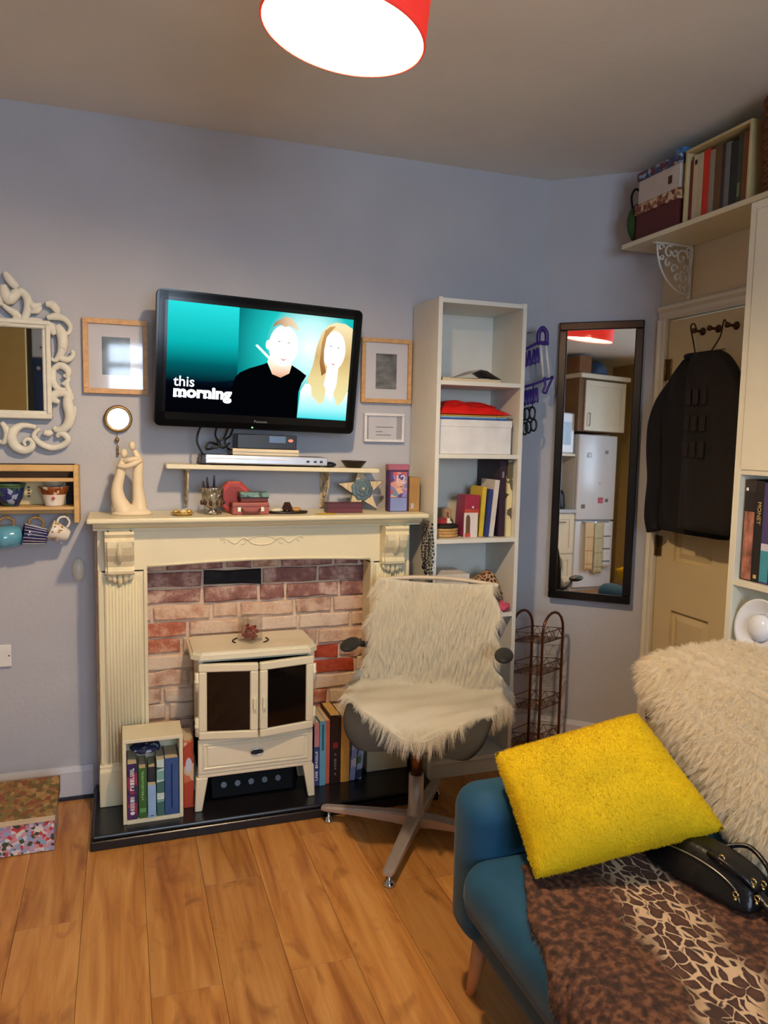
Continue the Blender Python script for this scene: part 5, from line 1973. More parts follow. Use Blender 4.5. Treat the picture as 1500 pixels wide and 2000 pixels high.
bm = BM()
tube(bm, [(1.739, 2.988, 1.703), (1.737, 2.985, 1.64), (1.735, 2.981, 1.60)], .0025, 6)
tube(bm, [(1.735, 2.981, 1.604), (1.712, 2.985, 1.598), (1.69, 2.985, 1.592)], .0025, 6)
part('hanging_cord', bm, M('black_plastic', (16, 15, 18), .35), rg)

# ================================================================== TALL BLACK MIRROR
mc = Matrix.Translation((CX, YW, 0)) @ Matrix.Rotation(-CA, 4, 'Z')
MU, MWD, MZ0, MZ1 = .073, .369, .721, 1.992
loc = mc @ Vector((MU + MWD / 2, -.030, (MZ0 + MZ1) / 2))
mrot = Matrix.Rotation(-CA, 4, 'Z') @ Matrix.Rotation(math.radians(-1.2), 4, 'X')
bmr = thing('tall_mirror', 'tall black framed mirror on the corner wall beside the door', 'mirror', loc, rot=tuple(mrot.to_euler('XYZ')))
hw, hh2 = MWD / 2, (MZ1 - MZ0) / 2
blk = M('black_frame_gloss', (14, 13, 16), .25)
bm = BM()
frame4(bm, -hw, hw, -hh2, hh2, .036, -.010, .012, .004)
part('frame', bm, blk, bmr, local=True)
part('mirror_glass', B(-hw + .034, hw - .034, 0, .006, -hh2 + .034, hh2 - .034), mirror_glass, bmr, local=True)

# ================================================================== WIRE RACK
wr = thing('wire_rack', 'brown wire tower rack standing in the corner under the mirror', 'rack', (1.78, 2.93, 0))
bronze = M('copper_bronze_wire', (110, 70, 50), .3, .8)
A_, B_, D_ = Vector((1.760, 2.86, 0)), Vector((1.905, 2.925, 0)), Vector((-.115, .075, 0))


def uframe(p, q_):
    H_ = .60
    r_2 = (q_ - p).length / 2
    c_ = (p + q_) / 2
    d = (q_ - p).normalized()
    P = [p + Vector((0, 0, .0)), p + Vector((0, 0, H_ * .5)), p + Vector((0, 0, H_))]
    for k in range(1, 9):
        a = PI - PI * k / 9
        P.append(c_ + d * r_2 * math.cos(a) + Vector((0, 0, H_ + .085 * math.sin(a))))
    P += [q_ + Vector((0, 0, H_)), q_ + Vector((0, 0, H_ * .5)), q_]
    return tube(BM(), P, .0062, 8)


part('end_frame', uframe(A_, B_), bronze, wr)
part('end_frame', uframe(A_ + D_, B_ + D_), bronze, wr)
for z in (.09, .25, .41, .555):
    bm = BM()
    for dz in (0, .045):
        tube(bm, [A_ + Vector((0, 0, z + dz)), B_ + Vector((0, 0, z + dz)), B_ + D_ + Vector((0, 0, z + dz)), A_ + D_ + Vector((0, 0, z + dz))], .0022, 6, closed=True)
    for k in range(1, 9):
        p = A_ + (B_ - A_) * k / 9
        tube(bm, [p + Vector((0, 0, z)), p + D_ + Vector((0, 0, z))], .0014, 5)
    for (u, v_) in ((A_, B_), (B_, B_ + D_), (A_, A_ + D_)):
        n = 6
        for k in range(n):
            p = u + (v_ - u) * k / n
            q_ = u + (v_ - u) * (k + 1) / n
            a, b2 = (z, z + .045) if k % 2 == 0 else (z + .045, z)
            tube(bm, [p + Vector((0, 0, a)), q_ + Vector((0, 0, b2))], .0014, 5)
    part('wire_basket', bm, bronze, wr)

# ================================================================== CLOTHES ON THE DOOR
hg = thing('coat_hanger', 'dark wire coat hanger on the first door hook', 'hanger', (2.20, 2.511, 1.77))
bm = BM()
tube(bm, [(2.205, 2.520, 1.914), (2.205, 2.530, 1.934), (2.205, 2.545, 1.938), (2.205, 2.553, 1.925), (2.205, 2.540, 1.885), (2.205, 2.525, 1.84), (2.205, 2.515, 1.80)], .0032, 7, sub=3)
tube(bm, [(2.205, 2.515, 1.80), (2.205, 2.62, 1.735), (2.205, 2.67, 1.70)], .0032, 7, sub=3)
tube(bm, [(2.205, 2.515, 1.80), (2.205, 2.42, 1.76), (2.205, 2.34, 1.72)], .0032, 7, sub=3)
tube(bm, [(2.205, 2.67, 1.70), (2.205, 2.34, 1.71)], .0032, 7)
part('wire', bm, M('dark_hanger_wire', (70, 52, 36), .4, .6), hg)


def drape(rows, xc, seg=28, folds=5, amp=.006, seed=0):
    """rows: (z, y_low, y_high, half_depth); closed loft with folds"""
    t = bmesh.new()
    rings = []
    for i, (z, ya, yb, hd_) in enumerate(rows):
        ring = []
        for k in range(seg):
            a = 2 * PI * k / seg
            ca, sa = math.cos(a), math.sin(a)
            y = (ya + yb) / 2 + (yb - ya) / 2 * math.copysign(abs(ca) ** .7, ca)
            f = amp * math.sin(folds * a + i * .35 + seed) * min(1, i / 3)
            x = xc + (hd_ + f) * math.copysign(abs(sa) ** .75, sa)
            ring.append(t.verts.new((x, y, z)))
        rings.append(ring)
    for A, Bq in zip(rings, rings[1:]):
        for k in range(seg):
            t.faces.new((A[k], A[(k + 1) % seg], Bq[(k + 1) % seg], Bq[k]))
    t.faces.new(rings[0][::-1])
    t.faces.new(rings[-1])
    bmesh.ops.recalc_face_normals(t, faces=t.faces)
    for f in t.faces:
        f.smooth = True
    return t


def dense(rows, n=5):
    out = []
    P = smooth_path([Vector((r[1], r[2], r[0])) for r in rows], n)
    D = lerp_list([r[3] for r in rows], len(P))
    return [(p.z, p.x, p.y, d) for p, d in zip(P, D)]


jk = thing('black_jacket', 'black jacket hanging from the first hook on the door', 'jacket', (2.18, 2.5, 1.06))
black_cloth = M('black_cloth', (9, 9, 11), .9, var=.2, scale=60, bump=.15, bscale=200)
bm = BM()
add(bm, drape(dense([(1.80, 2.40, 2.535, .02), (1.775, 2.36, 2.575, .03), (1.70, 2.31, 2.635, .04), (1.60, 2.27, 2.655, .045), (1.42, 2.26, 2.645, .045), (1.25, 2.26, 2.645, .042), (1.12, 2.26, 2.64, .04), (1.088, 2.265, 2.625, .036)]), 2.185, 40, 7, .005))
part('body', bm, black_cloth, jk)
bm = BM()
tube(bm, [(2.182, 2.60, 1.70), (2.175, 2.655, 1.62), (2.168, 2.682, 1.53), (2.165, 2.68, 1.42), (2.163, 2.664, 1.30), (2.165, 2.676, 1.20), (2.165, 2.675, 1.13), (2.165, 2.66, 1.075)], [.03, .04, .042, .042, .040, .038, .038, .034], 14, sub=4, flat=(.8, 1, 1))
part('sleeve', bm, black_cloth, jk)
bm = BM()
tube(bm, [(2.185, 2.41, 1.805), (2.15, 2.45, 1.80), (2.15, 2.50, 1.80), (2.185, 2.54, 1.802)], .012, 8, sub=4)
part('collar', bm, black_cloth, jk)
cg = thing('dark_cardigan', 'dark patterned garment hanging beside the black jacket on the door', 'garment', (2.19, 2.3, 1.15))
bm = BM()
add(bm, drape(dense([(1.80, 2.27, 2.40, .015), (1.77, 2.22, 2.42, .025), (1.68, 2.16, 2.43, .03), (1.5, 2.14, 2.43, .033), (1.3, 2.14, 2.43, .03), (1.12, 2.14, 2.43, .03)]), 2.102, 32, 6, .005, 2))
dcl = part('body', bm, M('charcoal_knit', (18, 15, 15), .95, var=.25, scale=40), cg)
for z in (1.43, 1.53, 1.63):
    bm = BM()
    for y in (2.30, 2.345, 2.385):
        box(bm, 2.0635, 2.070, y - .014, y + .014, z - .03, z + .03, .002)
    part('pattern_patch', bm, M('taupe_patch', (30, 24, 24), .95, var=.2), dcl)
bm = BM()
tube(bm, [(2.20, 2.352, 1.914), (2.20, 2.365, 1.93), (2.20, 2.372, 1.91), (2.165, 2.345, 1.86), (2.115, 2.335, 1.80)], .003, 7, sub=3)
part('hanging_loop', bm, M('dark_hanger_wire', (70, 52, 36), .4, .6), cg)

# ================================================================== SHELF OVER THE DOOR
ds = thing('door_shelf', 'cream shelf on a lacy white bracket above the door', 'shelf', (2.13, 2.4, 2.266))
ZS = 2.287
part('shelf_board', B(2.02, 2.248, 1.80, 2.785, 2.266, 2.286, .002), cream, ds)
scroll_bracket(ds, Matrix.Translation((2.247, 2.62, 2.2655)) @ Matrix.Rotation(-PI / 2, 4, 'Z'), .19, .215, M('white_iron', (240, 237, 226), .5))
# stack of two boxes
b1 = thing('maroon_storage_box', 'maroon storage box with patterned lid on the shelf over the door', 'box', (2.13, 2.61, ZS))
part('box_body', B(2.04, 2.238, 2.469, 2.722, ZS, ZS + .105, .002), M('maroon_board', (90, 36, 34), .6), b1)
part('lid', B(2.034, 2.242, 2.463, 2.728, ZS + .105, ZS + .145, .002), MP('roses_paper', [(196, 160, 120), (170, 120, 84), (120, 60, 44), (214, 184, 150), (150, 100, 70)], 60), b1)
b2_ = thing('white_storage_box', 'white box with floral lid stacked on the maroon box over the door', 'box', (2.13, 2.61, ZS + .146))
part('box_body', B(2.042, 2.236, 2.471, 2.718, ZS + .146, ZS + .240, .002), M('cream_board', (206, 192, 178), .6), b2_)
part('lid', B(2.036, 2.24, 2.465, 2.724, ZS + .240, ZS + .272, .002), MP('blue_floral_paper', [(50, 60, 90), (90, 110, 140), (110, 50, 60), (60, 74, 110), (150, 170, 190)], 60), b2_)
part('label_holder', B(2.040, 2.042, 2.515, 2.535, ZS + .175, ZS + .205), M('dark_bronze', (92, 66, 40), .35, .7), b2_)
bm = BM()
box(bm, 2.05, 2.10, 2.478, 2.515, ZS + .273, ZS + .302, .004)
bl = thing('blue_packet', 'small bright blue packet on top of the stacked boxes', 'packet', (2.075, 2.5, ZS + .273))
part('wrapper', bm, MP('blue_wrap', [(70, 120, 176), (90, 140, 190), (60, 100, 160), (200, 210, 220)], 50, .3), bl)
part('crimped_end', B(2.052, 2.098, 2.472, 2.478, ZS + .276, ZS + .299), M('blue_foil', (80, 130, 184), .3), bl)
# green bag at the end
gbag = thing('green_bag', 'dark green soft bag with a black loop at the far end of the door shelf', 'bag', (2.13, 2.77, ZS))
bm = BM()
ball(bm, (2.085, 2.757, ZS + .085), (.062, .026, .085), 14)
part('soft_body', bm, M('dark_green_cloth', (44, 70, 30), .9, var=.3), gbag)
bm = BM()
tube(bm, [(2.05, 2.757, ZS + .13), (2.04, 2.76, ZS + .19), (2.06, 2.758, ZS + .225), (2.10, 2.758, ZS + .20), (2.12, 2.758, ZS + .15)], .005, 7, sub=4)
part('strap', bm, M('black_cloth', (17, 16, 18), .9), gbag)
# crate of books
cr = thing('book_crate', 'pale wooden open crate holding a row of books over the door', 'crate', (2.13, 2.30, ZS))
pw_ = M('pale_pine', (206, 184, 132), .6, var=.08)
CY0, CY1, CT = 2.127, 2.448, .262
part('side_panel', B(2.045, 2.235, CY1 - .010, CY1, ZS, ZS + CT, .001), pw_, cr)
part('side_panel', B(2.045, 2.235, CY0, CY0 + .010, ZS, ZS + CT, .001), pw_, cr)
part('top_panel', B(2.045, 2.235, CY0, CY1, ZS + CT, ZS + CT + .010, .001), pw_, cr)
part('bottom_panel', B(2.045, 2.235, CY0 + .01, CY1 - .01, ZS, ZS + .008), pw_, cr)
part('back_panel', B(2.230, 2.235, CY0 + .01, CY1 - .01, ZS + .008, ZS + CT), pw_, cr)
G = 'books in the crate over the door'
y = CY1 - .012
for (wd, h, c, n, lb) in ((.017, .225, (112, 46, 44), 'maroon', 'maroon spined book, first in the crate over the door'),
                          (.027, .238, (206, 186, 150), 'cream', 'cream spined file with a dark spot in the crate over the door'),
                          (.025, .236, (198, 180, 146), 'sand', 'sand coloured spine beside the red one in the crate'),
                          (.033, .238, (206, 50, 26), 'scarlet', 'bright scarlet book in the crate over the door'),
                          (.026, .228, (150, 140, 120), 'stone', 'stone grey book right of the scarlet one in the crate'),
                          (.034, .236, (104, 74, 40), 'umber', 'brown book in the crate over the door'),
                          (.016, .232, (60, 50, 44), 'sepia', 'thin dark brown book in the crate over the door'),
                          (.025, .228, (112, 112, 110), 'slate', 'slate grey book in the crate over the door'),
                          (.034, .222, (40, 38, 34), 'coal', 'thick charcoal book in the crate over the door'),
                          (.022, .236, (60, 66, 52), 'moss', 'moss green book in the crate over the door'),
                          (.028, .236, (124, 80, 44), 'tan', 'tan brown book at the near end of the crate')):
    t = book(lb, (2.06, y, ZS + .009), wd - .0012, h, .155, cloth(n, c), rotz=-PI / 2, group=G, hard=False,
             marks=[(.85, .92, .5, DARK_INK)] if n == 'cream' else ([(.1, .3, .5, cloth('pale_green_gold', (120, 130, 90)))] if n == 'moss' else ()))
    y -= wd
# wicker basket on the cabinet
wk = thing('wicker_basket', 'tall brown wicker basket at the near end of the door shelf', 'basket', (2.132, 2.006, ZS))
wick = M('brown_wicker', (116, 66, 38), .7, var=.25, scale=40)
bm = BM()
n = 17
for i in range(n):
    z = .008 + i * .0175
    r = .092 + .013 * (i / n) ** 1.2
    tube(bm, [((r + .004 * math.cos(12 * a * PI / 36 + (i % 2) * PI)) * math.cos(a * PI / 36), (r + .004 * math.cos(12 * a * PI / 36 + (i % 2) * PI)) * math.sin(a * PI / 36), z) for a in range(72)], .0092, 6, closed=True)
part('woven_wall', bm, wick, wk, local=True, kind='stuff')
bm = BM()
tube(bm, [(.106 * math.cos(a * PI / 24), .106 * math.sin(a * PI / 24), .304) for a in range(48)], .011, 8, closed=True)
part('rolled_rim', bm, wick, wk, local=True)
bm = BM()
lathe(bm, [(0, 0), (.09, 0), (.09, .006), (0, .006)], seg=24)
part('bottom', bm, wick, wk, local=True)

# ================================================================== WHITE CABINET
cab = thing('tall_cabinet', 'tall cream cabinet with open shelves beside the door', 'cabinet', (2.07, 1.55, 0))
cl_ = M('ivory_laminate', (232, 226, 204), .4, var=.02)
KX0, KX1, KY0, KY1, KZ = 1.90, 2.246, 1.15, 1.958, 2.2145
part('side_panel', B(KX0, KX1, KY1 - .025, KY1, 0, KZ, .001), cl_, cab)
part('side_panel', B(KX0, KX1, KY0, KY0 + .025, 0, KZ, .001), cl_, cab)
part('top_panel', B(KX0, KX1, KY0 + .025, KY1 - .025, KZ - .025, KZ, .001), cl_, cab)
part('back_panel', B(KX1 - .008, KX1, KY0 + .025, KY1 - .025, 0, KZ - .025), M('daylight_tinted_laminate', (206, 216, 220), .45), cab)  # bluish cast of reflected daylight put into this panel's colour
SHZ = (1.376, 1.012, .775, .42, .10)
for z in SHZ:
    part('shelf', B(KX0 + .002, KX1 - .008, KY0 + .025, KY1 - .025, z - .020, z, .001), cl_, cab)
for (ya, yb) in ((KY1 - .027, (KY0 + KY1) / 2 + .001), ((KY0 + KY1) / 2 - .001, KY0 + .027)):
    dd = part('door', B(KX0 - .002, KX0 + .016, yb, ya, 1.372, KZ - .026, .0015), cl_, cab)
    yk = yb + .04 if ya > 1.6 else ya - .04
    bm = BM()
    lathe(bm, [(0, 0), (.008, 0), (.006, .012), (.013, .018), (.012, .026), (0, .028)], seg=12, Mx=Matrix.Translation((KX0 - .002, yk, 1.43)) @ Matrix.Rotation(-PI / 2, 4, 'Y'))
    part('knob', bm, M('chrome', (205, 205, 208), .15, 1.0), dd)
part('plinth', B(KX0 + .02, KX0 + .035, KY0 + .025, KY1 - .025, 0, .08), cl_, cab)
G = 'art books in the cabinet'
zb = SHZ[1] + .0005
y = 1.928
t = book('art book with a portrait on its spine in the cabinet', (1.922, y, zb), .046, .328, .24, cloth('portrait_dark', (48, 38, 34)), rotz=-PI / 2, group=G)
cv = [c for c in t.children if c.name.startswith('cover')][0]
part('spine_portrait', B(.005, .044, -.001, 0, .004, .27), M('portrait_print', (158, 104, 86), .5, var=.7, scale=34, stretch=(1, 1, .55)), cv, local=True)
part('spine_hair', B(.004, .045, -.0014, -.0008, .225, .29), M('dark_hair_print', (34, 28, 26), .6), cv, local=True)
part('publisher_mark', B(.006, .014, -.0015, 0, .292, .302), WHITE_INK, cv, local=True)
y -= .047
t = book('black art book lettered MONET in the cabinet', (1.922, y, zb), .030, .326, .24, cloth('monet_black', (30, 26, 26)), rotz=-PI / 2, group=G)
cv = [c for c in t.children if c.name.startswith('cover')][0]
text('spine_title', 'MONET', .021, GOLD_INK, cv, facing((.0085, -.0008, .26), '-y', -PI / 2), ext=.0003, align='LEFT')
part('publisher_mark', B(.008, .020, -.001, 0, .012, .024), GOLD_INK, cv, local=True)
y -= .031
book('purple and turquoise art book in the cabinet', (1.922, y, zb), .034, .322, .24, cloth('violet', (70, 62, 110)), rotz=-PI / 2, group=G, marks=[(0.02, .33, .96, cloth('turquoise', (70, 150, 170))), (.33, .40, .96, M('pale_print', (210, 205, 220), .6))])
y -= .035
for i, c in enumerate(((60, 60, 70), (150, 60, 50), (40, 80, 70))):
    book(['grey art book beyond the turquoise one in the cabinet', 'brick red art book in the cabinet', 'green art book last in the cabinet row'][i], (1.924, y, zb), .03, .3, .22, cloth('art%d' % i, c), rotz=-PI / 2, group=G)
    y -= .031
pl = thing('white_plate', 'white china plate standing on edge in the cabinet', 'plate', (1.935, 1.832, .868), rot=(0, math.radians(-80), 0))
bm = BM()
lathe(bm, [(0, .006), (.045, .006), (.05, .010), (.085, .022), (.092, .026), (.093, .022), (.085, .016), (.05, .002), (.045, 0), (0, 0)], seg=36)
pdisc = part('plate_rim', bm, M('white_porcelain', (232, 236, 244), .15, coat=.5, var=.01), pl, local=True)
bm = BM()
lathe(bm, [(.030, .0065), (.046, .0072), (.040, .024), (.022, .034), (0, .036)], seg=28)
part('raised_centre', bm, M('white_porcelain', (232, 236, 244), .15), pl, local=True)

# ================================================================== PENDANT LAMP
LC = Vector((.441, 1.57, 2.272))
lax = Vector((.262, .965, 0)).normalized()
lrot = Matrix.Rotation(math.radians(8.5), 4, lax)
lm = thing('pendant_lamp', 'red drum pendant lamp shade hanging tilted from the ceiling', 'lamp', LC, rot=tuple(lrot.to_euler('XYZ')))
red_shade = M('red_shade_fabric', (226, 52, 44), .7, emit=(226, 48, 36), es=.55, var=.05)  # emission stands in for bulb light coming through the fabric
bm = BM()
lathe(bm, [(.169, 0), (.170, .001), (.160, .215), (.159, .215)], seg=56)
part('shade_fabric', bm, red_shade, lm, local=True)
bm = BM()
lathe(bm, [(.1675, .0005), (.158, .214), (.09, .2145)], seg=56)
part('shade_lining', bm, M('white_lining', (250, 246, 236), .8, var=0), lm, local=True)
bm = BM()
for z, r in ((.0, .1685), (.215, .159)):
    tube(bm, [(r * math.cos(a * PI / 28), r * math.sin(a * PI / 28), z) for a in range(56)], .003, 6, closed=True)
part('rim_ring', bm, M('rim_tape', (226, 60, 50), .7, emit=(226, 48, 36), es=.4), lm, local=True)  # rim glow from the bulb, put in as emission
bm = BM()
for k in range(3):
    a = 2 * PI * k / 3 + .4
    tube(bm, [(.158 * math.cos(a), .158 * math.sin(a), .212), (.02 * math.cos(a), .02 * math.sin(a), .19)], .002, 6)
tube(bm, [(0, 0, .12), (0, 0, .20)], .02, 12)
part('lamp_holder', bm, M('socket_white', (232, 230, 226), .35), lm, local=True)
bm = BM()
ball(bm, (0, 0, .052), (.045, .045, .045), 16)
tube(bm, [(0, 0, .09), (0, 0, .12)], .016, 10)
part('bulb', bm, M('warm_bulb', (255, 230, 200), .5, emit=(255, 222, 178), es=BULB, var=0), lm, local=True)
top = lrot @ Vector((0, 0, .20)) + LC
bm = BM()
tube(bm, [top, (LC.x - .012, LC.y, 2.53), (LC.x - .012, LC.y, H - .02)], .0035, 7, sub=4)
part('flex_cord', bm, M('white_flex', (220, 216, 208), .5), lm)
bm = BM()
lathe(bm, [(0, -.03), (.02, -.03), (.045, -.012), (.048, 0), (0, 0)], seg=20, Mx=Matrix.Translation((LC.x - .012, LC.y, H - .0005)))
part('ceiling_rose', bm, M('socket_white', (232, 230, 226), .35), lm)

# ================================================================== SWIVEL CHAIR
HX, HY = 1.005, 2.455
face = math.atan2(-.36, -.93)        # direction the chair faces
cr_ = math.atan2(-.36, .93) * 1      # rotation of the local -y axis
ROT = -math.atan2(.50, .866)
ch = thing('swivel_chair', 'grey swivel office chair with star base in front of the bookcase', 'chair', (HX, HY, 0), rotz=ROT)
alu = M('satin_aluminium', (190, 178, 170), .35, .45)
Rinv = Matrix.Rotation(-ROT, 4, 'Z')
for ang in (146, 234, 324, 54):
    a = math.radians(ang) - ROT
    d = Vector((math.cos(a), math.sin(a), 0))
    n_ = Vector((-d.y, d.x, 0))
    bm = BM()
    t = bmesh.new()
    rings = []
    for (s, hwid, z0, z1) in ((.0, .026, .040, .085), (.08, .024, .046, .082), (.22, .021, .048, .072), (.345, .019, .046, .062), (.362, .014, .046, .058)):
        p = d * s
        rings.append([t.verts.new(p + n_ * hwid * q_ + Vector((0, 0, z))) for q_, z in ((-1, z0), (-1, z1 - .006), (-.6, z1), (.6, z1), (1, z1 - .006), (1, z0))])
    for A, Bq in zip(rings, rings[1:]):
        for k in range(6):
            t.faces.new((A[k], A[(k + 1) % 6], Bq[(k + 1) % 6], Bq[k]))
    t.faces.new(rings[0])
    t.faces.new(rings[-1][::-1])
    bmesh.ops.recalc_face_normals(t, faces=t.faces)
    add(bm, t)
    lg = part('leg', bm, alu, ch, local=True)
    bm = BM()
    lathe(bm, [(0, 0), (.02, 0), (.021, .006), (.012, .016), (.006, .022), (.006, .046), (0, .046)], seg=14, Mx=Matrix.Translation(d * .335))
    part('glide_foot', bm, M('chrome', (205, 205, 208), .15, 1.0), lg, local=True)
bm = BM()
lathe(bm, [(0, .04), (.034, .04), (.034, .09), (.028, .10), (.028, .232), (0, .232)], seg=20)
part('lower_column', bm, alu, ch, local=True)
bm = BM()
lathe(bm, [(0, .232), (.022, .232), (.022, .36), (0, .36)], seg=18)
part('gas_column', bm, M('dark_chrome', (120, 84, 64), .2, .9), ch, local=True)
grey_sh = M('charcoal_upholstery', (50, 48, 45), .8, var=.08)
bm = BM()
box(bm, -.10, .10, -.10, .10, .355, .385, .008)
part('seat_plate', bm, M('near_black', (26, 24, 26), .5), ch, local=True)


def shell(rows, thick, cols=17):
    """rows: list of (centre (y,z), half width, edge sag vector) -> curved padded slab"""
    t = bmesh.new()
    f0, f1 = [], []
    for (y, z, hw_, sag, ny, nz_) in rows:
        ra, rb_ = [], []
        for k in range(cols):
            u = -1 + 2 * k / (cols - 1)
            e = abs(u) ** 2.2
            edge = (1 - abs(u) ** 6) ** .5
            p = Vector((u * hw_, y + ny * sag * e, z + nz_ * sag * e))
            ra.append(t.verts.new(p + Vector((0, ny, nz_)) * thick * .5 * (.25 + .75 * edge)))
            rb_.append(t.verts.new(p - Vector((0, ny, nz_)) * thick * .5 * (.25 + .75 * edge)))
        f0.append(ra)
        f1.append(rb_)
    R_, Cn = len(rows), cols
    for i in range(R_ - 1):
        for k in range(Cn - 1):
            t.faces.new((f0[i][k], f0[i][k + 1], f0[i + 1][k + 1], f0[i + 1][k]))
            t.faces.new((f1[i][k], f1[i + 1][k], f1[i + 1][k + 1], f1[i][k + 1]))
        for k, s in ((0, 1), (Cn - 1, -1)):
            q_ = (f0[i][k], f0[i + 1][k], f1[i + 1][k], f1[i][k])
            t.faces.new(q_ if s > 0 else q_[::-1])
    for i, s in ((0, 1), (R_ - 1, -1)):
        for k in range(Cn - 1):
            q_ = (f0[i][k + 1], f0[i][k], f1[i][k], f1[i][k + 1])
            t.faces.new(q_ if s > 0 else q_[::-1])
    bmesh.ops.recalc_face_normals(t, faces=t.faces)
    for f in t.faces:
        f.smooth = True
    return t


def arc_rows(pts, n, hw_, sag):
    """pts: (y,z) path; normal taken on the sitter's side"""
    P = smooth_path([Vector((0, y, z)) for y, z in pts], n)
    HW = lerp_list(hw_, len(P))
    out = []
    for i, p in enumerate(P):
        a, b2 = P[max(0, i - 1)], P[min(len(P) - 1, i + 1)]
        d = (b2 - a).normalized()
        ny, nz_ = -d.z, d.y
        out.append((p.y, p.z, HW[i], sag, ny, nz_))
    return out


# seat: from front (-y) to back (+y), normal up
seat_rows = arc_rows([(-.225, .415), (-.221, .438), (-.19, .468), (-.10, .476), (.05, .462), (.20, .450)], 5, [.17, .225, .25, .26, .25, .235], .04)
bm = BM()
add(bm, shell(seat_rows, .05), Matrix.Translation((.02, 0, 0)))
part('seat', bm, grey_sh, ch, local=True, sub=1)
back_rows = arc_rows([(.19, .455), (.235, .50), (.255, .62), (.275, .75), (.30, .885)], 5, [.20, .235, .245, .25, .235], .05)
bm = BM()
add(bm, shell(back_rows, .04), Matrix.Translation((.03, 0, 0)))
part('backrest', bm, grey_sh, ch, local=True, sub=1)
bm = BM()
pr = [(-.235, .265, .893), (-.12, .292, .902), (0, .302, .905), (.12, .292, .902), (.235, .265, .893)]
tube(bm, pr, .009, 8, sub=5, Mx=Matrix.Translation((.03, 0, 0)))
part('back_rim', bm, M('pale_beige_trim', (206, 190, 166), .4), ch, local=True)
for s in (-1, 1):
    bm = BM()
    tube(bm, [(s * .20 + .02, .255, .62), (s * .26 + .02, .20, .645), (s * .275 + .02, .10, .677)], .012, 8, sub=5)
    am = part('arm_support', bm, M('near_black', (26, 24, 26), .5), ch, local=True)
    bm = BM()
    ball(bm, (s * .28 + .02, .02, .692), (.034, .085, .017), 16)
    part('armrest', bm, M('black_rubber', (34, 34, 33), .6), am, local=True)

# sheepskin draped over the chair
fur_w = FM('white_fur', (255, 249, 234), .5)
path = [(.285, .885), (.245, .80), (.222, .71), (.208, .62), (.195, .545), (.155, .51), (.06, .505), (-.05, .514), (-.13, .517), (-.20, .505), (-.238, .475), (-.250, .455)]
P = smooth_path([Vector((0, y, z)) for y, z in path], 5)
HWs = lerp_list([.222, .238, .24, .235, .26, .29, .29, .28, .25, .17, .085, .02], len(P))
t = bmesh.new()
rows_ = []
q = random.Random(2)
Cn = 25
top_r, bot_r = [], []
for i, p in enumerate(P):
    a, b2 = P[max(0, i - 1)], P[min(len(P) - 1, i + 1)]
    d = (b2 - a).normalized()
    nrm = Vector((0, d.z, -d.y))
    if nrm.y > 0 and nrm.z < 0.2:
        nrm = -nrm
    if nrm.z < 0 and nrm.y > -.3:
        nrm = -nrm
    ra, rb_ = [], []
    for k in range(Cn):
        u = -1 + 2 * k / (Cn - 1)
        wob = 1 + .05 * math.sin(i * .9 + (3 if u > 0 else 0)) * abs(u)
        e = abs(u) ** 2.2
        pp = Vector((.026 + u * HWs[i] * wob, p.y, p.z)) + nrm * (.040 * e if i < 24 else .012 * e)
        bump_ = .006 * math.sin(9 * u + i * .5) * math.sin(i * .35)
        ra.append(t.verts.new(pp + nrm * (.010 + bump_)))
        rb_.append(t.verts.new(pp - nrm * .004))
    top_r.append(ra)
    bot_r.append(rb_)
for i in range(len(P) - 1):
    for k in range(Cn - 1):
        t.faces.new((top_r[i][k], top_r[i][k + 1], top_r[i + 1][k + 1], top_r[i + 1][k]))
        t.faces.new((bot_r[i][k], bot_r[i + 1][k], bot_r[i + 1][k + 1], bot_r[i][k + 1]))
    for k in (0, Cn - 1):
        t.faces.new((top_r[i][k], top_r[i + 1][k], bot_r[i + 1][k], bot_r[i][k]))
for i in (0, len(P) - 1):
    for k in range(Cn - 1):
        t.faces.new((top_r[i][k], top_r[i][k + 1], bot_r[i][k + 1], bot_r[i][k]))
bmesh.ops.recalc_face_normals(t, faces=t.faces)
for f in t.faces:
    f.smooth = True
fs_ = single('sheepskin', t, fur_w, 'long-haired white sheepskin draped over the swivel chair', 'sheepskin')
fs_.location = (HX, HY, 0)
fs_.rotation_euler = (0, 0, ROT)
fur(fs_, fur_w, 12000, .024, .0006, 9, .003, 0, lean=(0, -.002, -.010), rnd=.16, seed=3)

# ================================================================== SOFA
teal = M('teal_velvet', (2, 68, 100), .75, var=.1, scale=9, sheen=.12)
SX0, SX1, SY0, SY1 = .795, 1.76, .28, 1.735
sf = thing('teal_sofa', 'teal velvet two-seat sofa at the lower right', 'sofa', (1.2, 1.0, 0))
bm = BM()
box(bm, SX0 + .035, SX1 - .03, SY0 + .03, SY1 - .03, .155, .30, .04, 4)
part('base', bm, teal, sf)
bm = BM()
box(bm, SX0 - .03, SX1 - .16, SY0 + .13, SY1 - .13, .275, .435, .07, 6)
part('seat_cushion', bm, teal, sf)
bm = BM()
box(bm, SX0 + .005, SX1 - .04, SY1 - .165, SY1, .17, .574, .065, 6)
part('armrest', bm, teal, sf)
bm = BM()
box(bm, SX0 + .005, SX1 - .04, SY0, SY0 + .165, .17, .574, .065, 6)
part('armrest', bm, teal, sf)
bm = BM()
box(bm, SX1 - .19, SX1, SY0, SY1 - .005, .17, .61, .07, 6)
part('backrest', bm, teal, sf)
legw = M('beech_leg', (196, 140, 96), .5, var=.1)
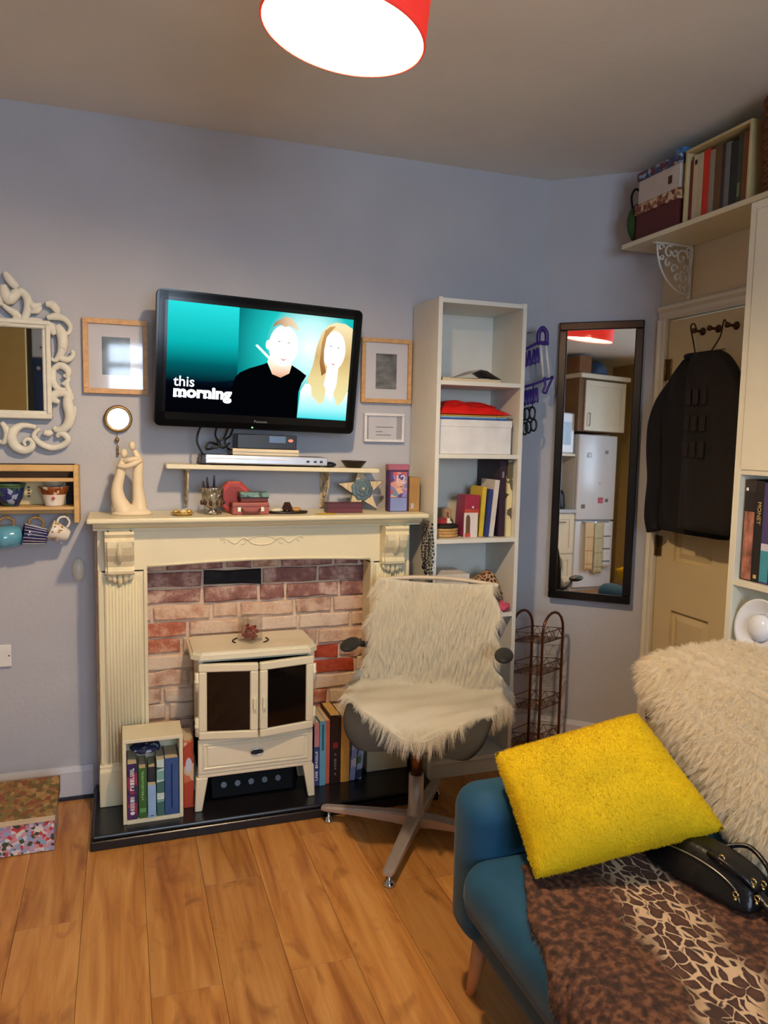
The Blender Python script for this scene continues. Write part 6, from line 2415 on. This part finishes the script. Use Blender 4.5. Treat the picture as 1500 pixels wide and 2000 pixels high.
for x, y in ((SX0 + .075, SY1 - .09), (SX0 + .075, SY0 + .09), (SX1 - .09, SY1 - .09), (SX1 - .09, SY0 + .09)):
    dx = -.02 if x < 1.1 else .02
    dy = .02 if y > 1 else -.02
    part('leg', tube(BM(), [(x, y, .165), (x + dx, y + dy, 0)], [.024, .013], 12), legw, sf)


def cushion(w_, h_, th_, n=26, pinch=.06, p=2.4):
    t = bmesh.new()
    F, Bk = [], []
    for i in range(n + 1):
        fr, br_2 = [], []
        for k in range(n + 1):
            u, v = -1 + 2 * k / n, -1 + 2 * i / n
            x = u * w_ / 2 * (1 - pinch * (1 - v * v) * abs(u) ** 3)
            z = v * h_ / 2 * (1 - pinch * (1 - u * u) * abs(v) ** 3)
            e = (max(0, 1 - abs(u) ** p) * max(0, 1 - abs(v) ** p)) ** .55
            y = th_ / 2 * e
            wr = .004 * math.sin(5 * u + 3 * v) * e
            fr.append(t.verts.new((x, -y - wr, z)))
            edge = i in (0, n) or k in (0, n)
            br_2.append(fr[-1] if edge else t.verts.new((x, y, z)))
        F.append(fr)
        Bk.append(br_2)
    for i in range(n):
        for k in range(n):
            t.faces.new((F[i][k], F[i][k + 1], F[i + 1][k + 1], F[i + 1][k]))
            t.faces.new((Bk[i][k], Bk[i + 1][k], Bk[i + 1][k + 1], Bk[i][k + 1]))
    bmesh.ops.recalc_face_normals(t, faces=t.faces)
    for f in t.faces:
        f.smooth = True
    return t


def quad_cushion(bl, br_c, tl_, tr_, th_, n=28, pinch=.05, rnd=0.0):
    c = (bl + br_c + tl_ + tr_) / 4
    nrm = (br_c - bl).cross(tl_ - bl).normalized()
    t = bmesh.new()
    F, Bk = [], []
    for i in range(n + 1):
        fr, bk_ = [], []
        for k in range(n + 1):
            u, v = k / n, i / n
            uu, vv = 2 * u - 1, 2 * v - 1
            u2 = .5 + (u - .5) * (1 - pinch * (1 - vv * vv) * abs(uu) ** 3 - rnd * abs(vv) ** 5)
            v2 = .5 + (v - .5) * (1 - pinch * (1 - uu * uu) * abs(vv) ** 3 - rnd * abs(uu) ** 5)
            p = bl * (1 - u2) * (1 - v2) + br_c * u2 * (1 - v2) + tl_ * (1 - u2) * v2 + tr_ * u2 * v2 - c
            e = (max(0, 1 - abs(uu) ** 2.6) * max(0, 1 - abs(vv) ** 2.6)) ** .55
            w3 = .004 * math.sin(5 * uu + 3 * vv) * e
            fr.append(t.verts.new(p + nrm * (th_ / 2 * e + w3)))
            bk_.append(fr[-1] if (i in (0, n) or k in (0, n)) else t.verts.new(p - nrm * th_ / 2 * e))
        F.append(fr)
        Bk.append(bk_)
    for i in range(n):
        for k in range(n):
            t.faces.new((F[i][k], F[i][k + 1], F[i + 1][k + 1], F[i + 1][k]))
            t.faces.new((Bk[i][k], Bk[i + 1][k], Bk[i + 1][k + 1], Bk[i][k + 1]))
    bmesh.ops.recalc_face_normals(t, faces=t.faces)
    for f in t.faces:
        f.smooth = True
    return t


def place_by_corners(o, bl_, br_c, tl_):
    """local x from bl to br, local z from bl to tl; origin mid of br-tl"""
    X_ = (br_c - bl_).normalized()
    Zv = (tl_ - bl_)
    Zv = (Zv - X_ * Zv.dot(X_)).normalized()
    Yv = Zv.cross(X_)
    m = Matrix((X_, Yv, Zv)).transposed().to_4x4()
    m.translation = (br_c + tl_) / 2
    o.matrix_world = m
    o.location = m.translation
    o.rotation_euler = m.to_euler('XYZ')


# yellow cushion: corners of the visible square
yc = M('yellow_plush', (228, 190, 4), .85, var=.10, scale=9, bump=.25, bscale=160)
BL, BR_, TL_ = Vector((.868, 1.405, .462)), Vector((1.345, 1.33, .545)), Vector((.868, 1.625, .672))
o = single('yellow_cushion', quad_cushion(BL, BR_, TL_, Vector((1.241, 1.55, .769)), .14, pinch=.03, rnd=.03), yc, 'plush mustard yellow square cushion lying against the sofa arm', 'cushion')
YEL = o
o.location = (BL + BR_ + TL_ + Vector((1.241, 1.55, .769))) / 4
fur(o, yc, 9000, .0035, .0007, 5, .0008, .0, rnd=.1, seed=5)

# white fur cushion
wc = FM('cream_fur', (255, 244, 222), .5)
WB = (Vector((1.37, 1.235, .478)), Vector((1.68, 1.15, .66)), Vector((1.385, 1.785, .825)), Vector((1.76, 1.68, .885)))
o = single('fur_cushion', quad_cushion(WB[0], WB[1], WB[2], WB[3], .17, pinch=-.03, rnd=.10), wc, 'big fluffy cream fur cushion propped on the sofa back', 'cushion')
WHT = o
o.location = (WB[0] + WB[1] + WB[2] + WB[3]) / 4
fur(o, wc, 12000, .026, .0006, 9, .003, 0, lean=(0, 0, -.005), rnd=.12, seed=8)


# leopard throw over the seat
def throw_material(name):
    m = bpy.data.materials.new(name)
    m.use_nodes = True
    nt = m.node_tree
    N, L = nt.nodes.new, nt.links.new
    b = nt.nodes['Principled BSDF']
    b.inputs['Roughness'].default_value = .9
    tc = N('ShaderNodeTexCoord')
    sp = N('ShaderNodeSeparateXYZ')
    L(tc.outputs['Object'], sp.inputs[0])

    def noise(scale, det=2):
        n = N('ShaderNodeTexNoise')
        n.inputs['Scale'].default_value = scale
        n.inputs['Detail'].default_value = det
        L(tc.outputs['Object'], n.inputs['Vector'])
        return n

    def math_(op, a, b_=None, c_=None):
        n = N('ShaderNodeMath')
        n.operation = op
        for i, v in enumerate((a, b_, c_)):
            if v is None:
                continue
            if isinstance(v, (int, float)):
                n.inputs[i].default_value = v
            else:
                L(v, n.inputs[i])
        return n.outputs[0]

    def ramp(src, stops):
        r = N('ShaderNodeValToRGB')
        e = r.color_ramp.elements
        while len(e) < len(stops):
            e.new(.5)
        for i, (p, c) in enumerate(stops):
            e[i].position = p
            e[i].color = c if len(c) == 4 else C(*c)
        L(src, r.inputs[0])
        return r.outputs[0]

    # warped, stretched cells: dark irregular spots on a pale ground
    wn = noise(26)
    ad = N('ShaderNodeVectorMath')
    ad.operation = 'MULTIPLY_ADD'
    ad.inputs[1].default_value = (.030, .030, 0)
    L(wn.outputs['Color'], ad.inputs[0])
    L(tc.outputs['Object'], ad.inputs[2])
    mp = N('ShaderNodeMapping')
    mp.inputs['Rotation'].default_value = (0, 0, math.radians(28))
    mp.inputs['Scale'].default_value = (1.0, .62, 0)
    L(ad.outputs[0], mp.inputs[0])
    vo = N('ShaderNodeTexVoronoi')
    vo.feature = 'DISTANCE_TO_EDGE'
    vo.inputs['Scale'].default_value = 42
    L(mp.outputs[0], vo.inputs['Vector'])
    thick = math_('MULTIPLY_ADD', noise(16).outputs['Fac'], .44, -.165)
    d = math_('SUBTRACT', vo.outputs['Distance'], thick)
    spots = ramp(d, [(.0, (206, 176, 142)), (.04, (58, 38, 34)), (.22, (84, 54, 42))])
    # brown mottled flanks
    brown = ramp(noise(60, 3).outputs['Fac'], [(.36, (42, 25, 18)), (.5, (74, 44, 30)), (.64, (112, 74, 50))])
    # pale spine of the pelt: a slanted line, ragged at its borders
    ln = math_('MULTIPLY_ADD', sp.outputs[1], .22, -.015)
    dist = math_('ABSOLUTE', math_('SUBTRACT', sp.outputs[0], ln))
    rag = math_('MULTIPLY_ADD', noise(8, 3).outputs['Fac'], .17, dist)
    fac = ramp(rag, [(.135, (0, 0, 0, 1)), (.185, (1, 1, 1, 1))])
    mx = N('ShaderNodeMix')
    mx.data_type = 'RGBA'
    L(fac, mx.inputs[0])
    L(spots, mx.inputs[6])
    L(brown, mx.inputs[7])
    L(mx.outputs[2], b.inputs['Base Color'])
    return m


tm = throw_material('leopard_pelt')
t = bmesh.new()
nx, ny = 30, 44
G0 = []
q = random.Random(12)
for i in range(ny + 1):
    v = i / ny
    row_ = []
    for k in range(nx + 1):
        u = k / nx
        yb = 1.50 - v * 1.12
        xl = .802 + .028 * math.sin(v * 13 + .6) + .030 * math.sin(v * 5 + 2.2) + .012 * math.sin(v * 31) + (.05 * max(0, 1 - v * 16))
        xr = 1.33 + .02 * math.sin(v * 9)
        x = xl + (xr - xl) * u
        y_ = yb - .05 * (1 - (2 * u - 1) ** 2) * (1 - v) * 0 + .01 * math.sin(u * 15)
        edge = max(0, (SX0 + .04) - x)
        z = .4365 - 6 * edge * edge + .004 * math.sin(x * 30 + y_ * 11) * min(1, 4 * u)
        row_.append(t.verts.new((x - 1.06, y_ - 1.0, z + .006 - .43)))
    G0.append(row_)
for i in range(ny):
    for k in range(nx):
        t.faces.new((G0[i][k], G0[i + 1][k], G0[i + 1][k + 1], G0[i][k + 1]))
bmesh.ops.recalc_face_normals(t, faces=t.faces)
for f in t.faces:
    f.smooth = True
if sum(f.normal.z for f in t.faces) < 0:
    bmesh.ops.reverse_faces(t, faces=t.faces)
th = single('leopard_throw', t, tm, 'brown leopard print faux fur throw spread on the sofa seat', 'throw')
th.location = (1.06, 1.0, .43)
sd = th.modifiers.new('thickness', 'SOLIDIFY')
sd.thickness = .008
sd.offset = -1
fur(th, tm, 9000, .007, .0008, 6, .002, 0, lean=(-.002, -.004, -.002), rnd=.15, seed=6)

# handbag
hb_ = thing('handbag', 'black leather handbag with gold zips lying under the cushions', 'handbag', (1.272, 1.312, .447), rot=(0, 0, math.radians(-77)))
lea = M('black_leather', (12, 13, 19), .32, var=.1, bump=.12, bscale=120)
bm = BM()
t = bmesh.new()
bmesh.ops.create_cube(t, size=1)
bmesh.ops.subdivide_edges(t, edges=t.edges, cuts=5, use_grid_fill=True)
for v in t.verts:
    u, w_, h_ = v.co.x * 2, v.co.y * 2, v.co.z + .5
    r = 1 - .12 * abs(u) ** 3
    v.co = Vector((u * .142 * (1 - .16 * h_ ** 2), w_ * .070 * (1 - .55 * h_ ** 1.6) * r, .002 + h_ * .088 * (1 - .25 * abs(u) ** 3)))
bmesh.ops.smooth_vert(t, verts=t.verts, factor=.5, use_axis_x=True, use_axis_y=True, use_axis_z=True)
add(bm, t, None, True)
part('bag_body', bm, lea, hb_, local=True, sub=2)
gz = M('pale_gold_metal', (214, 190, 130), .25, 1.0)
zipm = M('zip_steel', (150, 150, 146), .3, .9)
bm = BM()
tube(bm, [(-.13, -.056, .060), (-.07, -.054, .067), (0, -.052, .069), (.07, -.054, .064), (.12, -.058, .05), (.135, -.058, .025)], .0022, 6, sub=4)
bmesh.ops.scale(bm, vec=(.86, 1, 1), verts=bm.verts)
part('zip', bm, zipm, hb_, local=True)
bm = BM()
tube(bm, [(.02, -.03, .080), (.06, -.05, .094), (.125, -.045, .08), (.155, -.03, .055)], .006, 8, sub=5)
tube(bm, [(.02, .03, .080), (.07, .055, .094), (.13, .045, .076), (.157, .03, .05)], .006, 8, sub=5)
bmesh.ops.scale(bm, vec=(.86, 1, 1), verts=bm.verts)
part('handle', bm, lea, hb_, local=True)
for i, p in enumerate(((.085, -.052, .100), (.15, -.035, .074), (.155, -.005, .062), (.163, -.04, .045), (.128, -.062, .042), (.17, .02, .045))):
    bm = BM()
    tube(bm, [(p[0] + .006 * math.cos(a * PI / 5), p[1], p[2] + .006 * math.sin(a * PI / 5)) for a in range(10)], .0022, 6, closed=True)
    ball(bm, (p[0], p[1], p[2] - .011), .0042, 8)
    bmesh.ops.translate(bm, vec=(-.02, 0, 0), verts=bm.verts)
    part('gold_fitting', bm, gz, hb_, local=True)
bm = BM()
tube(bm, [(.165, -.02, .045), (.20, -.03, .03), (.235, -.035, .014), (.255, -.02, .012)], [.013, .012, .011, .005], 8, sub=4, flat=(1, 1, .6))
bmesh.ops.translate(bm, vec=(-.03, 0, 0), verts=bm.verts)
part('strap_tail', bm, lea, hb_, local=True)
bm = BM()
tube(bm, [(.18, .0, .05), (.205, .01, .04), (.23, .0, .032)], .002, 6, sub=3)
bmesh.ops.translate(bm, vec=(-.03, 0, 0), verts=bm.verts)
part('gold_chain', bm, gz, hb_, local=True)

# ================================================================== KITCHEN (seen in the mirrors)
kw = M('kitchen_cream', (236, 226, 200), .35, var=.02)
KF = -1.74
fr = thing('fridge_freezer', 'white fridge freezer with magnets standing in the kitchen', 'fridge', (-2.05, -.615, 0))
fw = M('fridge_white', (226, 230, 238), .22, var=.01)
part('cabinet', B(-2.36, KF - .05, -.895, -.335, 0, 1.745, .004), fw, fr)
ud = part('upper_door', B(KF - .05, KF, -.895, -.335, .80, 1.745, .012, 3), fw, fr)
ldr = part('lower_door', B(KF - .05, KF, -.895, -.335, .04, .785, .012, 3), fw, fr)
bm = BM()
tube(bm, [(KF, -.80, .775), (KF + .03, -.79, .775), (KF + .03, -.44, .775), (KF, -.43, .775)], .008, 8)
part('towel_rail', bm, M('chrome', (205, 205, 208), .15, 1.0), ldr)
for i, (y, z, c, s) in enumerate(((-.49, 1.52, (190, 196, 206), .03), (-.74, 1.56, (120, 126, 130), .022), (-.68, 1.02, (176, 70, 96), .035), (-.77, 1.02, (90, 90, 90), .02), (-.43, .95, (96, 90, 70), .025), (-.66, 1.21, (170, 174, 180), .012))):
    mgn = thing('fridge_magnet', ['square pale magnet high on the fridge door', 'grey magnet near the top edge of the fridge door', 'pink magnet low on the upper fridge door', 'small dark magnet beside the pink one on the fridge', 'olive magnet low at the side of the fridge door', 'tiny silver magnet in the middle of the fridge door'][i], 'magnet', (KF + .002, y, z), group='magnets on the fridge')
    part('magnet_body', B(0, .004, -s, s, -s * .9, s * .9, .001), M('magnet_%d' % i, c, .5), mgn, local=True)
    part('magnet_print', B(.004, .0046, -s * .7, s * .7, -s * .6, s * .6), M('magnet_p%d' % i, tuple(min(255, int(v * 1.25)) for v in c), .5), mgn, local=True)


def door_shaker(parent, name, x, y0, y1, z0, z1, mat):
    bm = BM()
    box(bm, x - .012, x, y0, y1, z0, z1)
    for (a, b2, c2, d2) in ((y0, y1, z1 - .06, z1), (y0, y1, z0, z0 + .06), (y0, y0 + .06, z0 + .06, z1 - .06), (y1 - .06, y1, z0 + .06, z1 - .06)):
        box(bm, x, x + .008, a, b2, c2, d2, .001)
    return part(name, bm, mat, parent)


def bar_handle(parent, x, y, z0, z1, horiz=False):
    bm = BM()
    if horiz:
        tube(bm, [(x, z0, y), (x + .025, z0, y), (x + .025, z1, y), (x, z1, y)], .005, 7)
    else:
        tube(bm, [(x, y, z0), (x + .025, y, z0), (x + .025, y, z1), (x, y, z1)], .005, 7)
    part('handle', bm, M('pewter', (110, 108, 104), .35, .9), parent)


u1 = thing('wall_cupboard', 'cream kitchen cupboard above the fridge', 'cupboard', (-2.05, -.63, 1.78))
part('carcass', B(-2.39, KF - .024, -.985, -.31, 1.78, 2.35), M('oak_carcass', (120, 84, 50), .6), u1)
dd = door_shaker(u1, 'door', KF - .012, -.985, -.395, 1.79, 2.34, kw)
bar_handle(dd, KF - .004, -.45, 1.84, 1.98)
part('end_panel', B(-2.39, KF, -.31, -.296, 1.78, 2.36), M('oak_end_panel', (130, 92, 54), .5, var=.15, scale=6, stretch=(6, 1, 1)), u1)
part('cornice', B(-2.39, KF + .03, -1.02, -.29, 2.36, 2.41, .008, 2), kw, u1)
u2 = thing('wall_cupboard', 'cream kitchen cupboard above the microwave', 'cupboard', (-2.2, .1, 2.0))
part('carcass', B(-2.39, -2.07, -.28, .75, 2.03, 2.40), kw, u2)
for (a, b2) in ((-.28, .22), (.23, .75)):
    dd = door_shaker(u2, 'door', -2.058, a, b2, 2.035, 2.395, kw)
    bar_handle(dd, -2.05, b2 - .06, 2.08, 2.2)
part('cornice', B(-2.39, -2.03, -.288, .76, 2.40, 2.45, .006, 2), kw, u2)
mw = thing('microwave', 'white microwave oven with grey window on the kitchen wall', 'microwave', (-2.2, -.05, 1.52))
part('case', B(-2.20, -1.80, -.30, .21, 1.53, 1.97, .006, 2), fw, mw)
dd = part('door', B(-1.80, -1.785, -.29, .09, 1.54, 1.96, .004, 2), fw, mw)
part('window', B(-1.785, -1.783, -.25, .05, 1.62, 1.87), M('microwave_window', (110, 130, 150), .15), dd)
part('handle', B(-1.785, -1.765, .065, .085, 1.60, 1.90, .004, 2), M('chrome', (205, 205, 208), .15, 1.0), dd)
part('control_panel', B(-1.80, -1.784, .10, .205, 1.54, 1.96, .002), M('grey_panel', (150, 160, 172), .3), mw)
sm = thing('microwave_shelf', 'narrow cream shelf under the microwave', 'shelf', (-2.2, .0, 1.5))
part('shelf_board', B(-2.39, -1.78, -.325, .75, 1.50, 1.526, .002), kw, sm)
part('support_rail', B(-2.39, -2.30, -.28, .74, 1.47, 1.50, .002), kw, sm)
spl = thing('splashback', 'blue-grey tiled splashback behind the kitchen worktop', 'splashback', (-2.39, .2, .92))
part('backing', B(-2.397, -2.392, -.33, 1.2, .925, 1.47), M('splash_grout', (150, 156, 164), .8), spl)
tile = M('blue_grey_tile', (104, 122, 140), .2, var=.12)
tme = None
for i in range(5):
    for k in range(14):
        if tme is None:
            ot = part('tile', B(-.004, .004, -.0525, .0525, -.0525, .0525, .002), tile, spl, local=True)
            tme = ot.data
        else:
            ot = bpy.data.objects.new('tile', tme)
            COL.objects.link(ot)
            ot.parent = spl
        ot.location = Vector((-2.388, -.27 + k * .108, .98 + i * .108)) - Vector((-2.39, .2, .92))
wt_ = single('worktop', B(-2.39, KF + .02, -.325, 1.2, .875, .915, .004), M('pale_worktop', (190, 196, 206), .3, var=.08, scale=80), 'pale grey kitchen worktop beside the fridge', 'worktop', loc=(-2.05, .4, .875))
for i, (a, b2) in enumerate(((-.32, .17), (.175, .67), (.675, 1.195))):
    bu = thing('drawer_unit', ['cream kitchen drawer unit next to the fridge', 'cream kitchen drawer unit, middle of three', 'cream kitchen drawer unit farthest from the fridge'][i], 'drawers', (-2.05, (a + b2) / 2, 0), group='kitchen drawer units')
    part('carcass', B(-2.39, KF - .024, a, b2, .10, .874), kw, bu)
    part('plinth', B(-2.30, KF - .07, a, b2, 0, .10), M('plinth_brown', (120, 96, 66), .6), bu)
    for (z0, z1) in ((.115, .42), (.43, .865)):
        dd = door_shaker(bu, 'drawer_front', KF - .010, a + .003, b2 - .003, z0, z1, kw)
        bar_handle(dd, KF - .002, z1 - .09, a + .14, b2 - .14, True)
kt = thing('kettle', 'black kettle on the kitchen worktop', 'kettle', (-1.90, -.20, .9155))
bm = BM()
lathe(bm, [(0, 0), (.085, 0), (.088, .02), (.075, .15), (.06, .20), (.02, .215), (.015, .235), (0, .238)], seg=24)
part('kettle_body', bm, M('black_plastic', (16, 15, 18), .35), kt, local=True)
bm = BM()
tube(bm, [(0, .07, .19), (0, .125, .18), (0, .13, .08), (0, .085, .04)], .012, 8, sub=5)
part('handle', bm, M('black_plastic', (16, 15, 18), .35), kt, local=True)
ck2 = thing('coffee_machine', 'dark grey coffee machine with round dial on the worktop', 'coffee maker', (-1.99, .08, .9155))
part('housing', B(-.14, .16, -.12, .12, 0, .32, .01, 3), M('machine_grey', (70, 80, 94), .3), ck2, local=True)
bm = BM()
tube(bm, [(.16, -.05, .26), (.18, -.05, .26)], .028, 16)
part('dial', bm, silver, ck2, local=True)
part('drip_tray', B(.16, .25, -.1, .1, 0, .03, .003), M('black_plastic', (16, 15, 18), .35), ck2, local=True)


def towel(label, y0, y1, z1, z0, cols, seed):
    t = thing('tea_towel', label, 'towel', (KF + .03, (y0 + y1) / 2, z1), group='tea towels on the fridge rail')
    tb = bmesh.new()
    F_ = []
    n1, n2 = 14, 12
    for i in range(n1 + 1):
        v = i / n1
        r_3 = []
        for k in range(n2 + 1):
            u = k / n2
            r_3.append(tb.verts.new((KF + .042 + .010 * math.sin(u * 14 + seed) * (.3 + v), y0 + (y1 - y0) * u + .012 * v * math.sin(seed + u * 3), z1 - (z1 - z0) * v)))
        F_.append(r_3)
    for i in range(n1):
        for k in range(n2):
            tb.faces.new((F_[i][k], F_[i][k + 1], F_[i + 1][k + 1], F_[i + 1][k]))
    r_4 = bmesh.ops.extrude_face_region(tb, geom=list(tb.faces))
    bmesh.ops.translate(tb, vec=(.005, 0, 0), verts=[g for g in r_4['geom'] if isinstance(g, bmesh.types.BMVert)])
    bmesh.ops.recalc_face_normals(tb, faces=tb.faces)
    for f in tb.faces:
        f.smooth = True
    cl = part('cloth', tb, M('towel_%d' % seed, cols[0], .9, var=.05), t)
    for j in range(3):
        zz = z0 + (z1 - z0) * (.12 + .28 * j)
        tb = bmesh.new()
        R1_, R2_ = [], []
        for k in range(13):
            u = k / 12
            v = (z1 - zz) / (z1 - z0)
            x = KF + .0478 + .010 * math.sin(u * 14 + seed) * (.3 + v)
            yv = y0 + (y1 - y0) * u + .012 * v * math.sin(seed + u * 3)
            R1_.append(tb.verts.new((x, yv, zz)))
            R2_.append(tb.verts.new((x, yv, zz + .012)))
        for k in range(12):
            tb.faces.new((R1_[k], R1_[k + 1], R2_[k + 1], R2_[k]))
        part('woven_stripe', tb, M('towel_stripe_%d' % seed, cols[1], .9), cl)
    return t


towel('cream checked tea towel on the fridge rail', -.565, -.44, .775, .24, ((232, 206, 164), (206, 160, 110)), 1)
towel('pale sage tea towel on the fridge rail', -.70, -.575, .775, .20, ((206, 200, 166), (170, 168, 130)), 2)
towel('white tea towel with blue stripes on the fridge rail', -.82, -.71, .775, .27, ((228, 230, 234), (70, 84, 120)), 3)
kx = thing('carton_box', 'brown cardboard carton on top of the kitchen cupboards', 'box', (-1.95, -.35, 2.41))
part('carton', B(-2.2, -1.76, -.47, -.30, 2.4105, 2.60, .002), M('carton_brown', (140, 96, 62), .8, var=.1), kx)
part('tape', B(-2.0, -1.96, -.4705, -.2995, 2.60, 2.6015), M('tape_tan', (176, 140, 96), .4), kx)
bm = BM()
t = bmesh.new()
bmesh.ops.create_uvsphere(t, u_segments=18, v_segments=10, radius=1)
for v in t.verts:
    v.co = Vector((-1.95 + v.co.x * .16, -.67 + v.co.y * .16, 2.411 + max(0, .0 + v.co.z) * .17 * (1 - .45 * v.co.y)))
add(bm, t, None, True)
single('blue_bag', bm, M('denim_blue_cloth', (84, 110, 150), .85, var=.2), 'slumped blue cloth bag on top of the kitchen cupboards', 'bag', loc=(-1.95, -.67, 2.411))
# tall oven housing behind the partition
ov = thing('oven_housing', 'tall white oven housing with dark double oven', 'oven', (-.45, -2.0, 0))
part('carcass', B(-.80, -.20, -2.28, -1.93, 0, 2.5), fw, ov)
part('upper_door', B(-.795, -.205, -1.93, -1.91, 2.17, 2.49, .003), fw, ov)
bm = BM()
tube(bm, [(-.72, -1.91, 2.26), (-.72, -1.885, 2.26), (-.66, -1.885, 2.26), (-.66, -1.91, 2.26)], .006, 7)
part('handle', bm, M('pewter', (110, 108, 104), .35, .9), ov)
fo = part('oven_front', B(-.795, -.205, -1.93, -1.905, 1.45, 2.16, .004), M('oven_black', (44, 66, 104), .15), ov)
for x in (-.74, -.66, -.5, -.34):
    bm = BM()
    tube(bm, [(x, -1.905, 2.06), (x, -1.885, 2.06)], .018, 14)
    part('control_knob', bm, silver, fo)
part('lower_door', B(-.795, -.205, -1.93, -1.91, .1, 1.44, .003), fw, ov)
bpy.context.view_layer.update()
